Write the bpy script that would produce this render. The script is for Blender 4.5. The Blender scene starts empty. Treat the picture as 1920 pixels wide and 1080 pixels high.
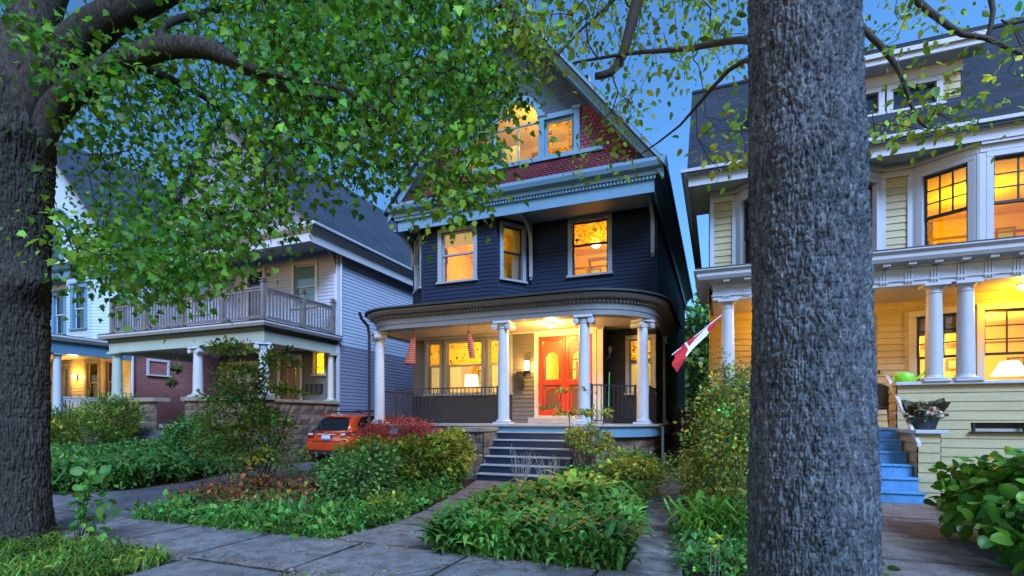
import bpy, math, random
import numpy as np
from mathutils import Vector
R = random.Random(7)
NR = np.random.default_rng(11)
scene = bpy.context.scene
COL = scene.collection

# ------------------------------------------------------------------ camera model
CAM_H = 1.38
YAW = math.atan(385 / 970.0)
SN, CS = math.sin(YAW), math.cos(YAW)
FPX, HOR = 970.0, 786.0

def sight(px, py, d):
    """World point seen in the survey photo at (px, py), d metres along the view axis."""
    u = (px - 960) / FPX
    return Vector(((-SN + u * CS) * d, (CS + u * SN) * d, CAM_H + (HOR - py) * d / FPX))

def on_y(px, py, y):
    u = (px - 960) / FPX
    return sight(px, py, y / (CS + u * SN))

def on_ground(px, py, z=0.0):
    return sight(px, py, FPX * (CAM_H - z) / (py - HOR))

cam_d = bpy.data.cameras.new("camera")
cam = bpy.data.objects.new("camera", cam_d)
COL.objects.link(cam)
cam.location = (0, 0, CAM_H)
cam.rotation_euler = (math.radians(90), 0, YAW)
cam_d.sensor_width = 36.0
cam_d.lens = 36.0 * FPX / 1920.0
cam_d.shift_y = (HOR - 540.0) / 1920.0
cam_d.clip_start = 0.05
cam_d.clip_end = 2000
scene.camera = cam

# ------------------------------------------------------------------ object helpers
def tag(o, label=None, cat=None, group=None, kind=None):
    if label: o["label"] = label
    if cat: o["category"] = cat
    if group: o["group"] = group
    if kind: o["kind"] = kind
    return o

def thing(name, loc, label, cat, group=None):
    o = bpy.data.objects.new(name, None)
    o.empty_display_size = 0.2
    COL.objects.link(o)
    o.location = loc
    o["origin"] = tuple(loc)
    return tag(o, label, cat, group)

def origin_of(o):
    x = Vector((0, 0, 0))
    while o is not None:
        x += o.location
        o = o.parent
    return x

def copy_tree(o, loc=None, parent=None):
    c = o.copy()
    COL.objects.link(c)
    if parent: c.parent = parent
    if loc is not None: c.location = loc
    for ch in o.children:
        copy_tree(ch, None, c)
    return c

class MB:
    """Collects shapes given in world coordinates; build() links them as one mesh object."""
    def __init__(s): s.v = []; s.f = []; s.m = []; s.mi = 0
    def add(s, vs, fs):
        b = len(s.v); s.v.extend([tuple(x) for x in vs])
        for q in fs:
            s.f.append(tuple(b + i for i in q)); s.m.append(s.mi)
        return s
    def box(s, x0, y0, z0, x1, y1, z1):
        x0, x1 = min(x0, x1), max(x0, x1); y0, y1 = min(y0, y1), max(y0, y1); z0, z1 = min(z0, z1), max(z0, z1)
        return s.add([(x0,y0,z0),(x1,y0,z0),(x1,y1,z0),(x0,y1,z0),(x0,y0,z1),(x1,y0,z1),(x1,y1,z1),(x0,y1,z1)],
              [(0,3,2,1),(4,5,6,7),(0,1,5,4),(1,2,6,5),(2,3,7,6),(3,0,4,7)])
    def fbox(s, F, u0, u1, w0, w1, z0, z1):
        vs = [F(u0,w1,z0),F(u1,w1,z0),F(u1,w0,z0),F(u0,w0,z0),F(u0,w1,z1),F(u1,w1,z1),F(u1,w0,z1),F(u0,w0,z1)]
        return s.add(vs, [(0,3,2,1),(4,5,6,7),(0,1,5,4),(1,2,6,5),(2,3,7,6),(3,0,4,7)])
    def poly(s, pts): return s.add(pts, [tuple(range(len(pts)))])
    def prism(s, pts, dz):
        """pts: list of 3D (ccw seen against the extrusion), dz: vector"""
        n = len(pts); d = Vector(dz)
        vs = [Vector(p) for p in pts] + [Vector(p) + d for p in pts]
        fs = [tuple(range(n - 1, -1, -1)), tuple(range(n, 2 * n))]
        fs += [(i, (i + 1) % n, n + (i + 1) % n, n + i) for i in range(n)]
        return s.add(vs, fs)
    def tube(s, pts, rad, n=8, cap=True):
        pts = [Vector(p) for p in pts]
        if not hasattr(rad, "__len__"): rad = [rad] * len(pts)
        vs = []; fs = []; ref = None
        for i, p in enumerate(pts):
            a = pts[max(i - 1, 0)]; b = pts[min(i + 1, len(pts) - 1)]
            t = (b - a)
            t = t.normalized() if t.length > 1e-9 else Vector((0, 0, 1))
            if ref is None:
                ref = Vector((0, 0, 1)) if abs(t.z) < .9 else Vector((1, 0, 0))
            x = (ref - t * ref.dot(t)).normalized(); y = t.cross(x); ref = x
            for k in range(n):
                an = 2 * math.pi * k / n
                vs.append(p + (x * math.cos(an) + y * math.sin(an)) * rad[i])
        for i in range(len(pts) - 1):
            for k in range(n):
                k2 = (k + 1) % n
                fs.append((i*n + k, i*n + k2, (i+1)*n + k2, (i+1)*n + k))
        if cap:
            fs.append(tuple(range(n - 1, -1, -1))); fs.append(tuple((len(pts)-1)*n + k for k in range(n)))
        return s.add(vs, fs)
    def lathe(s, c, prof, n=20, sx=1, sy=1):
        """prof: list of (r, z) from bottom to top, about vertical axis through c (x, y)"""
        vs = []; fs = []
        for r, z in prof:
            for k in range(n):
                a = 2 * math.pi * k / n
                vs.append((c[0] + r * math.cos(a) * sx, c[1] + r * math.sin(a) * sy, z))
        for i in range(len(prof) - 1):
            for k in range(n):
                k2 = (k + 1) % n
                fs.append((i*n + k, i*n + k2, (i+1)*n + k2, (i+1)*n + k))
        fs.append(tuple(range(n - 1, -1, -1))); fs.append(tuple((len(prof)-1)*n + k for k in range(n)))
        return s.add(vs, fs)
    def sweep(s, path, prof, closed_prof=True, caps=True):
        """path: list of (x, y, nx, ny) with outward normals; prof: (w, z) loop"""
        n = len(prof); vs = []; fs = []
        for x, y, nx, ny in path:
            for w, z in prof: vs.append((x + nx * w, y + ny * w, z))
        for i in range(len(path) - 1):
            for k in range(n if closed_prof else n - 1):
                k2 = (k + 1) % n
                fs.append((i*n + k, i*n + k2, (i+1)*n + k2, (i+1)*n + k))
        if caps and closed_prof:
            fs.append(tuple(range(n - 1, -1, -1))); fs.append(tuple((len(path)-1)*n + k for k in range(n)))
        return s.add(vs, fs)
    def build(s, name, mats, parent=None, smooth=False, bevel=0):
        me = bpy.data.meshes.new(name)
        o0 = origin_of(parent) if parent else Vector((0, 0, 0))
        me.from_pydata([(x - o0.x, y - o0.y, z - o0.z) for x, y, z in s.v], [], s.f)
        if not isinstance(mats, (list, tuple)): mats = [mats]
        for m in mats: me.materials.append(m)
        if len(mats) > 1: me.polygons.foreach_set("material_index", s.m)
        if smooth: me.polygons.foreach_set("use_smooth", [True] * len(me.polygons))
        me.update()
        o = bpy.data.objects.new(name, me)
        COL.objects.link(o)
        if parent: o.parent = parent
        if bevel:
            b = o.modifiers.new("bevel", "BEVEL"); b.width = bevel; b.segments = 2; b.limit_method = 'ANGLE'
        if smooth and smooth != "all":
            md = o.modifiers.new("es", "EDGE_SPLIT"); md.split_angle = math.radians(38)
        return o

def np_mesh(name, V, faces, mat, parent=None, tint=None, smooth=False):
    """V (N,3) numpy in world coords, faces (M,k) array."""
    o0 = origin_of(parent) if parent else Vector((0, 0, 0))
    me = bpy.data.meshes.new(name)
    V = np.asarray(V, dtype=np.float32) - np.array(o0, dtype=np.float32)
    M, k = faces.shape
    me.vertices.add(len(V)); me.vertices.foreach_set("co", V.ravel())
    me.loops.add(M * k); me.loops.foreach_set("vertex_index", faces.astype(np.int32).ravel())
    me.polygons.add(M)
    me.polygons.foreach_set("loop_start", np.arange(M, dtype=np.int32) * k)
    me.polygons.foreach_set("loop_total", np.full(M, k, dtype=np.int32))
    if smooth: me.polygons.foreach_set("use_smooth", np.ones(M, dtype=bool))
    me.update(calc_edges=True)
    if tint is not None:
        a = me.color_attributes.new("tint", 'FLOAT_COLOR', 'POINT')
        c = np.ones((len(V), 4), dtype=np.float32); c[:, :3] = tint
        a.data.foreach_set("color", c.ravel())
    me.materials.append(mat)
    o = bpy.data.objects.new(name, me)
    COL.objects.link(o)
    if parent: o.parent = parent
    return o

class Fr:
    """Wall frame: origin (x, y), u along the wall (to the right seen from outside), n outward."""
    def __init__(s, ox, oy, ux, uy):
        l = math.hypot(ux, uy); s.ox, s.oy, s.ux, s.uy = ox, oy, ux / l, uy / l
        s.nx, s.ny = s.uy, -s.ux
    def __call__(s, u, w, z):
        return (s.ox + s.ux * u + s.nx * w, s.oy + s.uy * u + s.ny * w, z)
def front(y): return Fr(0, y, 1, 0)
def seg(a, b): return Fr(a[0], a[1], b[0] - a[0], b[1] - a[1])

def clap(mb, F, u0, u1, z0, z1, pitch, holes=(), lip=.022):
    """Lapped boards with rectangular holes (u0, u1, z0, z1)."""
    cuts = sorted({z0, z1} | {h[2] for h in holes} | {h[3] for h in holes})
    z = z0
    while z < z1 - 1e-6:
        zt = min(z + pitch, z1)
        zs = [z] + [c for c in cuts if z + 1e-5 < c < zt - 1e-5] + [zt]
        for a, b in zip(zs[:-1], zs[1:]):
            iv = [(u0, u1)]
            for h in holes:
                if h[2] < (a + b) / 2 < h[3]:
                    nv = []
                    for p, q in iv:
                        if h[1] <= p or h[0] >= q: nv.append((p, q)); continue
                        if h[0] > p: nv.append((p, h[0]))
                        if h[1] < q: nv.append((h[1], q))
                    iv = nv
            wa = lip - (lip - .004) * (a - z) / pitch
            wb = lip - (lip - .004) * (b - z) / pitch
            for p, q in iv:
                if q - p < 1e-4: continue
                mb.add([F(p, wa, a), F(q, wa, a), F(q, wb, b), F(p, wb, b)], [(0, 1, 2, 3)])
                if a == z:
                    mb.add([F(p, 0, a), F(q, 0, a), F(q, wa, a), F(p, wa, a)], [(0, 1, 2, 3)])
        z = zt
    return mb

# ------------------------------------------------------------------ materials
def lin(c):
    return tuple(((x / 12.92) if x <= .04045 else ((x + .055) / 1.055) ** 2.4) for x in c)
def new_mat(name):
    m = bpy.data.materials.new(name); m.use_nodes = True
    nt = m.node_tree
    return m, nt, nt.nodes["Principled BSDF"]
def N(nt, t, **kw):
    n = nt.nodes.new(t)
    for k, v in kw.items(): setattr(n, k, v)
    return n
def ramp(nt, stops):
    r = N(nt, "ShaderNodeValToRGB"); e = r.color_ramp.elements
    while len(e) < len(stops): e.new(.5)
    for i, (p, c) in enumerate(stops):
        e[i].position = p; e[i].color = (*c, 1)
    return r
def noise(nt, scale, detail=4, vec=None, rough=.55):
    n = N(nt, "ShaderNodeTexNoise"); n.inputs["Scale"].default_value = scale; n.inputs["Detail"].default_value = detail
    n.inputs["Roughness"].default_value = rough
    if vec is not None: nt.links.new(vec, n.inputs["Vector"])
    return n
def objco(nt, scale=(1, 1, 1)):
    t = N(nt, "ShaderNodeTexCoord"); m = N(nt, "ShaderNodeMapping"); m.inputs["Scale"].default_value = scale
    nt.links.new(t.outputs["Object"], m.inputs["Vector"]); return m.outputs["Vector"]
def scale_col(c, k): return tuple(min(1, x * k) for x in c)

def paint(name, col, rough=.5, var=.12, scale=3.0, bump=.15, bscale=60, spec=.4, stretch=(1, 1, 1)):
    """Painted or plain surface: colour wanders by +-var with large and small noise."""
    m, nt, p = new_mat(name); L = nt.links.new
    v = objco(nt, stretch)
    a = noise(nt, scale, 6, v); b = noise(nt, scale * 11, 4, v)
    mx = N(nt, "ShaderNodeMath", operation='ADD'); mx.inputs[1].default_value = 0
    ml = N(nt, "ShaderNodeMath", operation='MULTIPLY'); ml.inputs[1].default_value = .5
    L(b.outputs[0], ml.inputs[0])
    ad = N(nt, "ShaderNodeMath", operation='MULTIPLY_ADD'); ad.inputs[1].default_value = .5
    L(a.outputs[0], ad.inputs[0]); L(ml.outputs[0], ad.inputs[2])
    r = ramp(nt, [(.3, scale_col(col, 1 - var * 1.6)), (.7, scale_col(col, 1 + var * 1.6))])
    L(ad.outputs[0], r.inputs[0]); L(r.outputs[0], p.inputs["Base Color"])
    p.inputs["Roughness"].default_value = rough
    p.inputs["Specular IOR Level"].default_value = spec
    if bump:
        bn = noise(nt, bscale, 5, v); bp = N(nt, "ShaderNodeBump"); bp.inputs["Strength"].default_value = bump
        bp.inputs["Distance"].default_value = .01
        L(bn.outputs[0], bp.inputs["Height"]); L(bp.outputs[0], p.inputs["Normal"])
    return m

def leafmat(name, col, trans=.35, rough=.5):
    col = (min(.5, col[0] * 1.7), min(.5, col[1] * 1.5), min(.5, col[2] * 1.25))
    m, nt, p = new_mat(name); L = nt.links.new
    at = N(nt, "ShaderNodeVertexColor", layer_name="tint")
    mul = N(nt, "ShaderNodeMix", data_type='RGBA', blend_type='MULTIPLY'); mul.inputs[0].default_value = 1
    mul.inputs[6].default_value = (*col, 1); L(at.outputs[0], mul.inputs[7])
    L(mul.outputs[2], p.inputs["Base Color"]); p.inputs["Roughness"].default_value = rough
    p.inputs["Specular IOR Level"].default_value = .35
    tr = N(nt, "ShaderNodeBsdfTranslucent")
    br = N(nt, "ShaderNodeMix", data_type='RGBA', blend_type='MULTIPLY'); br.inputs[0].default_value = 1
    br.inputs[7].default_value = (1.35, 1.5, .7, 1); L(mul.outputs[2], br.inputs[6]); L(br.outputs[2], tr.inputs[0])
    mix = N(nt, "ShaderNodeMixShader"); mix.inputs[0].default_value = trans
    L(p.outputs[0], mix.inputs[1]); L(tr.outputs[0], mix.inputs[2])
    L(mix.outputs[0], nt.nodes["Material Output"].inputs[0])
    return m

def glass(name, tint=(1, 1, 1), refl=.03, rough=.02):
    m, nt, p = new_mat(name); L = nt.links.new
    tr = N(nt, "ShaderNodeBsdfTransparent"); tr.inputs[0].default_value = (*tint, 1)
    gl = N(nt, "ShaderNodeBsdfGlossy"); gl.inputs["Roughness"].default_value = rough
    fr = N(nt, "ShaderNodeFresnel"); fr.inputs[0].default_value = 1.5
    ad = N(nt, "ShaderNodeMath", operation='ADD', use_clamp=True); ad.inputs[1].default_value = refl - .04; L(fr.outputs[0], ad.inputs[0])
    mix = N(nt, "ShaderNodeMixShader"); L(ad.outputs[0], mix.inputs[0]); L(tr.outputs[0], mix.inputs[1]); L(gl.outputs[0], mix.inputs[2])
    L(mix.outputs[0], nt.nodes["Material Output"].inputs[0])
    return m

def art_glass(name, style):
    """Leaded art glass: dark cames over amber translucent glass."""
    m, nt, p = new_mat(name); L = nt.links.new
    v = objco(nt)
    vo = N(nt, "ShaderNodeTexVoronoi", feature='DISTANCE_TO_EDGE'); vo.inputs["Scale"].default_value = {'fine': 11, 'lattice': 12, 'dots': 13}[style]
    vo.inputs["Randomness"].default_value = .6
    L(v, vo.inputs["Vector"])
    vc = N(nt, "ShaderNodeTexVoronoi"); vc.inputs["Scale"].default_value = vo.inputs["Scale"].default_value; vc.inputs["Randomness"].default_value = .6; L(v, vc.inputs["Vector"])
    gr = N(nt, "ShaderNodeSeparateColor"); L(vc.outputs["Color"], gr.inputs[0])
    rc = ramp(nt, [(0, (.95, .84, .5)), (.55, (.95, .8, .42)), (.8, (.92, .72, .34)), (.97, (.9, .66, .28))] if style != 'dots' else [(0, (.97, .9, .62)), (.6, (.97, .88, .58)), (.9, (.95, .82, .5)), (.985, (.25, .3, .12))])
    L(gr.outputs[0], rc.inputs[0])
    tr = N(nt, "ShaderNodeBsdfTransparent"); L(rc.outputs[0], tr.inputs[0])
    tl = N(nt, "ShaderNodeBsdfTranslucent"); L(rc.outputs[0], tl.inputs[0])
    mg = N(nt, "ShaderNodeMixShader"); mg.inputs[0].default_value = .6; L(tr.outputs[0], mg.inputs[1]); L(tl.outputs[0], mg.inputs[2])
    cut = N(nt, "ShaderNodeMath", operation='LESS_THAN'); cut.inputs[1].default_value = {'fine': .035, 'lattice': .05, 'dots': .012}[style]
    L(vo.outputs["Distance"], cut.inputs[0])
    mix = N(nt, "ShaderNodeMixShader"); L(cut.outputs[0], mix.inputs[0]); L(mg.outputs[0], mix.inputs[1])
    p.inputs["Base Color"].default_value = (.03, .025, .02, 1); L(p.outputs[0], mix.inputs[2])
    L(mix.outputs[0], nt.nodes["Material Output"].inputs[0])
    return m

def emit(name, col, s):
    m, nt, p = new_mat(name)
    p.inputs["Base Color"].default_value = (*col, 1); p.inputs["Emission Color"].default_value = (*col, 1)
    p.inputs["Emission Strength"].default_value = s
    return m

def shingle(name, c1, c2, scale=1.0, bump=.6, axes='XZ'):
    """Roof shingles: brick pattern in courses; bump and per-shingle colour."""
    m, nt, p = new_mat(name); L = nt.links.new
    t = N(nt, "ShaderNodeTexCoord"); sp = N(nt, "ShaderNodeSeparateXYZ"); cb = N(nt, "ShaderNodeCombineXYZ")
    L(t.outputs["Object"], sp.inputs[0])
    L(sp.outputs[{'X': 0, 'Y': 1}[axes[0]]], cb.inputs[0]); L(sp.outputs[2], cb.inputs[1])
    b = N(nt, "ShaderNodeTexBrick"); L(cb.outputs[0], b.inputs["Vector"])
    b.inputs["Scale"].default_value = 1; b.inputs["Brick Width"].default_value = .22 * scale; b.inputs["Row Height"].default_value = .1 * scale
    b.inputs["Mortar Size"].default_value = .006; b.inputs["Mortar Smooth"].default_value = .3; b.inputs["Bias"].default_value = 0
    b.inputs["Color1"].default_value = (*c1, 1); b.inputs["Color2"].default_value = (*c2, 1); b.inputs["Mortar"].default_value = (*scale_col(c1, .55), 1)
    nz = noise(nt, 1.2, 5, t.outputs["Object"]); hm = N(nt, "ShaderNodeMix", data_type='RGBA', blend_type='MULTIPLY'); hm.inputs[0].default_value = .8
    rr = ramp(nt, [(.3, (.65, .65, .65)), (.7, (1.25, 1.25, 1.25))]); L(nz.outputs[0], rr.inputs[0])
    L(b.outputs[0], hm.inputs[6]); L(rr.outputs[0], hm.inputs[7]); L(hm.outputs[2], p.inputs["Base Color"])
    p.inputs["Roughness"].default_value = .8
    # courses: saw-tooth height along z
    fr = N(nt, "ShaderNodeMath", operation='FRACT'); dv = N(nt, "ShaderNodeMath", operation='DIVIDE'); dv.inputs[1].default_value = .1 * scale
    L(sp.outputs[2], dv.inputs[0]); L(dv.outputs[0], fr.inputs[0])
    sb = N(nt, "ShaderNodeMath", operation='SUBTRACT'); L(b.outputs["Fac"], sb.inputs[1]); iv = N(nt, "ShaderNodeMath", operation='SUBTRACT'); iv.inputs[0].default_value = 1
    L(fr.outputs[0], iv.inputs[1]); L(iv.outputs[0], sb.inputs[0])
    bp = N(nt, "ShaderNodeBump"); bp.inputs["Strength"].default_value = bump; bp.inputs["Distance"].default_value = .02
    L(sb.outputs[0], bp.inputs["Height"]); L(bp.outputs[0], p.inputs["Normal"])
    return m

def stone(name, c1, c2, sc=3.0, bump=.8, rough=.85):
    m, nt, p = new_mat(name); L = nt.links.new
    v = objco(nt); a = noise(nt, sc, 8, v, .65); g = noise(nt, sc * 12, 6, v, .7)
    r = ramp(nt, [(.3, c1), (.7, c2)]); L(a.outputs[0], r.inputs[0])
    r2 = ramp(nt, [(.3, (.6, .6, .6)), (.7, (1.3, 1.3, 1.3))]); L(g.outputs[0], r2.inputs[0])
    hm = N(nt, "ShaderNodeMix", data_type='RGBA', blend_type='MULTIPLY'); hm.inputs[0].default_value = .85
    L(r.outputs[0], hm.inputs[6]); L(r2.outputs[0], hm.inputs[7]); L(hm.outputs[2], p.inputs["Base Color"])
    p.inputs["Roughness"].default_value = rough; p.inputs["Specular IOR Level"].default_value = .25
    ad = N(nt, "ShaderNodeMath", operation='ADD'); L(a.outputs[0], ad.inputs[0]); L(g.outputs[0], ad.inputs[1])
    bp = N(nt, "ShaderNodeBump"); bp.inputs["Strength"].default_value = bump; bp.inputs["Distance"].default_value = .02
    L(ad.outputs[0], bp.inputs["Height"]); L(bp.outputs[0], p.inputs["Normal"])
    return m

def barkmat(name, c1, c2, c3):
    m, nt, p = new_mat(name); L = nt.links.new
    v = objco(nt, (1, 1, .32)); a = noise(nt, 42, 8, v, .72); b = noise(nt, 130, 6, v, .75); g = noise(nt, 1.7, 4, objco(nt), .6)
    r = ramp(nt, [(.34, c1), (.53, c2), (.72, c3)]); L(a.outputs[0], r.inputs[0])
    r2 = ramp(nt, [(.3, (.55, .55, .55)), (.7, (1.4, 1.4, 1.4))]); L(b.outputs[0], r2.inputs[0])
    r3 = ramp(nt, [(.35, (.72, .76, .7)), (.65, (1.2, 1.16, 1.12))]); L(g.outputs[0], r3.inputs[0])
    q = N(nt, "ShaderNodeMix", data_type='RGBA', blend_type='MULTIPLY'); q.inputs[0].default_value = .9; L(r.outputs[0], q.inputs[6]); L(r2.outputs[0], q.inputs[7])
    q2 = N(nt, "ShaderNodeMix", data_type='RGBA', blend_type='MULTIPLY'); q2.inputs[0].default_value = .9; L(q.outputs[2], q2.inputs[6]); L(r3.outputs[0], q2.inputs[7])
    L(q2.outputs[2], p.inputs["Base Color"]); p.inputs["Roughness"].default_value = .9; p.inputs["Specular IOR Level"].default_value = .2
    ad = N(nt, "ShaderNodeMath", operation='ADD'); L(a.outputs[0], ad.inputs[0]); L(b.outputs[0], ad.inputs[1])
    bp = N(nt, "ShaderNodeBump"); bp.inputs["Strength"].default_value = .9; bp.inputs["Distance"].default_value = .012; L(ad.outputs[0], bp.inputs["Height"]); L(bp.outputs[0], p.inputs["Normal"])
    return m
def brickmat(name):
    m, nt, p = new_mat(name); L = nt.links.new
    t = N(nt, "ShaderNodeTexCoord"); sp = N(nt, "ShaderNodeSeparateXYZ"); cb = N(nt, "ShaderNodeCombineXYZ")
    L(t.outputs["Object"], sp.inputs[0]); L(sp.outputs[1], cb.inputs[0]); L(sp.outputs[2], cb.inputs[1])
    b = N(nt, "ShaderNodeTexBrick"); L(cb.outputs[0], b.inputs["Vector"])
    b.inputs["Scale"].default_value = 1; b.inputs["Brick Width"].default_value = .22; b.inputs["Row Height"].default_value = .075; b.inputs["Mortar Size"].default_value = .008
    b.inputs["Color1"].default_value = (.3, .075, .06, 1); b.inputs["Color2"].default_value = (.2, .05, .045, 1); b.inputs["Mortar"].default_value = (.28, .2, .18, 1)
    L(b.outputs[0], p.inputs["Base Color"]); p.inputs["Roughness"].default_value = .85
    return m

M = {}
M['navy'] = paint('navy_clapboard_paint', (.013, .022, .045), .55, .20, 1.6, spec=.2, stretch=(.7, .7, 8))
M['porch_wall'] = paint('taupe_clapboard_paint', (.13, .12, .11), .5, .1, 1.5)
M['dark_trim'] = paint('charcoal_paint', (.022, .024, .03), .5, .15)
M['entab'] = paint('warm_grey_porch_trim_paint', (.19, .19, .19), .5, .07, 1.5)
M['blue_trim'] = paint('blue_grey_trim_paint', (.13, .25, .34), .5, .07, 1.5)
M['grey_trim'] = paint('grey_trim_paint', (.27, .29, .32), .5, .07, 1.5)
M['cream'] = paint('cream_trim_paint', (.48, .45, .39), .5, .06, 1.5)
M['white'] = paint('white_trim_paint', (.50, .50, .52), .45, .06, 1.5)
M['red_shingle'] = paint('red_fish_scale_shingle', (.20, .045, .055), .6, .35, 2.2, .3, 40)
M['teal_shingle'] = shingle('dark_teal_shingle', (.045, .06, .075), (.055, .075, .09), 1.1, .45)
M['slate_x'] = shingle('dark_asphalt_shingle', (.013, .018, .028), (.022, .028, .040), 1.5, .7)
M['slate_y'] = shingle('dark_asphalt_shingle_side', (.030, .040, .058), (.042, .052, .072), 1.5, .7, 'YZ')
M['roof_dark'] = paint('black_roof_membrane', (.03, .03, .033), .6, .2, 2, .4, 25)
M['red_door'] = paint('red_door_paint', (.62, .035, .012), .35, .08)
M['brown_door'] = paint('brown_wood', (.16, .06, .03), .4, .25, 2, .2, 30, .4, (8, 8, 1))
M['floor_grey'] = paint('grey_porch_floor_paint', (.36, .33, .30), .45, .12)
M['stair_navy'] = paint('navy_stair_paint', (.018, .024, .04), .4, .2)
M['stair_edge'] = paint('worn_grey_tread_paint', (.34, .34, .35), .5, .2)
M['iron'] = paint('black_iron', (.015, .015, .017), .45, .2)
M['ceil'] = paint('porch_ceiling_paint', (.42, .37, .30), .5, .05)
M['stone'] = stone('brown_sandstone', (.10, .065, .045), (.26, .18, .125), 2.2)
M['stone_cap'] = stone('pale_sandstone', (.22, .17, .12), (.36, .30, .23), 2.5)
M['grey_stone'] = stone('grey_fieldstone', (.06, .065, .07), (.16, .165, .16), 2.2)
M['brick'] = brickmat('red_brick')
M['yellow'] = paint('pale_yellow_clapboard_paint', (.40, .33, .17), .5, .14, 1.4, .2, 60, .4, (.7, .7, 6))
M['ywhite'] = paint('blue_white_trim_paint', (.42, .44, .48), .45, .05, 1.5)
M['black_sash'] = paint('black_sash_paint', (.02, .014, .012), .35, .1)
M['blue_stair'] = paint('bright_blue_stair_paint', (.075, .235, .44), .55, .30, 3.5, .3, 40)
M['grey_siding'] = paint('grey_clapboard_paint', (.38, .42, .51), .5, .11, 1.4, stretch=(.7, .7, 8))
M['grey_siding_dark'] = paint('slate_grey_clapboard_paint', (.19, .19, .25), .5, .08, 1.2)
M['green_trim'] = paint('sage_green_trim_paint', (.33, .38, .32), .5, .08)
M['dkgreen'] = paint('dark_green_trim_paint', (.04, .065, .055), .5, .08)
M['rail_wood'] = paint('weathered_deck_wood', (.18, .145, .13), .7, .25, 4, .3, 40)
M['ltblue'] = paint('pale_blue_clapboard_paint', (.42, .52, .62), .5, .06, 1.2)
M['midblue'] = paint('teal_blue_trim_paint', (.10, .22, .32), .5, .08)
M['dim_glass'] = None
M['glass'] = glass('window_glass')
M['dark_glass'] = None
M['art'] = art_glass('leaded_art_glass', 'fine')
M['art_lat'] = art_glass('leaded_lattice_glass', 'lattice')
M['art_dots'] = art_glass('leaded_flower_glass', 'dots')
M['amber_wall'] = paint('amber_plaster', (.80, .64, .28), .8, .015, 1, 0, 60, .1)
M['gold_wall'] = paint('golden_plaster', (.80, .50, .05), .8, .015, 1, 0, 60, .1)
M['wood_trim'] = paint('interior_woodwork', (.30, .15, .06), .45, .2, 3, 0)
M['curtain'] = leafmat('sheer_curtain_cloth', (.75, .62, .42), .6, .8)
M['dim_curtain'] = paint('pale_curtain_cloth', (.45, .55, .52), .8, .1, 2, 0)
M['shade_glow'] = emit('lit_lamp_shade', (1, .66, .26), 1.3)
M['bulb_glow'] = emit('lit_lamp_glass', (1, .62, .22), 6)
M['pewter'] = paint('pewter_metal', (.2, .17, .13), .35, .1)
M['bark'] = barkmat('grey_tree_bark', (.018, .022, .028), (.125, .145, .165), (.34, .37, .39))
M['bark_dark'] = barkmat('dark_tree_bark', (.014, .012, .010), (.062, .052, .043), (.125, .11, .095))
M['twig'] = paint('twig_bark', (.05, .04, .032), .8, .3, 8, .3, 60)
M['twig_pale'] = paint('pale_dead_twig', (.36, .30, .24), .8, .2, 8, .3, 60)
M['twig_red'] = paint('reddish_twig', (.20, .07, .045), .8, .25, 8, .3, 60)
def dimglass(name, base):
    m, nt, p = new_mat(name)
    p.inputs["Base Color"].default_value = (*base, 1); p.inputs["Roughness"].default_value = .04; p.inputs["Specular IOR Level"].default_value = .9
    return m
M['dark_glass'] = dimglass('unlit_window_glass', (.012, .018, .022))
M['dim_glass'] = dimglass('curtained_window_glass', (.10, .20, .20))
M['car'] = paint('orange_metallic_car_paint', (.60, .058, .010), .22, .06, 2, 0, 60, .6)
def add_coat(m, w=.9):
    p = m.node_tree.nodes['Principled BSDF']; p.inputs['Coat Weight'].default_value = w; p.inputs['Coat Roughness'].default_value = .04
add_coat(M['car'])
def windsock_mat():
    m, nt, p = new_mat('patterned_windsock_cloth'); L = nt.links.new
    v = objco(nt, (1, 1, 1)); w = N(nt, "ShaderNodeTexWave", bands_direction='Z'); w.inputs["Scale"].default_value = 6; w.inputs["Distortion"].default_value = 3; w.inputs["Detail"].default_value = 2
    L(v, w.inputs["Vector"]); r = ramp(nt, [(.35, (.42, .03, .012)), (.6, (.55, .10, .03)), (.75, (.62, .35, .22))]); L(w.outputs[0], r.inputs[0])
    L(r.outputs[0], p.inputs["Base Color"]); p.inputs["Roughness"].default_value = .8
    tl = N(nt, "ShaderNodeBsdfTranslucent"); L(r.outputs[0], tl.inputs[0]); mx = N(nt, "ShaderNodeMixShader"); mx.inputs[0].default_value = .4
    L(p.outputs[0], mx.inputs[1]); L(tl.outputs[0], mx.inputs[2]); L(mx.outputs[0], nt.nodes["Material Output"].inputs[0])
    return m
M['windsock'] = windsock_mat()
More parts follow.
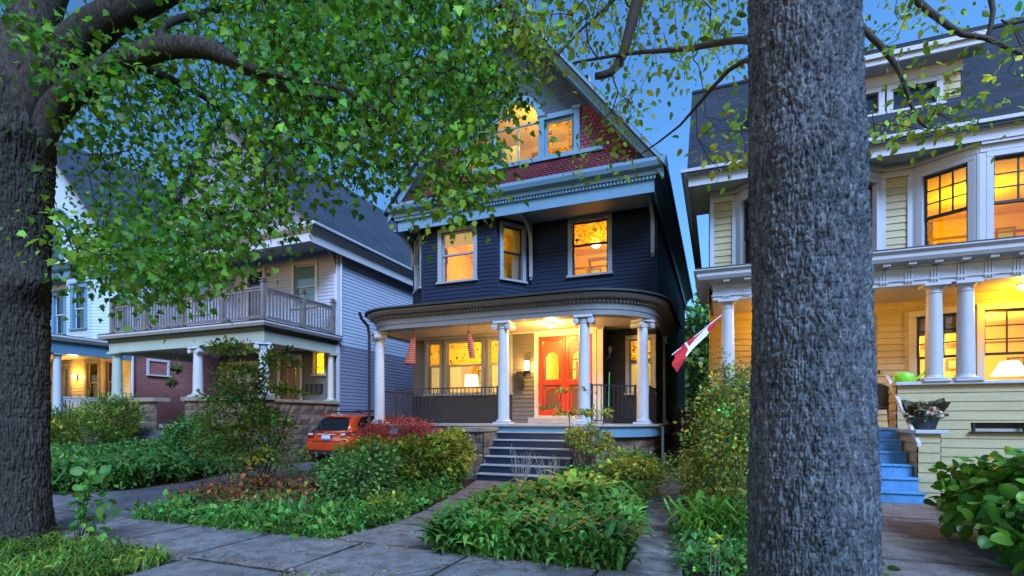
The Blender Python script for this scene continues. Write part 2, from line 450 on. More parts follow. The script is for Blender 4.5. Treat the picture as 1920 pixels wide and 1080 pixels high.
# ------------------------------------------------------------------ foliage
def _tri_fan(outline):
    return [(0, i, i + 1) for i in range(1, len(outline) - 1)]
def leaf_template(kind):
    """verts (V,3): x across, y along to the tip, z fold; faces of triangles"""
    if kind == 'maple':
        half = [(0, 0), (.14, .05), (.42, .10), (.30, .24), (.52, .46), (.28, .48), (.22, .66), (0, 1)]
    elif kind == 'ovate':
        half = [(0, 0), (.22, .18), (.30, .42), (.20, .72), (0, 1)]
    elif kind == 'round':
        half = [(0, 0), (.26, .06), (.42, .28), (.43, .52), (.27, .82), (0, 1)]
    elif kind == 'needle':
        half = [(0, 0), (.10, .3), (.08, .7), (0, 1)]
    elif kind == 'palm':
        half = [(0, 0), (.25, .0), (.55, .12), (.36, .3), (.62, .42), (.36, .5), (.5, .72), (.22, .7), (0, 1)]
    V = []; F = []
    n = len(half)
    mid = [(0, y, 0) for _, y in half]
    V = mid + [(x, y, .28 * x - .10 * y * y) for x, y in half] + [(-x, y, .28 * x - .10 * y * y) for x, y in half]
    V = [(a, b, c - (.10 * b * b if i < n else 0)) for i, (a, b, c) in enumerate(V)]
    for i in range(n - 1):
        for s in (0, 1):
            o = n + s * n
            q = (i, o + i, o + i + 1, i + 1) if s == 0 else (i, i + 1, o + i + 1, o + i)
            F.append((q[0], q[1], q[2])); F.append((q[0], q[2], q[3]))
    return np.array(V, dtype=np.float64), np.array(F)
def blade_template(w=.12, arch=.5, n=4):
    """a strap leaf that arches over; y is up/along, z the way it leans"""
    V = []; F = []
    for i in range(n + 1):
        t = i / n; hw = w * (1 - t ** 2.2) * (.55 + .9 * min(t * 2, 1)) * .5 + .002
        y = math.sin(t * math.pi / 2 * (1 + arch * .4)); z = arch * t * t
        V += [(-hw, y, z), (0, y, z - hw * .4), (hw, y, z)]
    for i in range(n):
        a = i * 3; b = a + 3
        for q in ((a, a + 1, b + 1, b), (a + 1, a + 2, b + 2, b + 1)):
            F.append((q[0], q[1], q[2])); F.append((q[0], q[2], q[3]))
    return np.array(V), np.array(F)
TPL = {k: leaf_template(k) for k in ('maple', 'ovate', 'round', 'needle', 'palm')}
TPL['strap'] = blade_template(.16, .75)
TPL['lance'] = blade_template(.20, .5)
TPL['grass'] = blade_template(.07, .6, 3)
TPL['curl'] = blade_template(.30, 1.1)

def nrm(a): return a / (np.linalg.norm(a, axis=1, keepdims=True) + 1e-9)

def leaf_np(P, tip, up, size, tpl, tint):
    """P (N,3), tip (N,3) leaf axis, up (N,3) approx normal, size (N,), tint (N,3)"""
    V, F = TPL[tpl]
    y = nrm(tip); x = nrm(np.cross(y, up)); z = np.cross(x, y)
    n, k = len(P), len(V)
    W = P[:, None, :] + size[:, None, None] * (V[None, :, 0:1] * x[:, None, :] + V[None, :, 1:2] * y[:, None, :] + V[None, :, 2:3] * z[:, None, :])
    FF = (F[None] + (np.arange(n) * k)[:, None, None]).reshape(-1, 3)
    T = np.repeat(tint, k, axis=0)
    return W.reshape(-1, 3), FF, T
def merge(parts):
    Vs, Fs, Ts = [], [], []; b = 0
    for V, F, T in parts:
        Vs.append(V); Fs.append(F + b); Ts.append(T); b += len(V)
    return np.concatenate(Vs), np.concatenate(Fs), np.concatenate(Ts)

def tints(n, var=.35, warm=.25, base=None):
    b = np.exp(NR.normal(0, var, n))[:, None]
    w = NR.normal(0, warm, n)[:, None]
    t = np.concatenate([b * (1 + w), b, b * (1 - .5 * w)], axis=1)
    if base is not None: t = t * base
    return np.clip(t, .05, 4)

def sprigs(C, per, spread, size, tpl, droop=.5, var=.3, cvar=.25, warm=.2, outward=None, flat=1.0, svar=.3, upbias=.7, basetint=None):
    """leaf clusters round the points C (K,3)"""
    K = len(C); n = K * per
    cid = np.repeat(np.arange(K), per)
    off = NR.normal(0, 1, (n, 3)) * spread * np.array([1, 1, flat])
    P = C[cid] + off
    tip = nrm(off + 1e-3) * .6 + NR.normal(0, .5, (n, 3)) + np.array([0, 0, -droop])
    if outward is not None: tip += outward[cid] * .6
    up = NR.normal(0, .55, (n, 3)) + np.array([0, 0, upbias])
    s = size * np.exp(np.clip(NR.normal(0, svar, n), -.6, .38))
    ct = tints(K, cvar, warm)[cid]
    t = ct * tints(n, var, warm * .6)
    if basetint is not None: t = t * basetint[cid]
    return leaf_np(P, tip, up, s, tpl, t)

def grow(limbs, targets, tip_r=.004, kink=.12, seglen=.35, sag=.0, power=2.4, inertia=.6):
    """Branching skeleton: limbs are lists of (x, y, z, r); every target is joined to the nearest wood.
    Returns an MB of tubes."""
    P = []; par = []; fixr = []
    mb = MB()
    for li in limbs:
        pts = [Vector(q[:3]) for q in li]; rr = [q[3] for q in li]
        if len(pts) > 2:      # smooth the limb
            q_, r_ = [], []
            for i in range(len(pts) - 1):
                p0, p1, p2, p3 = pts[max(i - 1, 0)], pts[i], pts[i + 1], pts[min(i + 2, len(pts) - 1)]
                k = max(2, min(8, int((p2 - p1).length / .12)))
                for j in range(k):
                    t = j / k
                    q_.append(.5 * ((2 * p1) + (p2 - p0) * t + (2 * p0 - 5 * p1 + 4 * p2 - p3) * t * t + (3 * p1 - p0 - 3 * p2 + p3) * t ** 3)); r_.append((rr[i] * (1 - t) + rr[i + 1] * t) * (1 + R.uniform(-.04, .04)))
            q_.append(pts[-1]); r_.append(rr[-1]); pts, rr = q_, r_
        mb.tube(pts, rr, 16 if rr[0] > .05 else 8)
        last = -1
        for i in range(len(pts)):
            if i: 
                k = max(1, int((pts[i] - pts[i-1]).length / seglen))
                for j in range(1, k + 1):
                    t = j / k
                    P.append(pts[i-1].lerp(pts[i], t)); par.append(last); fixr.append(rr[i-1] * (1 - t) + rr[i] * t); last = len(P) - 1
            else:
                P.append(pts[0]); par.append(-1); fixr.append(rr[0]); last = len(P) - 1
    nl = len(P)
    A = np.zeros((nl + len(targets) * 12 + 8, 3)); A[:nl] = np.array(P); cnt = nl
    T = [np.array(t) for t in targets]
    d0 = [np.min(np.linalg.norm(A[:nl] - t, axis=1)) for t in T]
    for idx in np.argsort(d0):
        t = T[idx]
        d = np.linalg.norm(A[:cnt] - t, axis=1)
        j = int(np.argmin(d)); a = Vector(A[j]); b = Vector(t)
        n = max(2, min(8, int(d[j] / seglen) + 1))
        last = j
        out = (a - Vector(A[par[j]])) if par[j] >= 0 else (b - a)
        out = out.normalized() * d[j] * .33 * inertia if out.length > 0 else Vector()
        for i in range(1, n + 1):
            s = i / n
            p = a.lerp(b, s) + out * (4 * s * (1 - s)) * .7 + Vector((R.gauss(0, 1), R.gauss(0, 1), R.gauss(0, 1))) * kink * .12 * (1 if i < n else 0) * min(1, d[j])
            p.z -= sag * 4 * s * (1 - s)
            P.append(p); par.append(last); fixr.append(0); A[cnt] = p; last = cnt; cnt += 1
    acc = [0.0] * len(P); rad = [0.0] * len(P)
    kids = [0] * len(P)
    for i in range(len(P)):
        if par[i] >= 0: kids[par[i]] += 1
    for i in range(len(P) - 1, -1, -1):
        if kids[i] == 0 and acc[i] == 0: acc[i] = tip_r ** power
        rad[i] = max(acc[i] ** (1 / power), tip_r)
        if par[i] >= 0: acc[par[i]] += acc[i]
    for i in range(nl, len(P)):
        j = par[i]
        rj = rad[j] if j >= nl else min(rad[i] * 1.3, max(fixr[j], tip_r))
        mb.tube([P[j], P[i]], [min(rj, rad[i] * 1.5), rad[i]], 5 if rad[i] < .02 else 7, False)
    return mb

def blob_targets(c, r, n, shell=.55, zmin=None):
    """points spread through an ellipsoid, crowding to its surface"""
    out = []
    while len(out) < n:
        v = Vector((R.gauss(0, 1), R.gauss(0, 1), R.gauss(0, 1))).normalized() * (R.random() ** (1 / 3) * (1 - shell) + shell * R.uniform(.75, 1.05))
        p = (c[0] + v.x * r[0], c[1] + v.y * r[1], c[2] + v.z * r[2])
        if zmin is not None and p[2] < zmin: continue
        out.append(p)
    return out

def shrub(name, label, cat, base, blobs, n, per, spread, size, tpl, mat, stem_mat, group=None, droop=.2, nstem=5, var=.3, cvar=.3, warm=.2, upbias=.7, tip_r=.004, flat=.7, cname='foliage', svar=.3, lean=.2):
    """blobs: list of (centre, radii, weight)"""
    t = thing(name, base, label, cat, group)
    tot = sum(b[2] for b in blobs); C = []
    for c, r, w in blobs:
        C += blob_targets(c, r, max(2, int(n * w / tot)), zmin=base[2] + .04)
    Ca = np.array(C)
    ctr = Ca.mean(axis=0)
    out = nrm(Ca - ctr)
    limbs = []
    for k in range(nstem):
        q = C[R.randrange(len(C))]
        a = Vector(base) + Vector((R.uniform(-.06, .06), R.uniform(-.06, .06), -.02)) * (1 + nstem * .2)
        b = Vector(q); m = a.lerp(b, .5) + Vector((R.uniform(-lean, lean), R.uniform(-lean, lean), .05))
        b = a.lerp(b, .8)
        r0 = tip_r * 4
        limbs.append([(*a, r0), (*m, r0 * .75), (*b, r0 * .45)])
    grow(limbs, C[::max(1, len(C) // 160)], tip_r).build('stem', stem_mat, t, smooth='all')
    V, F, T = sprigs(Ca, per, spread, size, tpl, droop, var, cvar, warm, out, flat, svar, upbias)
    V[:, 2] = np.maximum(V[:, 2], base[2] + .005)
    np_mesh(cname, V, F, mat, t, T)
    return t

def in_poly(x, y, poly):
    c = False; j = len(poly) - 1
    for i in range(len(poly)):
        xi, yi = poly[i]; xj, yj = poly[j]
        if (yi > y) != (yj > y) and x < (xj - xi) * (y - yi) / (yj - yi) + xi: c = not c
        j = i
    return c
def scatter(poly, n, edge_soft=0.0):
    xs = [p[0] for p in poly]; ys = [p[1] for p in poly]; out = []
    while len(out) < n:
        x = R.uniform(min(xs), max(xs)); y = R.uniform(min(ys), max(ys))
        if in_poly(x, y, poly): out.append((x, y))
    return out
def terrain(x, y):
    sx = min(1, max(0, (-12.6 - x) / 2.5)); sy = min(1, max(0, (y - 6.5) / 5.0))
    return .38 * sx * sx * (3 - 2 * sx) * sy * sy * (3 - 2 * sy)
def blades(pts, size, tpl, lean=.5, var=.3, warm=.2, svar=.35, zoff=None, cl=.9, upz=1.0, patch=1.5):
    """upright blades at ground points"""
    n = len(pts); P = np.array([(x, y, terrain(x, y) - .01) for x, y in pts])
    if zoff is not None: P[:, 2] += zoff
    a = NR.uniform(0, 2 * math.pi, n)
    h = np.stack([np.cos(a), np.sin(a), np.zeros(n)], 1)
    tip = h * lean * NR.uniform(.2, 1.2, n)[:, None] + np.array([0, 0, upz])
    s = size * np.exp(np.clip(NR.normal(0, svar, n), -.6, .40))
    g = np.exp(.28 * (np.sin(P[:, 0] * patch * 2.1 + 1) * np.cos(P[:, 1] * patch * 1.7) + np.sin(P[:, 0] * patch * 4.3 + P[:, 1] * patch * 3.1)))
    t = tints(n, var, warm) * g[:, None]
    return leaf_np(P, tip, h, s, tpl, t)

# bark: lattice value noise
_PERM = NR.integers(0, 1 << 30, 4096)
def vnoise(p):
    i = np.floor(p).astype(np.int64); f = p - i; f = f * f * (3 - 2 * f)
    def h(a, b, c):
        k = (a * 73856093) ^ (b * 19349663) ^ (c * 83492791)
        return (_PERM[(k & 4095)] ^ (k * 2654435761 & 0x3fffffff)) % 10007 / 10007.0
    r = 0
    for dx in (0, 1):
        for dy in (0, 1):
            for dz in (0, 1):
                w = (f[:, 0] if dx else 1 - f[:, 0]) * (f[:, 1] if dy else 1 - f[:, 1]) * (f[:, 2] if dz else 1 - f[:, 2])
                r = r + w * h(i[:, 0] + dx, i[:, 1] + dy, i[:, 2] + dz)
    return r
def bark_trunk(name, centre, radius, z0, z1, nth, nz, mat, parent, amp=.012, f=(34, 11), bumps=(), swirl=.0):
    """centre(z) -> (x, y); radius(z, theta) -> r; ridged bark as real relief"""
    th = np.linspace(0, 2 * math.pi, nth, endpoint=False); zz = np.linspace(z0, z1, nz)
    TH, ZZ = np.meshgrid(th, zz); TH = TH.ravel(); ZZ = ZZ.ravel()
    cx, cy = centre(ZZ); r = radius(ZZ, TH)
    cth, sth = np.cos(TH), np.sin(TH)
    wob = vnoise(np.stack([cth * r * 5, sth * r * 5, ZZ * 4], 1)) - .5
    q = lambda a, b: np.stack([cth * r * a + wob * 1.0, sth * r * a + wob, ZZ * b], 1)
    n1 = vnoise(q(*f)); n2 = vnoise(q(f[0] * 2.3, f[1] * 2.2) + 17); n3 = vnoise(q(6, 2.5) + 5); n4 = vnoise(q(f[0] * 5, f[1] * 6) + 31)
    rid = 1 - np.abs(2 * n1 - 1); rid2 = 1 - np.abs(2 * n2 - 1)
    d = amp * (rid ** 3 * -1.3 + rid2 ** 2.5 * -1.0 + n4 * .6) + (n3 - .5) * amp * .9
    for bth, bz, br, bs in bumps:
        dd = ((np.angle(np.exp(1j * (TH - bth))) * r) ** 2 + ((ZZ - bz)) ** 2) / br ** 2
        d = d + bs * np.exp(-dd)
    r = r + d
    V = np.stack([cx + cth * r, cy + sth * r, ZZ], 1)
    i = np.arange(nz - 1)[:, None] * nth; k = np.arange(nth)[None]; k2 = (k + 1) % nth
    F = np.stack([i + k, i + k2, i + nth + k2, i + nth + k], -1).reshape(-1, 4)
    return np_mesh(name, V, F, mat, parent, None, True)
# ------------------------------------------------------------------ building parts
def window(root, F, u0, u1, z0, z1, case=.11, trim='blue_trim', sash='grey_trim', style='double', panes=('glass', 'glass'), split=.5, proud=.05, name='window', sill=True, head=0.0):
    """u0..z1: outside of the casing. Returns the casing with its sashes and panes."""
    T = M[trim]
    mb = MB()
    mb.fbox(F, u0, u0 + case, -.10, proud, z0 + .05, z1 - case)
    mb.fbox(F, u1 - case, u1, -.10, proud, z0 + .05, z1 - case)
    mb.fbox(F, u0, u1, -.10, proud + .004, z1 - case, z1)
    if head: mb.fbox(F, u0 - .04, u1 + .04, -.02, proud + .05, z1, z1 + head)
    mb.fbox(F, u0 - (.03 if sill else 0), u1 + (.03 if sill else 0), -.10, proud + .05, z0 - .01, z0 + .05)
    # inner bead stepping back
    a0, a1, b0, b1 = u0 + case, u1 - case, z0 + .05, z1 - case
    w = mb.build(name, T, root, bevel=.006)
    s = MB(); t = .045
    zm = b0 + (b1 - b0) * split
    g = []
    if style in ('double', 'grid'):
        for lo, hi, wo in ((b0, zm + .02, -.075), (zm - .02, b1, -.045)):
            s.fbox(F, a0, a0 + t, wo - .03, wo, lo, hi); s.fbox(F, a1 - t, a1, wo - .03, wo, lo, hi)
            s.fbox(F, a0 + t, a1 - t, wo - .03, wo - .002, lo, lo + t); s.fbox(F, a0 + t, a1 - t, wo - .03, wo - .002, hi - t, hi)
            g.append((a0 + t - .01, a1 - t + .01, lo + t - .01, hi - t + .01, wo - .016))
        if style == 'grid':
            lo, hi = zm - .02 + t, b1 - t
            for i in (1, 2):
                u = a0 + t + (a1 - a0 - 2 * t) * i / 3; s.fbox(F, u - .012, u + .012, -.07, -.047, lo, hi)
                z = lo + (hi - lo) * i / 3; s.fbox(F, a0 + t, a1 - t, -.068, -.05, z - .011, z + .011)
    else:
        s.fbox(F, a0, a0 + t, -.08, -.045, b0, b1); s.fbox(F, a1 - t, a1, -.08, -.045, b0, b1)
        s.fbox(F, a0 + t, a1 - t, -.08, -.047, b0, b0 + t); s.fbox(F, a0 + t, a1 - t, -.08, -.047, b1 - t, b1)
        g.append((a0 + t - .01, a1 - t + .01, b0 + t - .01, b1 - t + .01, -.062))
    s.build('sash', M[sash], w)
    for q, pm in zip(g, panes):
        pb = MB(); pb.fbox(F, q[0], q[1], q[4] - .004, q[4], q[2], q[3]); pb.build('pane', M[pm], w)
    return w

ROOM_K = .36
def room(root, F, u0, u1, depth, z0, z1, wall='amber_wall', lamp=None, power=60, trim=True, inset=.12, lz=None, size=.25, col=None, name='room'):
    """A lit room behind a wall: back, sides, floor, ceiling, with woodwork; a lamp hangs in it."""
    col = col or ((1, .75, .05) if wall == 'gold_wall' else (1, .66, .10))
    mb = MB(); wi = -inset; wb = -depth
    mb.add([F(u0, wb, z0), F(u1, wb, z0), F(u1, wb, z1), F(u0, wb, z1)], [(0, 1, 2, 3)])
    mb.add([F(u0, wi, z0), F(u0, wb, z0), F(u0, wb, z1), F(u0, wi, z1)], [(0, 1, 2, 3)])
    mb.add([F(u1, wi, z0), F(u1, wb, z0), F(u1, wb, z1), F(u1, wi, z1)], [(3, 2, 1, 0)])
    mb.add([F(u0, wi, z1), F(u1, wi, z1), F(u1, wb, z1), F(u0, wb, z1)], [(0, 1, 2, 3)])
    mb.mi = 1
    mb.add([F(u0, wi, z0), F(u1, wi, z0), F(u1, wb, z0), F(u0, wb, z0)], [(3, 2, 1, 0)])
    if trim:
        mb.fbox(F, u0 + .01, u1 - .01, wb + .002, wb + .04, z1 - .45, z1 - .40)
        uc = u0 + (u1 - u0) * R.uniform(.3, .7)
        for a in (-.5, .42): mb.fbox(F, uc + a, uc + a + .08, wb + .002, wb + .045, z0, z0 + 2.0)
        mb.fbox(F, uc - .5, uc + .5, wb + .002, wb + .05, z0 + 2.0, z0 + 2.1)
    if z1 - z0 > 1.5:
        for uq, hq, wq in ((.2, .5, .5), (.72, .42, .36), (.45, .3, .3)):
            ua = u0 + (u1 - u0) * uq; zq = z0 + (z1 - z0) * R.uniform(.48, .6)
            mb.mi = 1; mb.fbox(F, ua, ua + wq, wb + .003, wb + .03, zq, zq + hq); mb.mi = 2; mb.fbox(F, ua + .05, ua + wq - .05, wb + .03, wb + .034, zq + .05, zq + hq - .05)
    mb.build(name, [M[wall], M['wood_trim'], M['dim_curtain']], root)
    l = bpy.data.lights.new("room_light", 'POINT'); l.energy = power * ROOM_K * (.60 if wall == 'gold_wall' else .75); l.color = col; l.shadow_soft_size = size
    lo = bpy.data.objects.new("room_light", l); COL.objects.link(lo)
    uu, ww = lamp if lamp else ((u0 + u1) / 2, -depth * .5)
    lo.location = F(uu, ww, lz if lz is not None else z1 - .5)
    return lo

def curtain(root, F, u0, u1, z0, z1, w=-.22, mat='curtain', name='curtain', n=24, amp=.02):
    vs = []; fs = []
    for i in range(n + 1):
        u = u0 + (u1 - u0) * i / n; ww = w + amp * math.sin(i * 1.9) + amp * .5 * math.sin(i * .7 + 2)
        vs += [F(u, ww, z0), F(u, ww * 1 + amp * .3, z1)]
    for i in range(n): fs.append((2*i, 2*i+2, 2*i+3, 2*i+1))
    mb = MB(); mb.add(vs, fs); o = mb.build(name, M[mat], root, smooth='all')
    a = o.data.color_attributes.new("tint", 'FLOAT_COLOR', 'POINT')
    a.data.foreach_set("color", np.ones(len(vs) * 4, dtype=np.float32))
    return o

def ionic(root, x, y, z0, z1, r=.135, mat='white', ang=0.0):
    """fluteless column with entasis: shaft > base, capital with paired scrolls"""
    mb = MB(); h = z1 - z0; pr = []
    for i in range(13):
        t = i / 12; pr.append((r * (1 - .16 * t ** 1.8), z0 + .12 + (h - .30) * t))
    mb.lathe((x, y), pr, 22)
    c = mb.build('porch_column', M[mat], root, smooth=True)
    b = MB(); b.box(x - r * 1.42, y - r * 1.42, z0 + .001, x + r * 1.42, y + r * 1.42, z0 + .05)
    b.lathe((x, y), [(r * 1.3, z0 + .05), (r * 1.4, z0 + .07), (r * 1.3, z0 + .09), (r * 1.1, z0 + .1), (r * 1.15, z0 + .115), (r * 1.02, z0 + .13)], 20)
    b.build('column_base', M[mat], c, smooth=True)
    k = MB(); r2 = r * .86
    k.lathe((x, y), [(r2, z1 - .19), (r2 * 1.15, z1 - .175), (r2 * 1.15, z1 - .16), (r2 * 1.02, z1 - .15), (r2 * 1.25, z1 - .09)], 20)
    ca, sa = math.cos(ang), math.sin(ang)
    rot = lambda a, b: (x + a * ca - b * sa, y + a * sa + b * ca)
    for sx in (-1, 1):
        q = [rot(sx * r * 1.25, -r * 1.15), rot(sx * r * 1.25, r * 1.15)]
        k.tube([(q[0][0], q[0][1], z1 - .125), (q[1][0], q[1][1], z1 - .125)], .075, 14)
        for sy in (-1, 1):
            e = [rot(sx * r * 1.25, sy * r * 1.15), rot(sx * r * 1.25, sy * (r * 1.15 + .015))]
            k.tube([(e[0][0], e[0][1], z1 - .125), (e[1][0], e[1][1], z1 - .125)], .03, 10)
    pts = [rot(a * r * 1.5, b * r * 1.35) for a, b in ((-1, -1), (1, -1), (1, 1), (-1, 1))]
    k.prism([(p[0], p[1], z1 - .055) for p in pts], (0, 0, .055))
    k.build('capital', M[mat], c, smooth=True)
    return c

def tuscan(root, x, y, z0, z1, r=.13, mat='ywhite'):
    mb = MB(); h = z1 - z0
    pr = [(r * (1 - .15 * (i / 12) ** 1.8), z0 + .10 + (h - .26) * i / 12) for i in range(13)]
    mb.lathe((x, y), pr, 22)
    c = mb.build('porch_column', M[mat], root, smooth=True)
    b = MB(); b.box(x - r * 1.5, y - r * 1.5, z0 + .001, x + r * 1.5, y + r * 1.5, z0 + .035)
    b.lathe((x, y), [(r * 1.42, z0 + .035), (r * 1.48, z0 + .055), (r * 1.36, z0 + .075), (r * 1.1, z0 + .085), (r * 1.02, z0 + .12)], 20)
    b.build('column_base', M[mat], c, smooth=True)
    k = MB(); r2 = r * .85
    k.lathe((x, y), [(r2, z1 - .17), (r2 * 1.12, z1 - .165), (r2 * 1.12, z1 - .15), (r2, z1 - .145), (r2, z1 - .09), (r2 * 1.15, z1 - .075), (r2 * 1.4, z1 - .045)], 20)
    k.box(x - r * 1.42, y - r * 1.42, z1 - .045, x + r * 1.42, y + r * 1.42, z1 - .002)
    k.build('capital', M[mat], c, smooth=True)
    return c

def arc_path(pts, radii, step=math.radians(9)):
    """polyline -> rounded path with outward (left-hand walk => outside on the right) normals"""
    out = []
    n = len(pts)
    for i, p in enumerate(pts):
        p = Vector((*p, 0))
        if i == 0 or i == n - 1 or radii[i] <= 0:
            q = Vector((*pts[min(i + 1, n - 1)], 0)) if i < n - 1 else None
            a = (Vector((*pts[i + 1], 0)) - p).normalized() if i < n - 1 else (p - Vector((*pts[i - 1], 0))).normalized()
            if 0 < i < n - 1:
                b = (p - Vector((*pts[i - 1], 0))).normalized()
                n1 = Vector((b.y, -b.x, 0)); n2 = Vector((a.y, -a.x, 0)); m = (n1 + n2); m = m / (m.dot(n1))
                out.append((p.x, p.y, m.x, m.y))
            else: out.append((p.x, p.y, a.y, -a.x))
            continue
        a = (p - Vector((*pts[i - 1], 0))).normalized(); b = (Vector((*pts[i + 1], 0)) - p).normalized()
        r = radii[i]; turn = math.atan2(a.cross(b).z, a.dot(b))
        tl = r * math.tan(abs(turn) / 2)
        s = p - a * tl
        nrm_ = Vector((a.y, -a.x, 0)); c = s - nrm_ * r * (1 if turn > 0 else -1)
        k = max(2, int(abs(turn) / step))
        for j in range(k + 1):
            an = turn * j / k
            nn = Vector((nrm_.x * math.cos(an) - nrm_.y * math.sin(an), nrm_.x * math.sin(an) + nrm_.y * math.cos(an), 0))
            q = c + nn * r * (1 if turn > 0 else -1)
            out.append((q.x, q.y, nn.x, nn.y))
    return out
def along(path, s):
    """point and normal at arc length s on an arc_path"""
    for (x0, y0, a0, b0), (x1, y1, a1, b1) in zip(path[:-1], path[1:]):
        l = math.hypot(x1 - x0, y1 - y0)
        if s <= l and l > 0:
            t = s / l; return x0 + (x1 - x0) * t, y0 + (y1 - y0) * t, a0 + (a1 - a0) * t, b0 + (b1 - b0) * t
        s -= l
    return path[-1]
def plen(path): return sum(math.hypot(b[0] - a[0], b[1] - a[1]) for a, b in zip(path[:-1], path[1:]))

def ashlar(mb, F, u0, u1, z0, z1, rows=4, wmin=.35, wmax=.75, proud=.05):
    """rough squared stone blocks, each a pillowed block with a broken face"""
    hs = [R.uniform(.8, 1.2) for _ in range(rows)]; k = (z1 - z0) / sum(hs); z = z0
    for h in hs:
        h *= k; u = u0 - R.uniform(0, .2)
        while u < u1:
            w = R.uniform(wmin, wmax); a = max(u, u0); b = min(u + w, u1)
            if u1 - b < .12: b = u1
            if b - a > .06:
                g = .012; nx, nz = 5, 3; vs = []; fs = []
                for j in range(nz):
                    for i in range(nx):
                        uu = a + g + (b - a - 2 * g) * i / (nx - 1); zz = z + g + (h - 2 * g) * j / (nz - 1)
                        edge = i in (0, nx - 1) or j in (0, nz - 1)
                        ww = proud * (.25 if edge else R.uniform(.7, 1.25))
                        vs.append(F(uu + (0 if edge else R.uniform(-.02, .02)), ww, zz))
                for j in range(nz - 1):
                    for i in range(nx - 1):
                        p = j * nx + i; fs.append((p, p + 1, p + nx + 1, p + nx))
                ring = [0, nx - 1, nz * nx - 1, (nz - 1) * nx]
                bsi = len(vs)
                for (uu, zz) in ((a + g, z + g), (b - g, z + g), (b - g, z + h - g), (a + g, z + h - g)): vs.append(F(uu, -.03, zz))
                e = [list(range(nx)), [nx - 1 + j * nx for j in range(nz)], list(range(nz * nx - 1, (nz - 1) * nx - 1, -1)), [(nz - 1 - j) * nx for j in range(nz)]]
                for s in range(4):
                    for q in range(len(e[s]) - 1):
                        fs.append((e[s][q + 1], e[s][q], bsi + s) if q else (e[s][1], e[s][0], bsi + s))
                    fs.append((e[s][-1], bsi + s, bsi + (s + 1) % 4))
                mb.add(vs, fs)
            u += w
            if b == u1: break
        z += h
    # mortar bed
    mb.fbox(F, u0, u1, -.05, 0, z0, z1)

def mold(prof_pairs): return prof_pairs
def table_lamp(label, x, y, z, shade_r=(.11, .17), shade_h=.22, stem_h=.28, base_mat='pewter', power=8, group=None):
    t = thing('table_lamp', (x, y, z), label, 'lamp', group)
    b = MB(); b.lathe((x, y), [(.075, z), (.08, z + .02), (.03, z + .05), (.055, z + .12), (.05, z + .17), (.015, z + .2), (.012, z + stem_h)], 14)
    b.build('lamp_base', M[base_mat], t, smooth=True)
    s = MB(); n = 20; zs = z + stem_h - .04; vs = []; fs = []
    for r, zz in ((shade_r[1], zs), (shade_r[0], zs + shade_h)):
        for k in range(n): a = 2 * math.pi * k / n; vs.append((x + r * math.cos(a), y + r * math.sin(a), zz))
    for k in range(n): fs.append((k, (k + 1) % n, n + (k + 1) % n, n + k))
    s.add(vs, fs); s.build('lamp_shade', M['shade_glow'], t, smooth='all')
    return t

def toothed(mb, path, wb, w0, w1, z0, z1, pitch, tooth=.5, s0=0.0, s1=None):
    """dentil course: one continuous band whose face steps between w0 (gap) and w1 (tooth)"""
    L_ = plen(path) if s1 is None else s1; s_ = s0; st_ = []
    while s_ < L_:
        st_ += [(s_, w0), (s_ + .001, w1), (s_ + pitch * tooth, w1), (s_ + pitch * tooth + .001, w0)]; s_ += pitch
    vs = []; fs = []
    for a, w in st_:
        x, y, nx, ny = along(path, a)
        for ww, z in ((wb, z0), (w, z0), (w, z1), (wb, z1)): vs.append((x + nx * ww, y + ny * ww, z))
    for i in range(len(st_) - 1):
        for k in range(4): fs.append((i*4 + k, (i+1)*4 + k, (i+1)*4 + (k+1) % 4, i*4 + (k+1) % 4))
    mb.add(vs, fs)
# ================================================================== dark blue gabled house
H1 = thing('house', (-5.2, 14.0, 0), 'tall navy clapboard house with a steep red scalloped gable and a curved columned porch', 'house')
FLR = 1.26
Fm, Fb = front(14.0), front(13.1)
FcR, FcL = seg((-5.67, 13.1), (-5.0, 14.0)), seg((-8.9, 14.0), (-8.0, 13.1))
FsR, FsL = seg((-1.5, 14.0), (-1.5, 27.0)), seg((-8.9, 27.0), (-8.9, 14.0))
SOF = 6.98
w = MB()
clap(w, Fm, -5.0, -1.5, 4.2, SOF, .105, [(-3.85, -2.66, 5.33, 6.95)])
clap(w, Fb, -8.0, -5.67, 4.2, SOF, .105, [(-7.47, -6.26, 5.28, 6.82)])
clap(w, FcR, 0, 1.122, 4.2, SOF, .105, [(.13, .94, 5.26, 6.86)])
clap(w, FcL, 0, 1.273, 4.2, SOF, .105, [(.32, 1.1, 5.26, 6.86)])
clap(w, FsR, 0, 13, 1.2, 7.2, .105)
clap(w, FsL, 0, 13, 1.2, 7.2, .105)
w.build('upper_wall', M['navy'], H1)
cb = MB(); cb.fbox(FsR, -.02, .10, .0, .03, 4.3, SOF); cb.build('corner_board', M['navy'], H1)
for uu in (-8.0, -5.67):
    cb = MB(); p = Fb(uu, 0, 0); cb.lathe((p[0], p[1]), [(.035, 4.3), (.035, SOF)], 6); cb.build('corner_board', M['navy'], H1)
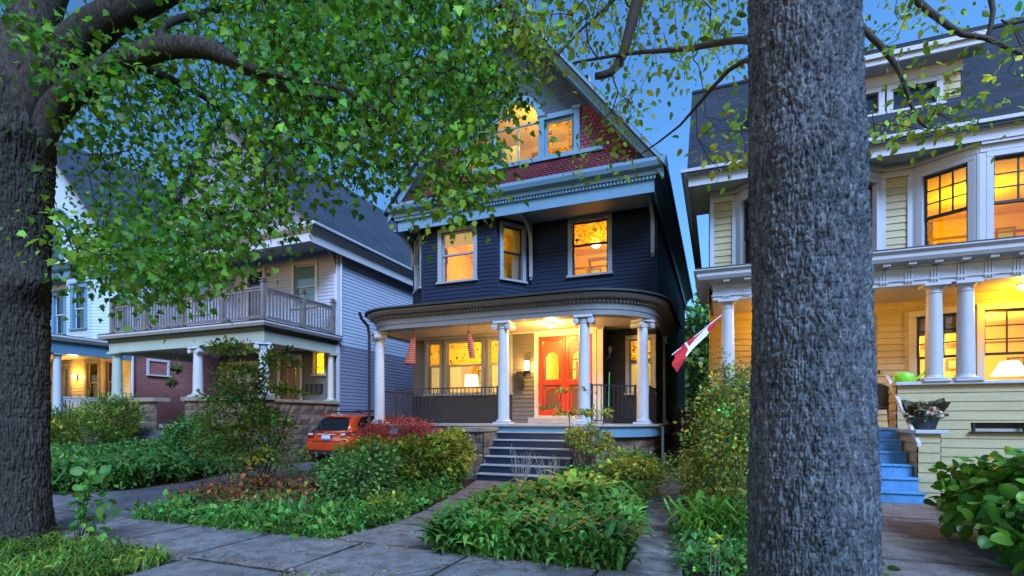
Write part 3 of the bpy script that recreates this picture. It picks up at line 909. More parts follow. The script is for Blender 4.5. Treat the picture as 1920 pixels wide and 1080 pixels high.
# ground floor walls within the porch
w = MB()
clap(w, Fm, -8.9, -2.9, FLR, 3.9, .12, [(-8.45, -5.55, 2.12, 3.82), (-4.84, -3.08, FLR, 3.82)])
w.build('porch_wall', M['porch_wall'], H1)
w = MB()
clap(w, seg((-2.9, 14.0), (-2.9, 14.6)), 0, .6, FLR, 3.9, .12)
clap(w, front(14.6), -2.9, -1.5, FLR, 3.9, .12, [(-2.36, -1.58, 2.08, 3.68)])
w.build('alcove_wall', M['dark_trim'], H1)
t = MB(); t.box(-3.04, 13.93, FLR, -2.88, 13.995, 3.88); t.build('pilaster', M['cream'], H1, bevel=.008)
t = MB(); t.box(-8.88, 13.955, FLR, -5.55, 13.998, FLR + .82); t.build('wainscot_panel', M['dark_trim'], H1, bevel=.01)
t = MB(); t.box(-8.9, 13.93, 3.84, -2.86, 13.97, 3.89); t.build('porch_crown_moulding', M['cream'], H1)
t = MB(); t.box(-4.9, 13.55, FLR + .002, -3.02, 13.95, FLR + .16); t.build('door_step', M['floor_grey'], H1, bevel=.01)

# ground floor windows
for a, b in ((-8.46, -7.84), (-7.80, -6.42), (-6.38, -5.54)):
    window(H1, Fm, a, b, 2.10, 3.84, .10, 'grey_trim', 'cream', 'double', ('glass', 'art_dots'), .54)
window(H1, front(14.6), -2.38, -1.56, 2.06, 3.70, .10, 'cream', 'grey_trim', 'double', ('glass', 'art_lat'), .56)
# upper windows
window(H1, Fm, -3.87, -2.64, 5.31, 6.96, .12, 'grey_trim', 'dark_trim', 'double', ('glass', 'art'), .57)
window(H1, Fb, -7.49, -6.24, 5.26, 6.84, .12, 'grey_trim', 'grey_trim', 'double', ('glass', 'glass'), .55)
window(H1, FcR, .11, .96, 5.24, 6.88, .10, 'grey_trim', 'dark_trim', 'double', ('glass', 'glass'), .52)
window(H1, FcL, .30, 1.12, 5.24, 6.88, .10, 'grey_trim', 'grey_trim', 'double', ('glass', 'dark_glass'), .5)

# ---- front door: two red leaves with arched lights
def arch_pts(uc, hw, z0, zs, n=14):
    """outline of an arched opening from bottom left over the top to bottom right"""
    return [(uc - hw, z0), (uc - hw, (z0 + zs) / 2)] + [(uc - hw * math.cos(math.pi * i / n), zs + hw * math.sin(math.pi * i / n)) for i in range(n + 1)] + [(uc + hw, (z0 + zs) / 2), (uc + hw, z0)]
def arched_panel(mb, F, u0, u1, z0, z1, uc, hw, a0, zs, w0, w1):
    inn = arch_pts(uc, hw, a0, zs); n = len(inn); outp = []
    for i, (u, z) in enumerate(inn):
        if i == 0: outp.append((u0, z0))
        elif i == n - 1: outp.append((u1, z0))
        else:
            if i <= 1: outp.append((u0, z))
            elif i >= n - 2: outp.append((u1, z))
            else:
                a = math.pi * (i - 2) / (n - 5)
                cu, sz = -math.cos(a), math.sin(a); k = 1 / max(abs(cu), sz)
                outp.append((uc + (u1 - u0) / 2 * max(-1, min(1, cu * k)), zs + (z1 - zs) * max(0, min(1, sz * k))))
    vs = [F(u, w1, z) for u, z in inn] + [F(u, w1, z) for u, z in outp] + [F(u, w0, z) for u, z in inn]
    fs = []
    for i in range(n - 1):
        fs.append((i, n + i, n + i + 1, i + 1)); fs.append((i, i + 1, 2 * n + i + 1, 2 * n + i))
    fs.append((0, n - 1, 2 * n - 1, n)); fs.append((n - 1, 0, 2 * n, 3 * n - 1))
    mb.add(vs, fs)
c = MB()
c.fbox(Fm, -4.86, -4.74, -.08, .05, FLR + .15, 3.72); c.fbox(Fm, -3.18, -3.06, -.08, .05, FLR + .15, 3.72)
c.fbox(Fm, -4.86, -3.06, -.08, .055, 3.72, 3.84); c.fbox(Fm, -4.86, -3.06, -.08, .06, FLR + .15, FLR + .22)
dcase = c.build('door_frame', M['cream'], H1, bevel=.006)
for a, b in ((-4.735, -3.965), (-3.955, -3.185)):
    z0, z1 = FLR + .225, 3.715
    lf = MB(); t_ = .10
    lf.fbox(Fm, a, a + t_, -.07, -.02, z0, z1); lf.fbox(Fm, b - t_, b, -.07, -.02, z0, z1)
    for q0, q1 in ((z0, z0 + .16), (z0 + .86, z0 + 1.0), (z1 - .12, z1)): lf.fbox(Fm, a + t_, b - t_, -.07, -.021, q0, q1)
    d = lf.build('front_door', M['red_door'], H1, bevel=.006)
    uc = (a + b) / 2
    pn = MB(); arched_panel(pn, Fm, a + t_, b - t_, z0 + 1.0, z1 - .12, uc, .19, z0 + 1.02, z1 - .62, -.075, -.045)
    pn.fbox(Fm, a + t_, b - t_, -.066, -.05, z0 + .16, z0 + .86)
    pn.build('door_panel', M['brown_door'], d)
    ar = MB()
    pts = arch_pts(uc, .235, z0 + .18, z0 + .56); pin = arch_pts(uc, .20, z0 + .215, z0 + .56)
    for i in range(len(pts) - 1):
        ar.add([Fm(*[pts[i][0], -.035, pts[i][1]]), Fm(pts[i+1][0], -.035, pts[i+1][1]), Fm(pin[i+1][0], -.035, pin[i+1][1]), Fm(pin[i][0], -.035, pin[i][1])], [(0, 3, 2, 1)])
    ar.build('door_moulding', M['red_door'], d)
    g = MB(); g.fbox(Fm, uc - .2, uc + .2, -.064, -.06, z0 + 1.0, z1 - .4); g.build('door_pane', M['glass'], d)
    if a > -4:
        k = MB(); k.tube([Fm(a + .05, -.02, z0 + .95), Fm(a + .05, .03, z0 + .95)], .02, 10); k.build('door_knob', M['pewter'], d)

# ---- rooms
room(H1, Fm, -8.86, -5.3, 3.2, 1.5, 3.88, 'amber_wall', (-6.4, -1.7), 95, True)
room(H1, Fm, -5.2, -2.95, 3.5, FLR, 3.88, 'amber_wall', (-4.2, -1.6), 140, True)
room(H1, front(14.6), -2.9, -1.53, 2.4, 1.6, 3.88, 'amber_wall', (-2.1, -1.0), 32, False)
room(H1, Fb, -7.95, -5.72, 3.6, 4.7, 6.93, 'gold_wall', (-6.5, -2.0), 75, True, .12)
room(H1, Fm, -4.7, -1.7, 3.2, 4.7, 6.93, 'gold_wall', (-3.2, -1.5), 75, True, lz=6.42, size=.12)
room(H1, front(13.05), -6.9, -3.1, 3.0, 8.0, 10.3, 'amber_wall', (-4.75, -1.0), 75, True, lz=9.35)
# bay side lights: closets behind the canted windows
room(H1, FcR, .02, 1.1, .95, 4.75, 6.93, 'gold_wall', (.5, -.5), 16, False)
room(H1, FcL, .2, 1.2, .75, 4.75, 6.93, 'gold_wall', (.7, -.4), 5, False, col=(1, .42, .28))
curtain(H1, Fm, -8.42, -7.88, 2.15, 3.1, -.2); curtain(H1, Fm, -7.76, -7.3, 2.15, 3.1, -.2, n=18)
curtain(H1, Fm, -6.32, -6.05, 2.15, 3.1, -.2, n=12)
curtain(H1, front(14.6), -2.34, -1.6, 2.1, 3.1, -.18)
curtain(H1, FcR, .62, .9, 5.3, 6.8, -.2, n=12)
for F_, a, b, z0_, z1_ in ((Fb, -7.4, -6.33, 6.35, 6.78), (FcR, .18, .9, 6.6, 6.82)):
    curtain(H1, F_, a, b, z0_, z1_, -.14, 'curtain', 'roller_shade', 6, .002)
curtain(H1, Fm, -4.7, -4.45, 2.5, 3.4, -.25, n=12)

# ---- cornice, soffit, gable
t = MB(); t.box(-8.60, 12.78, SOF, -1.42, 14.0, SOF + .03); t.box(-8.9, 14.0, SOF, -8.6, 26, SOF + .03); t.build('soffit', M['cream'], H1)
cpath = arc_path([(-8.62, 27), (-8.62, 12.75), (-1.40, 12.75), (-1.40, 27)], [0, 0, 0, 0])
t = MB()
t.sweep(cpath, [(-.05, 6.82), (0, 6.82), (0, 7.10), (.03, 7.12), (.03, 7.18), (.10, 7.20), (.12, 7.28), (.24, 7.34), (.29, 7.44), (.29, 7.52), (-.05, 7.52)])
t.build('cornice', M['blue_trim'], H1)
t = MB(); toothed(t, cpath, .02, .032, .075, 7.115, 7.178, .085, .55, 14.25, 21.47)
t.build('dentils', M['blue_trim'], H1)
AX, AZ, SL = -5.02, 12.30, 1.257
xr = lambda z, o=0.0: AX + (AZ - o - z) / SL
xl = lambda z, o=0.0: AX - (AZ - o - z) / SL
GY = 13.05
def hole(z):
    iv = []
    if 8.27 < z < 9.32: iv += [(-6.58, -5.78), (-4.26, -3.46)]
    if 8.27 < z < 9.30: iv += [(-5.66, -4.38)]
    elif 9.30 <= z < 9.94: 
        h = math.sqrt(max(0, .64 ** 2 - (z - 9.30) ** 2)); iv += [(-5.02 - h, -5.02 + h)]
    return iv
def strips(mb, z0, z1, dz, y):
    z = z0
    while z < z1 - 1e-6:
        b = min(z + dz, z1); zm = (z + b) / 2
        iv = [(xl(zm, .1), xr(zm, .1))]
        for h in hole(zm):
            nv = []
            for p, q in iv:
                if h[1] <= p or h[0] >= q: nv.append((p, q)); continue
                if h[0] > p: nv.append((p, h[0]))
                if h[1] < q: nv.append((h[1], q))
            iv = nv
        for p, q in iv: mb.add([(p, y, z), (q, y, z), (q, y, b), (p, y, b)], [(0, 1, 2, 3)])
        z = b
t = MB(); strips(t, 9.42, AZ - .12, .05, GY); t.build('gable_wall', M['teal_shingle'], H1)
t = MB(); strips(t, 8.15, 9.42, .05, GY); t.build('gable_backing', M['red_shingle'], H1)
t = MB()
def scallops(rows, inside, pos):
    for r in range(rows):
        x = -9 + (.065 if r % 2 else 0)
        while x < -.9:
            if inside(x, r) :
                sh = [(-.062, 0), (.062, 0), (.062, -.075), (.045, -.115), (.018, -.135), (-.018, -.135), (-.045, -.115), (-.062, -.075)]
                j = R.uniform(-.004, .004)
                t.add([pos(x + a, r, b + j * (b < -.05)) for a, b in sh], [(7, 6, 5, 4, 3, 2, 1, 0)])
            x += .13
# upright field beside the window group
def posu(x, r, b):
    z = 9.40 - r * .105 + b; k = -b / .135
    return (x, GY - .006 - .03 * k - .0, z)
def insu(x, r):
    z = 9.40 - r * .105 - .06
    return xl(z, .2) < x < xr(z, .2) and not (-6.75 < x < -3.3) and z > 8.2
scallops(12, insu, posu)
# flared skirt
def posk(x, r, b):
    s = (r * .105 - b) / .92; s = max(0, s)
    y = GY - .02 - .42 * s ** 1.25 - .028 * (-b / .135); z = 8.24 - .70 * s + .02 * (-b / .135)
    return (x, y, z)
def insk(x, r): z = 8.2 - .1 * r; return xl(z, .12) + .1 < x < xr(z, .12) - .1
scallops(9, insk, posk)
t.build('scalloped_shingles', M['red_shingle'], H1)
t = MB()
for s0 in range(8):
    a, b = s0 / 8 * 1.03, (s0 + 1) / 8 * 1.03
    ya, yb = GY - .01 - .42 * a ** 1.25, GY - .01 - .42 * b ** 1.25; za, zb = 8.22 - .70 * a, 8.22 - .70 * b
    t.add([(-8.3, ya, za), (-1.75, ya, za), (-1.75, yb, zb), (-8.3, yb, zb)], [(3, 2, 1, 0)])
t.build('skirt_backing', M['red_shingle'], H1)
for sx in (1, -1):
    t = MB(); X = lambda x: AX + sx * x
    t.add([(X(3.2), 12.52, 7.53), (X(3.92), 12.52, 7.53), (X(3.92), 13.1, 7.53), (X(3.35), 13.05, 8.0)], [(0, 1, 3) if sx > 0 else (3, 1, 0), (1, 2, 3) if sx > 0 else (3, 2, 1)])
    t.build('eave_return', M['slate_x'], H1)
# roof slabs and rake boards
t = MB()
for sx in (1, -1):
    X = lambda x: AX + sx * x
    e = 3.92; q = [(X(0), 12.48, AZ + .02), (X(e), 12.48, AZ + .02 - e * SL), (X(e), 12.48, AZ - .12 - e * SL), (X(0), 12.48, AZ - .12)]
    if sx < 0: q = q[::-1]
    t.prism(q, (0, 14.6, 0))
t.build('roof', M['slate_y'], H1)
t = MB()
for sx in (1, -1):
    X = lambda x: AX + sx * x
    for o0, o1, y0, y1, e in ((-.10, .30, 12.60, 12.66, 3.85), (.0, .10, 12.44, 12.60, 3.88), (.30, .36, 12.64, 13.05, 3.60)):
        q = [(X(0), y0, AZ - o0 - .02), (X(e), y0, AZ - o0 - .02 - e * SL), (X(e), y0, AZ - o1 - .02 - e * SL), (X(0), y0, AZ - o1 - .02)]
        if o0 < 0: q = [(X(0), y0, AZ + .0), (X(e), y0, AZ - e * SL), (X(e), y0, AZ - .40 - e * SL), (X(0), y0, AZ - .40)]
        if sx < 0: q = q[::-1]
        t.prism(q, (0, y1 - y0, 0))
t.build('rake_board', M['blue_trim'], H1)
# palladian window
Fg = front(GY)
t = MB()
t.fbox(Fg, -6.75, -2.68, 0, .14, 8.17, 8.27)
t.fbox(Fg, -6.75, -3.30, 0, .05, 8.27, 8.33)
for u in (-6.68, -5.72, -4.32, -3.36):
    t.fbox(Fg, u - .075, u + .075, -.05, .09, 8.27, 9.36); t.fbox(Fg, u - .10, u + .10, -.02, .12, 9.36, 9.44); t.fbox(Fg, u - .09, u + .09, 0, .11, 8.27, 8.36)
for a, b in ((-6.605, -5.795), (-4.245, -3.435)): t.fbox(Fg, a, b, -.03, .07, 9.27, 9.40)
n = 18
for i in range(n):
    a0, a1 = math.pi * i / n, math.pi * (i + 1) / n; vs = []
    for w_ in (.08, -.04):
        for r_ in (.60, .76):
            for a in (a0, a1): vs.append(Fg(-5.02 - r_ * math.cos(a), w_, 9.30 + r_ * math.sin(a)))
    t.add(vs, [(0, 1, 3, 2), (4, 6, 7, 5), (0, 4, 5, 1), (2, 3, 7, 6)])
pw = t.build('palladian_window', M['blue_trim'], H1)
sb = MB()
sb.fbox(Fg, -5.04, -5.0, -.07, -.04, 8.27, 9.30); sb.fbox(Fg, -5.65, -4.39, -.075, -.035, 9.28, 9.32)
sb.fbox(Fg, -5.65, -4.39, -.08, -.03, 8.27, 8.33)
for a, b in ((-6.605, -5.795), (-4.245, -3.435)):
    sb.fbox(Fg, a, a + .08, -.06, -.01, 8.27, 9.27); sb.fbox(Fg, b - .08, b, -.06, -.01, 8.27, 9.27); sb.fbox(Fg, a + .08, b - .08, -.06, -.012, 8.27, 8.37); sb.fbox(Fg, a + .08, b - .08, -.06, -.012, 9.18, 9.27)
sb.build('sash', M['blue_trim'], pw)
g = MB(); g.fbox(Fg, -5.66, -4.38, -.062, -.058, 8.3, 9.95); g.build('pane', M['glass'], pw)
for a, b in ((-6.53, -5.87), (-4.17, -3.51)):
    g = MB(); g.fbox(Fg, a + .12, b - .12, -.042, -.038, 8.36 + .13, 9.06); g.build('pane', M['glass'], pw)
    bd = MB()
    bd.fbox(Fg, a, a + .12, -.042, -.038, 8.36, 9.19); bd.fbox(Fg, b - .12, b, -.042, -.038, 8.36, 9.19); bd.fbox(Fg, a + .12, b - .12, -.042, -.038, 8.36, 8.49); bd.fbox(Fg, a + .12, b - .12, -.042, -.038, 9.06, 9.19)
    bd.build('leaded_border', M['art'], pw)
curtain(H1, Fg, -5.6, -5.06, 8.3, 8.95, -.3, amp=.01)

# brackets under the gable overhang
def bracket(root, x, y, z1, h=1.2, depth=1.0, dx=.10, mat='grey_trim'):
    t = MB(); p = [(x, y, z1 - h), (x, y - .07, z1 - h + .04), (x, y - .08, z1 - .55)]
    for i in range(9):
        a = math.pi / 2 * i / 8; p.append((x, y - depth + (depth - .08) * math.cos(a), z1 - .55 + .47 * math.sin(a)))
    p += [(x, y - depth, z1), (x, y, z1)]
    t.prism(p, (dx, 0, 0)); t.lathe((x + dx / 2, y - .04), [(.02, z1 - h - .06), (.045, z1 - h - .03), (.03, z1 - h)], 10)
    return t.build('bracket', M[mat], root, bevel=.008)
bracket(H1, -1.62, 13.97, SOF, 1.3, 1.1); bracket(H1, -4.98, 13.93, SOF, 1.6, .95); bracket(H1, -8.88, 13.9, SOF, .9, 1.0)

# ---- porch
ppath = arc_path([(-8.98, 15.6), (-8.98, 11.9), (-1.56, 11.9), (-1.56, 17.5)], [0, .9, 1.55, 0])
t = MB(); t.sweep(ppath, [(-.16, 3.80), (.16, 3.80), (.16, 3.92), (.18, 3.925), (.18, 4.06), (.21, 4.08), (.21, 4.145), (.36, 4.17), (.42, 4.23), (.42, 4.27), (-.16, 4.27)])
t.build('porch_entablature', M['entab'], H1)
t = MB(); toothed(t, ppath, .19, .212, .255, 4.082, 4.14, .085, .52)
t.build('porch_dentils', M['entab'], H1)
t = MB(); pl = [(x + nx * .0, y + ny * .0, 3.90) for x, y, nx, ny in ppath]; t.poly(pl[::-1]); t.build('porch_ceiling', M['ceil'], H1)
t = MB()
out_ = [(x + nx * .50, y + ny * .50) for x, y, nx, ny in ppath]
inn_ = [(min(max(x, -8.95), -1.45), max(y, 14.02)) for x, y, nx, ny in ppath]
no = len(out_)
vs = [(x, y, 4.285) for x, y in out_] + [(x, y, 4.33) for x, y in out_] + [(x, y, 4.62) for x, y in inn_]
fs = []
for i in range(no - 1): fs += [(i, i + 1, no + i + 1, no + i), (no + i, no + i + 1, 2 * no + i + 1, 2 * no + i), (i + 1, i, 2 * no + i, 2 * no + i + 1)]
t.add(vs, fs); t.build('porch_roof', M['roof_dark'], H1)
t = MB(); fl = [(x + nx * .24, y + ny * .24, FLR) for x, y, nx, ny in ppath]
t.prism([(a, b, FLR - .05) for a, b, c_ in fl], (0, 0, .05)); t.build('porch_floor', M['floor_grey'], H1)
t = MB(); t.sweep(ppath, [(-.05, FLR - .30), (.16, FLR - .30), (.16, FLR - .052), (-.05, FLR - .052)]); t.build('porch_skirt_board', M['blue_trim'], H1)
# stone foundation under the porch and house
t = MB()
pts = [(p[0], p[1]) for p in ppath]
i0 = 0
corner = [p for p in arc_path([(-8.98, 15.6), (-8.98, 11.9), (-1.56, 11.9), (-1.56, 17.5)], [0, .9, 1.55, 0], math.radians(23))]
for a, b in zip(corner[:-1], corner[1:]):
    l = math.hypot(b[0] - a[0], b[1] - a[1])
    if l > .05: 
        Fs = Fr(a[0], a[1], b[0] - a[0], b[1] - a[1]); ashlar(t, Fs, 0, l, -.05, FLR - .30, 4, .3, .6)
ashlar(t, seg((-1.5, 17.5), (-1.5, 27)), 0, 9.5, -.05, 1.2, 4)
ashlar(t, seg((-8.9, 27), (-8.9, 15.6)), 0, 11.4, -.05, 1.2, 4)
t.build('stone_foundation', M['stone'], H1)
# cheek walls
for x0, x1, y0, xc0, xc1 in ((-5.72, -5.02, 10.85, -5.82, -4.99), (-2.93, -2.55, 11.0, -2.96, -2.5)):
    t = MB(); ashlar(t, front(y0), x0, x1, -.05, 1.08, 4, .25, .4); ashlar(t, seg((x1, y0), (x1, 11.9)), 0, 11.9 - y0, -.05, 1.08, 4, .25, .45); ashlar(t, seg((x0, 11.9), (x0, y0)), 0, 11.9 - y0, -.05, 1.08, 4, .25, .45)
    cw = t.build('cheek_wall', M['stone'], H1)
    t = MB(); t.box(xc0, y0 - .1, 1.081, xc1, 11.74, 1.19); t.build('wall_cap', M['stone_cap'], cw, bevel=.02)
# steps
t = MB(); t2 = MB(); rs = FLR / 7; y0 = 10.43
for k in range(7):
    t.box(-4.98, y0 + k * .235, 0 if k == 0 else k * rs - .04, -2.95, y0 + k * .235 + .03 if k < 6 else 11.8, (k + 1) * rs - .036)
    if k < 6: t2.box(-5.0, y0 + k * .235 - .035, (k + 1) * rs - .034, -2.96, y0 + (k + 1) * .235 + .0, (k + 1) * rs)
st = t.build('front_steps', M['stair_navy'], H1); t2.build('tread', M['stair_edge'], st, bevel=.008)
# columns
for x, y, an in ((-8.84, 12.16, -.8), (-8.98, 14.7, 1.57), (-4.95, 11.9, 0), (-2.90, 11.9, .06), (-1.70, 12.95, .95), (-1.56, 15.9, 1.57)):
    ionic(H1, x, y, FLR, 3.80, .145, 'white', an)
# railings
def iron_rail(root, F, u0, u1, z0, zt, step=.115, lattice=False, name='porch_railing'):
    t = MB()
    t.fbox(F, u0, u1, -.018, .018, zt - .03, zt); t.fbox(F, u0, u1, -.012, .012, z0 + .08, z0 + .10)
    u = u0 + step / 2
    while u < u1: t.fbox(F, u - .008, u + .008, -.008, .008, z0 + .10, zt - .03); u += step
    for a in (u0 + .02, u1 - .02): t.fbox(F, a - .015, a + .015, -.015, .015, z0, zt + .02)
    o = t.build(name, M['iron'], root)
    if lattice:
        g = MB(); z = z0 + .18
        while z < zt - .1: g.fbox(F, u0 + .03, u1 - .03, .008, .012, z - .003, z + .003); z += .105
        g.build('lattice_wire', M['grey_trim'], o)
    return o
iron_rail(H1, front(11.9), -8.15, -5.10, FLR, 2.2, .115)
iron_rail(H1, seg((-8.98, 14.55), (-8.98, 12.35)), 0, 2.2, FLR, 2.2, .1, True)
iron_rail(H1, seg((-2.76, 11.93), (-1.83, 12.78)), 0, 1.26, FLR, 2.2)
iron_rail(H1, seg((-1.56, 13.15), (-1.56, 15.76)), 0, 2.6, FLR, 2.2)
# lamps, letter box, downpipe
t = MB(); t.lathe((-4.05, 12.95), [(.12, 3.86), (.15, 3.872), (.15, 3.899)], 20); pl_ = t.build('ceiling_lamp', M['pewter'], H1, smooth=True)
t = MB(); t.lathe((-4.05, 12.95), [(.03, 3.772), (.09, 3.79), (.125, 3.825), (.12, 3.859)], 20); t.build('lamp_glass', M['bulb_glow'], pl_, smooth=True)
t = MB(); t.fbox(Fm, -5.12, -5.0, .022, .05, 2.72, 3.06); t.fbox(Fm, -5.12, -5.0, .05, .17, 3.05, 3.08); t.fbox(Fm, -5.12, -5.0, .05, .17, 2.76, 2.78); wl = t.build('wall_lamp', M['iron'], H1)
t = MB(); t.fbox(Fm, -5.11, -5.01, .055, .16, 2.785, 3.045); t.build('lamp_glass', M['bulb_glow'], wl)
t = MB(); t.fbox(Fm, -5.34, -5.16, .025, .13, 2.28, 2.72); t.fbox(Fm, -5.36, -5.14, .025, .15, 2.70, 2.76); t.fbox(Fm, -5.31, -5.19, .13, .136, 2.5, 2.6); t.build('letter_box', M['iron'], H1, bevel=.01)
t = MB(); t.tube([Fr(-2.9, 14.0, 0, 1)(.3, .03, 3.05), Fr(-2.9, 14.0, 0, 1)(.3, .12, 3.1), Fr(-2.9, 14.0, 0, 1)(.3, .14, 3.2)], .015, 8); t.lathe((-2.76, 14.3), [(.02, 3.2), (.05, 3.25), (.055, 3.36), (.03, 3.40)], 12); t.build('alcove_sconce', M['grey_trim'], H1)
t = MB(); t.tube([(-8.98, 11.46, 4.26), (-8.98, 11.56, 4.1), (-8.96, 11.80, 3.95), (-8.96, 11.86, 3.7), (-8.96, 11.86, .3), (-8.98, 11.76, .12)], .04, 10); t.build('downpipe', M['iron'], H1)
t = MB(); t.tube([(-1.3, 13.7, .1), (-1.3, 13.7, 1.2)], .035, 8); t.build('downpipe', M['grey_trim'], H1)
def plight(x, y, z, e, size=.06, col=(1, .56, .13)):
    l = bpy.data.lights.new("lamp_light", 'POINT'); l.energy = e * .72; l.color = col; l.shadow_soft_size = size
    o = bpy.data.objects.new("lamp_light", l); COL.objects.link(o); o.location = (x, y, z)
plight(-4.05, 12.95, 3.68, 75, .1)
p = Fm(-5.06, .26, 2.91); plight(*p, 12, .05)
# things on the porch
for (px, py, y, lab, wid, h, sx) in ((776, 622, 12.05, 'orange red patterned windsock flaring out at the left end of the porch', .155, .86, -.13), (879, 616, 11.98, 'narrow dark red windsock hanging before the middle porch window', .075, .74, .10)):
    c0 = on_y(px, py, y); t_ = thing('windsock', (c0.x, c0.y, c0.z - h), lab, 'windsock', 'windsocks hung along the porch')
    mb = MB(); n = 16; vs = []; fs = []; K = 9
    for j in range(K + 1):
        q = j / K; r_ = (.05 + (wid - .05) * q) if wid > .1 else (.03 + (wid - .03) * min(1, q * 3))
        for k in range(n):
            a = 2 * math.pi * k / n
            vs.append((c0.x + sx * q + r_ * math.cos(a), c0.y + r_ * math.sin(a), c0.z - .08 - h * q * .92 + .01 * math.sin(a * 3 + j)))
    for j in range(K):
        for k in range(n): fs.append((j*n + k, j*n + (k+1) % n, (j+1)*n + (k+1) % n, (j+1)*n + k))
    mb.add(vs, fs); mb.build('cloth', M['windsock'], t_, smooth='all')
    s_ = MB(); s_.tube([(c0.x, c0.y, c0.z + .14), (c0.x, c0.y, c0.z - .08)], .006, 6); s_.lathe((c0.x, c0.y), [(.045, c0.z - .09), (.045, c0.z - .075)], 12); s_.build('cord', M['iron'], t_)
bp_ = on_y(1143, 778, 13.9)
t_ = thing('broom', (bp_.x, 13.9, FLR), 'green handled broom leaning in the dark corner right of the red door', 'broom')
mb = MB(); mb.tube([(bp_.x, 13.75, FLR + .28), (bp_.x + .0, 13.9, FLR + 1.38)], .015, 8); mb.build('handle', paint('green_plastic', (.03, .30, .12), .4, .1), t_)
mb = MB(); mb.prism([(bp_.x - .14, 13.70, FLR + .002), (bp_.x + .14, 13.70, FLR + .002), (bp_.x + .06, 13.73, FLR + .30), (bp_.x - .06, 13.73, FLR + .30)], (0, .05, 0)); mb.build('bristles', M['dark_trim'], t_)
lp = on_y(884, 722, 15.0)
tb_ = thing('side_table', (lp.x, 15, 1.5), 'dark wooden table under the shaded lamp behind the porch window', 'table')
ws = MB(); ws.box(lp.x - .55, 14.75, 2.02, lp.x + .6, 15.25, 2.06); ws.build('table_top', M['wood_trim'], tb_)
for a in (-.5, .5):
    for b in (14.8, 15.2): q = MB(); q.box(lp.x + a - .025, b - .025, 1.502, lp.x + a + .025, b + .025, 2.018); q.build('leg', M['wood_trim'], tb_)
table_lamp('white shaded table lamp lit behind the middle porch window', lp.x, 15.0, 2.062, (.20, .22), .36, .42)
# bentwood ceiling lamp seen through the upper right window and attic globe
for (x, y, z, lab, r_) in ((-3.35, 15.2, 6.62, 'round glowing ceiling lamp behind the upper right window', .16), (-4.55, 13.9, 9.30, 'white globe lamp glowing inside the attic window', .12)):
    t_ = thing('pendant_lamp', (x, y, z), lab, 'lamp')
    mb = MB(); mb.lathe((x, y), [(.02, z - r_), (r_ * .7, z - r_ * .7), (r_, z), (r_ * .7, z + r_ * .7), (.03, z + r_)], 16); mb.build('globe', M['bulb_glow'], t_, smooth=True)
    mb = MB(); mb.tube([(x, y, z + r_), (x, y, z + r_ + (.15 if z < 8 else .8))], .012, 8); mb.build('rod', M['pewter'], t_)
# ================================================================== yellow house on the right
H2 = thing('house', (3.5, 13.0, 0), 'pale yellow clapboard house with white porch columns and a bright blue stair', 'house')
YF = 1.215
XL, XR = -.15, 9.4
# upper storey: wall line 11.85 with two bays reaching 11.3
U0 = 11.85
ub = [(XL, U0), (.38, U0), (.85, 11.3), (2.25, 11.3), (2.90, U0), (3.42, U0), (4.2, 11.3), (6.3, 11.3), (7.1, U0), (XR, U0)]
PR, YZ0, YZ1 = .135, 4.4, 5.98
wins = {1: (.09, .66), 2: (.12, 1.28), 3: (.14, .79), 5: (.09, .90), 6: (.12, 1.32), 7: (.1, .9)}
w = MB(); tr = MB()
for i, (a, b) in enumerate(zip(ub[:-1], ub[1:])):
    F = seg(a, b); l = math.hypot(b[0] - a[0], b[1] - a[1])
    holes = []
    if i in wins: u0, u1 = wins[i]; u1 = min(u1, l - .06); holes = [(u0, u1, 4.42, 5.96)]
    clap(w, F, 0, l, 4.3, 6.2, PR, holes)
    tr.fbox(F, .0, l, .026, .06, 5.97, 6.14); tr.fbox(F, .0, l, .03, .12, 6.08, 6.2)
    for uu in (0.0, l - .09):
        cbm = MB(); cbm.fbox(F, uu, uu + .09, .024, .045, 4.3, 5.97); cbm.build('corner_board', M['ywhite'], H2)
ySL = seg((XL, 24.0), (XL, U0)); ySR = seg((XR, U0), (XR, 24.0))
clap(w, ySL, 0, 12.15, .5, 6.2, PR); clap(w, ySR, 0, 12.15, .5, 6.2, PR)
for q in ub[1:-1]:
    t = MB(); t.lathe(q, [(.05, 4.3), (.05, 6.19)], 8); t.build('corner_post', M['ywhite'], H2)
w.build('upper_wall', M['yellow'], H2); tr.build('frieze_board', M['ywhite'], H2)
for i, (u0, u1) in wins.items():
    a, b = ub[i], ub[i + 1]; F = seg(a, b); l = math.hypot(b[0] - a[0], b[1] - a[1]); u1 = min(u1, l - .06)
    window(H2, F, u0 - .03, u1 + .03, 4.40, 5.98, .105, 'ywhite', 'black_sash', 'grid', ('glass', 'glass'), .46, .05)
F = seg(ub[6], ub[7]); window(H2, F, 1.38, 2.04, 4.40, 5.98, .1, 'ywhite', 'black_sash', 'grid', ('dim_glass', 'dim_glass'), .46)
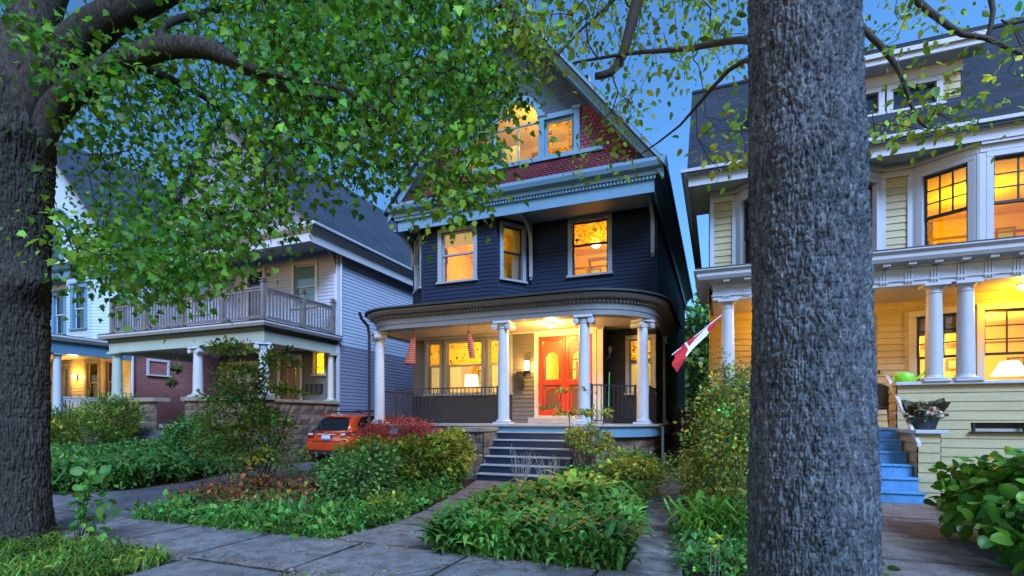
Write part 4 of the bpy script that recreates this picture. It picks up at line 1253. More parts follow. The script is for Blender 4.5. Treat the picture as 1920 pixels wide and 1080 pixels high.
# porch wall and windows below
G0 = 13.2
gb = [(XL, G0), (.75, G0), (2.1, G0), (3.67, G0), (4.6, 12.75), (7.2, 12.75), (8.2, G0), (XR, G0)]
w = MB(); tr = MB()
gw = {1: (.02, 1.05, 1.8, 3.62), 2: (.10, 1.02, YF, 3.6), 3: (.08, 1.0, 1.75, 3.62), 4: (.10, 1.42, 1.75, 3.62)}
for i, (a, b) in enumerate(zip(gb[:-1], gb[1:])):
    F = seg(a, b); l = math.hypot(b[0] - a[0], b[1] - a[1])
    clap(w, F, 0, l, YF, 3.86, PR, [(gw[i][0] + .03, gw[i][1] - .03, gw[i][2] + .03, gw[i][3] - .03)] if i in gw else [])
    tr.fbox(F, 0, l, .026, .05, 3.70, 3.86)
clap(w, seg((XL, G0), (XL, U0)), 0, G0 - U0, YF, 3.86, PR)
w.build('porch_wall', M['yellow'], H2); tr.build('porch_frieze', M['yellow'], H2)
for i in (1, 3, 4):
    window(H2, seg(gb[i], gb[i + 1]), *gw[i], .12, 'cream', 'black_sash', 'grid', ('glass', 'glass'), .5, .05)
Fd = seg(gb[2], gb[3]); t = MB()
t.fbox(Fd, .1, .2, -.08, .05, YF, 3.5); t.fbox(Fd, .92, 1.02, -.08, .05, YF, 3.5); t.fbox(Fd, .1, 1.02, -.08, .055, 3.5, 3.62); df = t.build('door_frame', M['ywhite'], H2)
t = MB(); t.fbox(Fd, .205, .30, -.07, -.02, YF + .02, 3.49); t.fbox(Fd, .82, .915, -.07, -.02, YF + .02, 3.49)
for a, b in ((YF + .02, YF + .3), (YF + 1.0, YF + 1.15), (3.36, 3.49)): t.fbox(Fd, .30, .82, -.07, -.021, a, b)
t.fbox(Fd, .30, .82, -.06, -.045, YF + .3, YF + 1.0)
dd = t.build('front_door', M['black_sash'], H2); t = MB(); t.fbox(Fd, .29, .83, -.055, -.05, YF + 1.14, 3.37); t.build('door_pane', M['glass'], dd)
t = MB(); t.fbox(Fd, 1.1, 1.13, .02, .05, 2.35, 2.42); t.build('door_bell', M['iron'], H2)
# rooms
room(H2, front(11.85), .05, 2.9, 3.2, 4.42, 6.16, 'gold_wall', (1.9, -1.6), 80, True, inset=.03, lz=5.6)
room(H2, front(11.85), 3.1, 7.2, 3.6, 4.42, 6.16, 'gold_wall', (5.0, -1.8), 110, True, inset=.03, lz=5.6)
room(H2, front(13.2), .4, 2.05, 2.6, YF, 3.72, 'amber_wall', (1.2, -1.2), 45, True)
room(H2, front(13.2), 2.12, 3.4, 2.6, YF, 3.72, 'amber_wall', (2.8, -1.2), 25, False)
room(H2, front(13.2), 3.45, 8.0, 3.4, YF, 3.74, 'amber_wall', (5.6, -1.9), 120, True, inset=.03)
# dark roller blinds at the heads of the ground floor windows
t = MB(); F = seg(gb[3], gb[4]); t.fbox(F, .2, .9, -.16, -.15, 3.12, 3.5); t.build('roller_blind', M['wood_trim'], H2)
curtain(H2, seg(ub[1], ub[2]), .15, .62, 4.5, 5.9, -.18, n=14)
# porch: floor, parapet, frieze, ceiling
PX0, PX1, PY = .05, 9.3, 11.6
t = MB(); t.box(PX0, PY + .02, YF - .06, PX1, G0 - .002, YF); t.build('porch_floor', M['floor_grey'], H2)
t = MB(); t.box(PX0 + .02, PY - .10, 3.85, PX1 - .02, G0 + .3, 3.90); t.build('porch_ceiling', M['ceil'], H2)
w = MB(); PW = front(PY - .05)
clap(w, PW, 3.1, PX1, .05, 2.0, .165, [(4.18, 6.4, 1.16, 1.32)]); clap(w, seg((3.1, G0 - 1.2), (3.1, PY - .05)), 0, .45, YF, 2.0, .165)
clap(w, PW, PX0, 1.15, .05, 2.0, .165); clap(w, PW, 1.15, 3.1, .05, YF - .065, .165); clap(w, seg((PX0, G0), (PX0, PY - .05)), 0, G0 - PY + .05, .05, 2.0, .165)
w.build('porch_parapet', M['yellow'], H2)
t = MB(); t.box(3.05, PY - .16, 2.001, PX1, PY + .16, 2.06); t.box(PX0 - .05, PY - .16, 2.001, 1.2, PY + .16, 2.06); t.build('parapet_cap', M['ywhite'], H2, bevel=.01)
t = MB(); t.box(3.12, PY + .12, YF, PX1, PY + .14, 2.0); t.box(PX0 + .02, PY + .12, YF, 1.15, PY + .14, 2.0); t.build('parapet_lining', M['yellow'], H2)
t = MB(); t.box(4.16, PY - .14, 1.14, 6.42, PY - .05, 1.165); t.fbox(PW, 4.2, 4.24, -.02, .03, 1.166, 1.315); t.fbox(PW, 4.9, 4.94, -.02, .03, 1.166, 1.315); t.fbox(PW, 5.5, 5.53, -.02, .03, 1.166, 1.315); t.box(4.18, PY + .11, 1.13, 6.4, PY + .118, 1.33); t.build('drain_slot', M['black_sash'], H2)
# entablature with triglyphs and brackets
EP = arc_path([(PX0, G0 + .4), (PX0, PY), (PX1, PY), (PX1, G0 + .4)], [0, 0, 0, 0])
t = MB(); t.sweep(EP, [(-.16, 3.83), (.14, 3.83), (.14, 3.90), (.165, 3.905), (.165, 3.93), (.14, 3.935), (.14, 4.14), (.18, 4.15), (.18, 4.19), (.40, 4.21), (.44, 4.27), (.44, 4.33), (.50, 4.38), (.50, 4.40), (-.16, 4.40)])
t.build('porch_entablature', M['ywhite'], H2)
t = MB(); t.box(PX0 - .47, PY - .46, 4.402, PX1 + .4, U0 + .05, 4.44); t.build('porch_roof', M['roof_dark'], H2)
Fe = front(PY)
x = PX0 + .12
while x < PX1:
    tg = MB(); bk = MB()
    for k in (-.045, 0, .045): tg.fbox(Fe, x + k - .014, x + k + .014, .142, .165, 3.945, 4.138)
    tg.fbox(Fe, x - .075, x + .075, .142, .172, 3.895, 3.94)
    for k in (-.045, 0, .045): tg.fbox(Fe, x + k - .01, x + k + .01, .15, .168, 3.865, 3.893)
    bk.fbox(Fe, x - .06, x + .06, .185, .36, 4.155, 4.205)
    tg.build('triglyph', M['ywhite'], H2); bk.build('mutule', M['ywhite'], H2)
    x += .385
for x in (.20, 3.67, 4.13, 7.4): tuscan(H2, x, PY, 2.06, 3.83, .135)
# eaves and roof
ET, EY = 6.2, 11.08
t = MB(); t.sweep(arc_path([(XL - .38, 24), (XL - .38, EY + .1), (XR + .4, EY + .1)], [0, 0, 0]), [(-.05, 6.20), (.02, 6.13), (.02, 6.30), (.06, 6.31), (.10, 6.36), (.16, 6.38), (.16, 6.44), (-.05, 6.44)])
t.build('eaves_cornice', M['ywhite'], H2)
t = MB(); t.box(XL - .40, EY + .10, 6.201, XR + .4, 13.0, 6.23); t.build('soffit', M['cream'], H2)
RS = 1.30; RX0, RX1 = XL - .42, XR + .45
rz = lambda y: 6.44 + RS * (y - EY)
t = MB(); RY = 13.25
t.prism([(RX0, EY - .03, rz(EY) - .02), (RX0, EY - .03, rz(EY) - .12), (RX0, RY, rz(RY) - .2), (RX0, RY + .02, rz(RY))], (RX1 - RX0, 0, 0))
t.add([(RX0, RY, rz(RY)), (RX1, RY, rz(RY)), (RX1, 18.2, rz(RY) + 1.6), (RX0, 18.2, rz(RY) + 1.6)], [(0, 1, 2, 3)])
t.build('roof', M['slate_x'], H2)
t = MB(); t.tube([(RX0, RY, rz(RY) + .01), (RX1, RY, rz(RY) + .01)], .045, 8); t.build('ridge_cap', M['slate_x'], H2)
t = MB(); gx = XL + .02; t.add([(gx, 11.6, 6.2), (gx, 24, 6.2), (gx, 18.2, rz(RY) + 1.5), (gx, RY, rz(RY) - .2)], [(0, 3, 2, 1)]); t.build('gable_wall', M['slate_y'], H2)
# dormer
DY, D0, D1 = 11.68, 1.15, 4.08
dz0 = 6.98; dz1 = 7.86
w = MB(); FD = front(DY); clap(w, FD, D0, D1, dz0, dz1, .13, [(1.35, 3.78, dz0 + .15, 7.60)])
clap(w, seg((D1, DY), (D1, 13.2)), 0, 1.5, dz0, dz1, .13); clap(w, seg((D0, 13.2), (D0, DY)), 0, 1.5, dz0, dz1, .13)
w.build('dormer_wall', M['yellow'], H2)
for a, b in ((1.33, 2.10), (2.13, 2.93), (2.96, 3.82)): window(H2, FD, a, b, dz0 + .11, 7.66, .10, 'ywhite', 'black_sash', 'single', ('dark_glass',), name='dormer_window')
t = MB(); t.fbox(FD, D0 - .06, D1 + .03, -.02, .10, dz0 - .07, dz0 + .10); t.build('dormer_sill', M['ywhite'], H2)
t = MB(); t.fbox(FD, D0 - .04, D1 + .02, .02, .06, 7.66, 7.88); t.fbox(FD, D0 - .2, D1 + .20, .04, .40, 7.86, 7.90); t.fbox(FD, D0 - .22, D1 + .22, .36, .41, 7.87, 8.03); t.fbox(FD, D0 - .24, D1 + .24, .405, .46, 7.97, 8.06); t.build('dormer_cornice', M['ywhite'], H2)
t = MB(); t.prism([(D0 - .26, DY - .47, 8.062), (D0 - .26, 13.6, 8.95), (D0 - .26, 13.6, 9.03), (D0 - .26, DY - .48, 8.12)][::-1], (D1 - D0 + .52, 0, 0)); t.build('dormer_roof', M['slate_x'], H2)
# stair
t = MB(); r2 = YF / 6; y0 = 10.12; ed = MB()
for k in range(6):
    t.box(1.55, y0 + k * .275, 0 if k == 0 else k * r2 - .03, 3.08, y0 + k * .275 + .03 if k < 5 else PY + .02, (k + 1) * r2 - .035)
    t.box(1.53, y0 + k * .275 - .03, (k + 1) * r2 - .034, 3.10, y0 + (k + 1) * .275 + (0 if k < 5 else -.04), (k + 1) * r2 + (0 if k < 5 else .0))
t.build('front_steps', M['blue_stair'], H2, bevel=.006)
w = MB(); clap(w, front(10.55), 3.12, 3.42, 0, 1.14, .165); clap(w, seg((3.12, 11.55), (3.12, 10.55)), 0, 1.0, 0, 1.14, .165); clap(w, seg((3.42, 10.55), (3.42, 11.55)), 0, 1.0, 0, 1.14, .165); w.build('stair_pier', M['yellow'], H2)
t = MB(); t.box(3.06, 10.45, 1.141, 3.50, 11.54, 1.20); t.build('pier_cap', M['ywhite'], H2, bevel=.008)
t = MB(); a, b = Vector((3.10, 10.42, .92)), Vector((3.10, 12.15, 2.17))
t.prism([(3.07, a.y, a.z), (3.07, b.y, b.z), (3.07, b.y, b.z + .075), (3.07, a.y, a.z + .075)][::-1], (.055, 0, 0)); hr = t.build('handrail', M['white'], H2, bevel=.006)
t = MB(); t.tube([(3.1, 10.6, 1.06), (3.14, 10.6, 1.02)], .012, 6); t.tube([(3.12, 12.0, 1.216), (3.12, 12.0, 2.04)], .018, 8); t.build('handrail_bracket', M['white'], hr)
# porch lights (ceiling globes behind the frieze)
for x, y, e in ((1.6, 12.35, 36), (5.2, 12.2, 24)):
    t = MB(); t.lathe((x, y), [(.10, 3.82), (.12, 3.835), (.12, 3.849)], 16); f_ = t.build('ceiling_lamp', M['pewter'], H2, smooth=True)
    t = MB(); t.lathe((x, y), [(.03, 3.73), (.09, 3.76), (.10, 3.80), (.09, 3.819)], 16); t.build('lamp_glass', M['bulb_glow'], f_, smooth=True)
    plight(x, y, 3.62, e, .08, (1, .46, .01))
# --- things on and behind the yellow porch
# watering can
wc = on_y(1700, 717, PY)
t_ = thing('watering_can', (wc.x, PY, 2.061), 'lime green plastic watering can on the white parapet cap', 'watering can')
LG = paint('lime_green_plastic', (.22, .55, .03), .35, .05)
mb = MB(); mb.lathe((wc.x - .03, PY), [(.115, 2.062), (.13, 2.08), (.13, 2.17), (.10, 2.225), (.06, 2.235), (.055, 2.23)], 20, 1.15, .8); mb.build('body', LG, t_, smooth=True)
mb = MB(); mb.tube([(wc.x + .09, PY, 2.09), (wc.x + .17, PY, 2.14), (wc.x + .27, PY, 2.23)], [.03, .022, .016], 10); mb.tube([(wc.x + .265, PY, 2.225), (wc.x + .295, PY, 2.255)], [.018, .034], 12); mb.build('spout', LG, t_, smooth=True)
mb = MB(); mb.tube([(wc.x - .05 + .16 * math.cos(a) * 1.0, PY, 2.13 + .12 * math.sin(a)) for a in [math.radians(q) for q in range(60, 236, 15)]], .012, 8); mb.build('handle', LG, t_, smooth=True)
# wicker chair
cx, cy = 3.22, 12.62
t_ = thing('wicker_chair', (cx - .16, cy, YF), 'black wicker armchair on the yellow porch beside the door', 'chair')
BK = M['iron']; cx -= .16
mb = MB(); n = 14; vs = []; fs = []
for i in range(n + 1):
    a = math.radians(-20 + 220 * i / n); hx, hy = .29 * math.cos(a), .26 * math.sin(a)
    top = .62 + .30 * max(0, math.sin(a)) ** .7 if math.sin(a) > 0 else .60
    for z in (.36, top): 
        for rr in (1, .93): vs.append((cx + hx * rr, cy + hy * rr * 1.0, YF + z))
for i in range(n):
    b = i * 4
    fs += [(b, b + 4, b + 6, b + 2), (b + 1, b + 3, b + 7, b + 5), (b + 2, b + 6, b + 7, b + 3), (b, b + 1, b + 5, b + 4)]
mb.add(vs, fs); mb.build('backrest', BK, t_)
mb = MB(); mb.box(cx - .26, cy - .28, YF + .36, cx + .26, cy + .22, YF + .42); mb.build('seat', BK, t_, bevel=.02)
for a, b in ((-.24, -.25), (.24, -.25), (-.22, .2), (.22, .2)): mb = MB(); mb.tube([(cx + a, cy + b, YF + .36), (cx + a * 1.12, cy + b * 1.1, YF + .001)], .018, 8); mb.build('leg', BK, t_)
# planter on the pier
pz = 1.201; px_, py_ = 3.30, 10.85
t_ = thing('flower_planter', (px_, py_, pz), 'dark planter of pink flowers and dark leaves on the stair pier', 'planter')
mb = MB(); mb.lathe((px_, py_), [(.12, pz + .001), (.165, pz + .19), (.175, pz + .19), (.175, pz + .215), (.155, pz + .215), (.15, pz + .18)], 20, 1.25, .9); mb.build('pot', M['dark_trim'], t_, smooth=True)
C = np.array(blob_targets((px_, py_, pz + .30), (.20, .15, .10), 60)); V1 = sprigs(C, 6, .03, .07, 'ovate', .1)
C2 = np.array([(px_ - .1, py_, pz + .25)] * 12 + [(px_ + .12, py_, pz + .28)] * 8)
a = NR.uniform(0, 6.28, 20); tipd = np.stack([np.cos(a), np.sin(a) * .6, NR.uniform(.5, 1.6, 20)], 1)
V2 = leaf_np(C2, tipd, np.array([[0, -1, .5]] * 20) + NR.normal(0, .3, (20, 3)), NR.uniform(.22, .36, 20), 'ovate', tints(20, .3, .3, np.array([1.1, .8, .8])))
V, F, T = merge([V1, V2]); np_mesh('foliage', V, F, leafmat('dark_planter_leaf', (.035, .055, .03)), t_, T)
C = np.array(blob_targets((px_ + .02, py_ - .08, pz + .27), (.22, .13, .10), 26)); V, F, T = sprigs(C, 5, .018, .05, 'round', .0, cvar=.3); np_mesh('flowers', V, F, leafmat('pink_petal', (.62, .22, .28)), t_, T)
# lamp in the right window and one behind the trunk side
lt = on_y(1893, 705, 14.0)
q = thing('side_table', (lt.x, 14.0, YF), 'wooden table carrying the big shaded lamp in the right yellow house window', 'table')
mb = MB(); mb.box(lt.x - .5, 13.75, 1.80, lt.x + .5, 14.25, 1.84); mb.build('table_top', M['wood_trim'], q)
for a in (-.45, .45):
    for b in (13.8, 14.2): mb = MB(); mb.box(lt.x + a - .025, b - .025, YF + .002, lt.x + a + .025, b + .025, 1.798); mb.build('leg', M['wood_trim'], q)
table_lamp('cream bell shaded lamp lit in the right window of the yellow house', lt.x, 14.0, 1.842, (.14, .31), .30, .50)
mb = thing('armchair', (lt.x - .45, 13.4, YF), 'red cushioned armchair low in the right window of the yellow house', 'armchair')
q = MB(); q.box(lt.x - .85, 13.25, YF + .25, lt.x - .1, 13.85, YF + .45); q.build('seat', M['red_shingle'], mb, bevel=.06)
q = MB(); q.box(lt.x - .85, 13.30, YF + .45, lt.x - .1, 13.45, YF + .80); q.build('backrest', M['red_shingle'], mb, bevel=.06)
for a in (-.83, -.14):
    for b in (13.3, 13.8): q = MB(); q.box(lt.x + a, b - .02, YF + .002, lt.x + a + .04, b + .02, YF + .25); q.build('leg', M['wood_trim'], mb)
# flag on a pole at the porch corner
fa = sight(1352, 594, 10.75); fb = sight(1262, 668, 10.35)
FL = thing('flag', tuple(fa), 'red and white flag drooping from a tilted pole at the yellow porch corner', 'flag')
pole_a = Vector((.08, PY - .14, 3.52)); pole_b = Vector(fb) + Vector((-.02, -.05, .02))
mb = MB(); mb.tube([pole_a, pole_b], .012, 8); mb.build('pole', M['white'], FL)
red = paint('red_flag_cloth', (.55, .02, .03), .8, .05); wht = paint('white_flag_cloth', (.72, .70, .72), .8, .05)
ax = (pole_b - pole_a); nseg = 20; vs = []; fs = []; mt = []
for i in range(nseg + 1):
    s_ = .12 + .86 * i / nseg; c_ = pole_a + ax * s_; h = .09 + .29 * (i / nseg) ** 1.1
    for j in range(7):
        q_ = j / 6; fold = .05 * math.sin(q_ * 7 + i * .35) * (.4 + i / nseg)
        vs.append((c_.x + .10 * q_ * h + fold * .5, c_.y + fold, c_.z - h * q_ * .95))
mb = MB()
for i in range(nseg):
    for j in range(6):
        mb_m = 0 if (i < 4 or i > 13 or (j < 2 and 5 < i < 13)) else 1
        fs.append((i * 7 + j, i * 7 + j + 1, (i + 1) * 7 + j + 1, (i + 1) * 7 + j)); mt.append(mb_m)
mb.add(vs, fs); mb.m = mt; mb.build('cloth', [red, wht], FL, smooth='all')

# ================================================================== grey house with the balcony
H3 = thing('house', (-16, 15, 0), 'grey two-tone clapboard house with a railed balcony over its stone porch', 'house')
GX0, GX1, GY0 = -19.6, -12.6, 14.84
w = MB(); Fg_ = front(GY0)
clap(w, Fg_, -17.6, GX1, 4.2, 7.5, .125, [(-14.67, -13.46, 5.5, 7.15), (-16.95, -16.0, 4.5, 7.0)])
gbay = [(-19.5, 14.3), (-18.0, 14.3), (-17.6, GY0)]
clap(w, seg(gbay[0], gbay[1]), 0, 1.5, 4.2, 7.5, .125, [(.25, 1.2, 5.5, 7.15)]); clap(w, seg(gbay[1], gbay[2]), 0, .67, 4.2, 7.5, .125); clap(w, seg((-19.5, 27), (-19.5, 14.3)), 0, 12.7, 4.2, 7.5, .125)
w.build('upper_wall', M['grey_siding'], H3)
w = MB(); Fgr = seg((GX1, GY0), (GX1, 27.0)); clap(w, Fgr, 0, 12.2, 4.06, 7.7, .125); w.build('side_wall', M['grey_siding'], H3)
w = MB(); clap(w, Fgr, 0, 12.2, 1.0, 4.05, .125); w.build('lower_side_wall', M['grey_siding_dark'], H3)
t = MB(); t.fbox(Fgr, -.035, .10, 0, .04, 1.0, 7.4); t.fbox(Fg_, GX1 - .10, GX1 + .001, 0, .035, 4.2, 7.4); t.build('corner_board', M['white'], H3)
t = MB(); t.fbox(Fgr, 0, 12.2, 0, .05, 7.25, 7.62); t.build('frieze_board', M['white'], H3)
window(H3, Fg_, -14.69, -13.44, 5.46, 7.18, .13, 'white', 'white', 'double', ('dim_glass', 'dim_glass'), .48)
window(H3, seg(gbay[0], gbay[1]), .22, 1.22, 5.46, 7.18, .12, 'white', 'white', 'double', ('dim_glass', 'dim_glass'), .5)
t = MB(); t.fbox(Fg_, -17.0, -16.86, -.1, .05, 4.4, 7.0); t.fbox(Fg_, -16.1, -15.96, -.1, .05, 4.4, 7.0); t.fbox(Fg_, -17.0, -15.96, -.1, .055, 7.0, 7.15); df = t.build('door_frame', M['white'], H3)
t = MB(); t.fbox(Fg_, -16.86, -16.1, -.1, -.04, 4.4, 7.0); t.build('balcony_door', M['dark_glass'], df)
# eaves
GE = 13.15
t = MB(); t.sweep(arc_path([(GX0 - .3, 27), (GX0 - .3, GE), (GX1 + .35, GE), (GX1 + .35, 27)], [0, 0, 0, 0]), [(-.06, 7.15), (0, 7.15), (0, 7.42), (.05, 7.45), (.10, 7.5), (.16, 7.56), (.2, 7.66), (.2, 7.72), (-.06, 7.72)]); t.build('eaves_cornice', M['white'], H3)
t = MB(); t.box(GX0 - .3, GE + .06, 7.44, GX1 + .33, 27, 7.47); t.build('soffit', M['grey_siding'], H3)
gcx = (GX0 + GX1) / 2; ge = (GX1 - GX0) / 2 + .55
t = MB()
for sx in (1, -1):
    X = lambda x: gcx + sx * x
    q = [(X(0), GE - .1, 12.2), (X(ge), GE - .1, 7.68), (X(ge), GE - .1, 7.56), (X(0), GE - .1, 12.05)]
    t.prism(q if sx > 0 else q[::-1], (0, 14, 0))
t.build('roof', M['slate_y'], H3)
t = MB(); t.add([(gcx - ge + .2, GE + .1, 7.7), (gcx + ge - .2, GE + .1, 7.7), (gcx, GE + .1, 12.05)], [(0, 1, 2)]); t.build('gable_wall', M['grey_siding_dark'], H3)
t = MB(); t.tube([(GX1 + .56, GE - .1, 7.70), (GX1 + .56, 27, 7.70)], .06, 8); t.build('gutter', M['white'], H3)
t = MB(); t.tube([(GX1 + .5, 14.9, 7.62), (GX1 + .3, 14.93, 7.40), (GX1 + .09, 14.95, 7.2), (GX1 + .09, 14.95, 4.3)], .04, 8); t.build('downpipe', M['white'], H3)
bracket(H3, GX1 - .12, GY0, 7.42, .75, .7)
# porch
GP0, GP1, GPY = -19.75, -12.65, 11.7; GF = 1.2
t = MB(); gpath = arc_path([(GP0, GY0), (GP0, GPY), (GP1, GPY), (GP1, GY0)], [0, 0, 0, 0])
t.sweep(gpath, [(-.18, 3.68), (.10, 3.68), (.10, 3.74), (.06, 3.75), (.06, 4.02), (-.18, 4.02)]); t.build('porch_beam', M['green_trim'], H3)
t = MB(); t.sweep(gpath, [(-.18, 4.021), (.08, 4.021), (.10, 4.14), (.2, 4.16), (-.18, 4.16)]); t.build('porch_fascia', M['dkgreen'], H3)
t = MB(); t.sweep(gpath, [(-.18, 4.161), (.26, 4.161), (.32, 4.24), (.32, 4.28), (-.18, 4.28)]); t.build('porch_gutter', M['white'], H3)
t = MB(); t.box(GP0 - .3, GPY - .3, 4.281, GP1 + .3, GY0, 4.33); t.build('balcony_floor', M['roof_dark'], H3)
t = MB(); t.box(GP0 + .1, GPY + .1, 3.90, GP1 - .1, GY0, 3.93); t.build('porch_ceiling', M['ceil'], H3)
w = MB(); clap(w, Fg_, -18.4, GX1, GF, 3.9, .12, [(-15.35, -14.15, GF, 3.75), (-13.62, -13.14, 3.0, 3.88), (-17.9, -16.1, 2.0, 3.6)]); w.build('porch_wall', M['porch_wall'], H3)
window(H3, Fg_, -13.68, -13.08, 2.95, 3.89, .08, 'cream', 'cream', 'single', ('art_dots',))
window(H3, Fg_, -17.95, -16.05, 1.95, 3.62, .12, 'cream', 'cream', 'double', ('dark_glass', 'dark_glass'), .55)
t = MB(); t.fbox(Fg_, -15.35, -15.22, -.1, .05, GF, 3.62); t.fbox(Fg_, -14.28, -14.15, -.1, .05, GF, 3.62); t.fbox(Fg_, -15.35, -14.15, -.1, .055, 3.62, 3.76); df = t.build('door_frame', M['cream'], H3)
t = MB(); t.fbox(Fg_, -15.22, -15.0, -.08, -.03, GF, 3.62); t.fbox(Fg_, -14.9, -14.55, -.08, -.03, GF, 3.62); t.fbox(Fg_, -14.42, -14.28, -.08, -.03, GF, 3.62)
for a, b in ((-15.0, -14.9), (-14.55, -14.42)): t.fbox(Fg_, a, b, -.08, -.03, GF, 2.2); t.fbox(Fg_, a, b, -.08, -.03, 3.3, 3.62)
d_ = t.build('front_door', M['brown_door'], df)
t = MB(); t.fbox(Fg_, -15.0, -14.42, -.06, -.055, 2.2, 3.3); t.build('door_pane', M['glass'], df)
room(H3, Fg_, -15.5, -12.9, 2.2, GF, 3.95, 'gold_wall', (-14.0, -1.0), 150, False)
t = MB()
for k in range(4): t.fbox(Fg_, -14.06 + k * .22, -13.88 + k * .22, .025, .12, 2.32, 2.66)
t.build('letter_boxes', M['iron'], H3)
ionic(H3, -15.5, GPY + .02, 2.1, 3.68, .15, 'white'); ionic(H3, GP1 - .08, GPY + .05, 2.1, 3.68, .15, 'white', .78); tuscan(H3, -19.5, GPY + .02, 2.1, 3.68, .16, 'green_trim'); tuscan(H3, GP1 - .04, GY0 - .22, 2.02, 3.68, .11, 'cream')
t = MB()
Ff = front(GPY - .2)
ashlar(t, Ff, GP0, -17.2, .3, 1.95, 5); ashlar(t, Ff, -16.0 + .2, GP1 + .1, -.05, 1.95, 6); ashlar(t, seg((GP1 + .1, GPY - .2), (GP1 + .1, GY0)), 0, 3.3, -.05, 1.9, 6)
ashlar(t, seg((GP1, GY0), (GP1, 27)), 0, 12, -.05, 1.0, 3)
t.build('stone_wall', M['stone'], H3)
t = MB(); t.box(GP0 - .1, GPY - .32, 1.951, -17.1, GPY + .25, 2.09); t.box(-15.85, GPY - .32, 1.951, GP1 + .2, GPY + .25, 2.09); t.box(GP1 - .35, GPY + .251, 1.90, GP1 + .2, GY0 - .01, 2.0); t.build('wall_cap', M['stone_cap'], H3, bevel=.02)
t = MB(); t.box(GP0 + .1, GPY, GF - .1, GP1 - .2, GY0, GF); t.build('porch_floor', M['floor_grey'], H3)
t = MB()
for k in range(5): t.box(-17.1, GPY - .2 - (5 - k) * .3, .2, -15.9, GPY - .2 - (4 - k) * .3, .36 + k * .165)
t.build('front_steps', M['grey_stone'], H3, bevel=.015)
t = MB(); ashlar(t, front(9.75), -17.75, -17.2, .2, 1.02, 3); ashlar(t, seg((-17.2, 9.75), (-17.2, 11.4)), 0, 1.65, .2, 1.02, 3); t.box(-17.82, 9.66, 1.021, -17.14, 11.4, 1.1); t.build('cheek_wall', M['grey_stone'], H3)
# balcony railing
def wood_rail(root, F, u0, u1, z0, zt, mat, step=.13, posts=(), name='balcony_railing', sq=.02, post=.06, ph=.14):
    t = MB(); t.fbox(F, u0, u1, -.045, .045, zt - .05, zt); t.fbox(F, u0, u1, -.025, .025, zt - .13, zt - .052); t.fbox(F, u0, u1, -.025, .025, z0 + .08, z0 + .16)
    u = u0 + step / 2
    while u < u1: t.fbox(F, u - sq, u + sq, -.02, .02, z0 + .16, zt - .13); u += step
    o = t.build(name, M[mat], root)
    for p in posts:
        q = MB(); q.fbox(F, p - post, p + post, -post, post, z0, zt + ph); q.fbox(F, p - post - .03, p + post + .03, -post - .03, post + .03, zt + ph, zt + ph + .03); q.fbox(F, p - post * .7, p + post * .7, -post * .7, post * .7, zt + ph + .03, zt + ph + .08); q.fbox(F, p - post - .015, p + post + .015, -post - .015, post + .015, zt + ph + .08, zt + ph + .11)
        q.build('railing_post', M[mat], o)
    return o
wood_rail(H3, front(GPY - .05), GP0 + .1, GP1 + .02, 4.34, 5.36, 'rail_wood', .135, (GP0 + .1, -17.9, -16.1, -14.3, GP1 + .02))
wood_rail(H3, seg((GP1 + .03, GPY), (GP1 + .03, GY0 - .1)), .1, GY0 - GPY - .1, 4.34, 5.36, 'rail_wood', .135, (1.55, 2.95))
# ================================================================== pale blue house at far left
H4 = thing('house', (-26, 14, 0), 'pale blue clapboard house with teal trim and a lit yellow porch behind the trunk', 'house')
BX1 = -22.0; BF = 1.2
w = MB(); bb = [(-32, 13.8), (-27.6, 13.8), (-26.2, 13.8), (-25.4, 13.3), (-23.7, 13.3), (-23.0, 13.8), (BX1, 13.8)]
bwin = {1: (.2, 1.25), 3: (.3, 1.4), 5: (.12, .86)}
for i, (a, b) in enumerate(zip(bb[:-1], bb[1:])):
    F = seg(a, b); l = math.hypot(b[0] - a[0], b[1] - a[1])
    clap(w, F, 0, l, 4.4, 7.4, .13, [(bwin[i][0] + .02, bwin[i][1] - .02, 5.1, 6.95)] if i in bwin else [])
    if i in bwin: window(H4, F, bwin[i][0], bwin[i][1], 5.08, 6.98, .17, 'midblue', 'white', 'double', ('dark_glass', 'dark_glass'), .5, head=.06)
clap(w, seg((BX1, 13.8), (BX1, 27)), 0, 13, 4.3, 7.4, .13)
w.build('upper_wall', M['ltblue'], H4)
t = MB(); t.sweep(arc_path([(-32, 13.2), (BX1 + .4, 13.2), (BX1 + .4, 27)], [0, 0, 0]), [(-.6, 7.3), (0, 7.3), (0, 7.55), (.12, 7.62), (.2, 7.75), (.2, 7.8), (-.6, 7.8)]); t.build('eaves_cornice', M['midblue'], H4)
t = MB(); t.sweep(arc_path([(-32, 13.2), (BX1 + .4, 13.2), (BX1 + .4, 27)], [0, 0, 0]), [(-.3, 7.801), (.26, 7.801), (.26, 7.9), (-.3, 8.0)]); t.build('gutter', M['white'], H4)
w = MB(); clap(w, front(13.5), -30.5, -23.5, 7.9, 10.0, .13, [(-27.3, -26.2, 8.2, 9.6)])
w.build('gable_wall', M['ltblue'], H4)
t = MB(); t.add([(-30.5, 13.5, 10.0), (-23.5, 13.5, 10.0), (-27, 13.5, 13.2)], [(0, 1, 2)]); t.build('gable_peak', M['ltblue'], H4)
window(H4, front(13.5), -27.35, -26.15, 8.15, 9.65, .12, 'midblue', 'white', 'single', ('dark_glass',))
t = MB(); Fq = front(13.5)
for i in range(18):
    a0, a1 = math.pi * i / 18, math.pi * (i + 1) / 18; vs = []
    for w_ in (.16, .0):
        for r_ in (1.15, 1.42):
            for a in (a0, a1): vs.append(Fq(-26.75 - r_ * math.cos(a), w_, 9.1 + r_ * math.sin(a)))
    t.add(vs, [(0, 1, 3, 2), (4, 6, 7, 5), (0, 4, 5, 1), (2, 3, 7, 6)])
t.build('gable_arch', M['midblue'], H4)
t = MB()
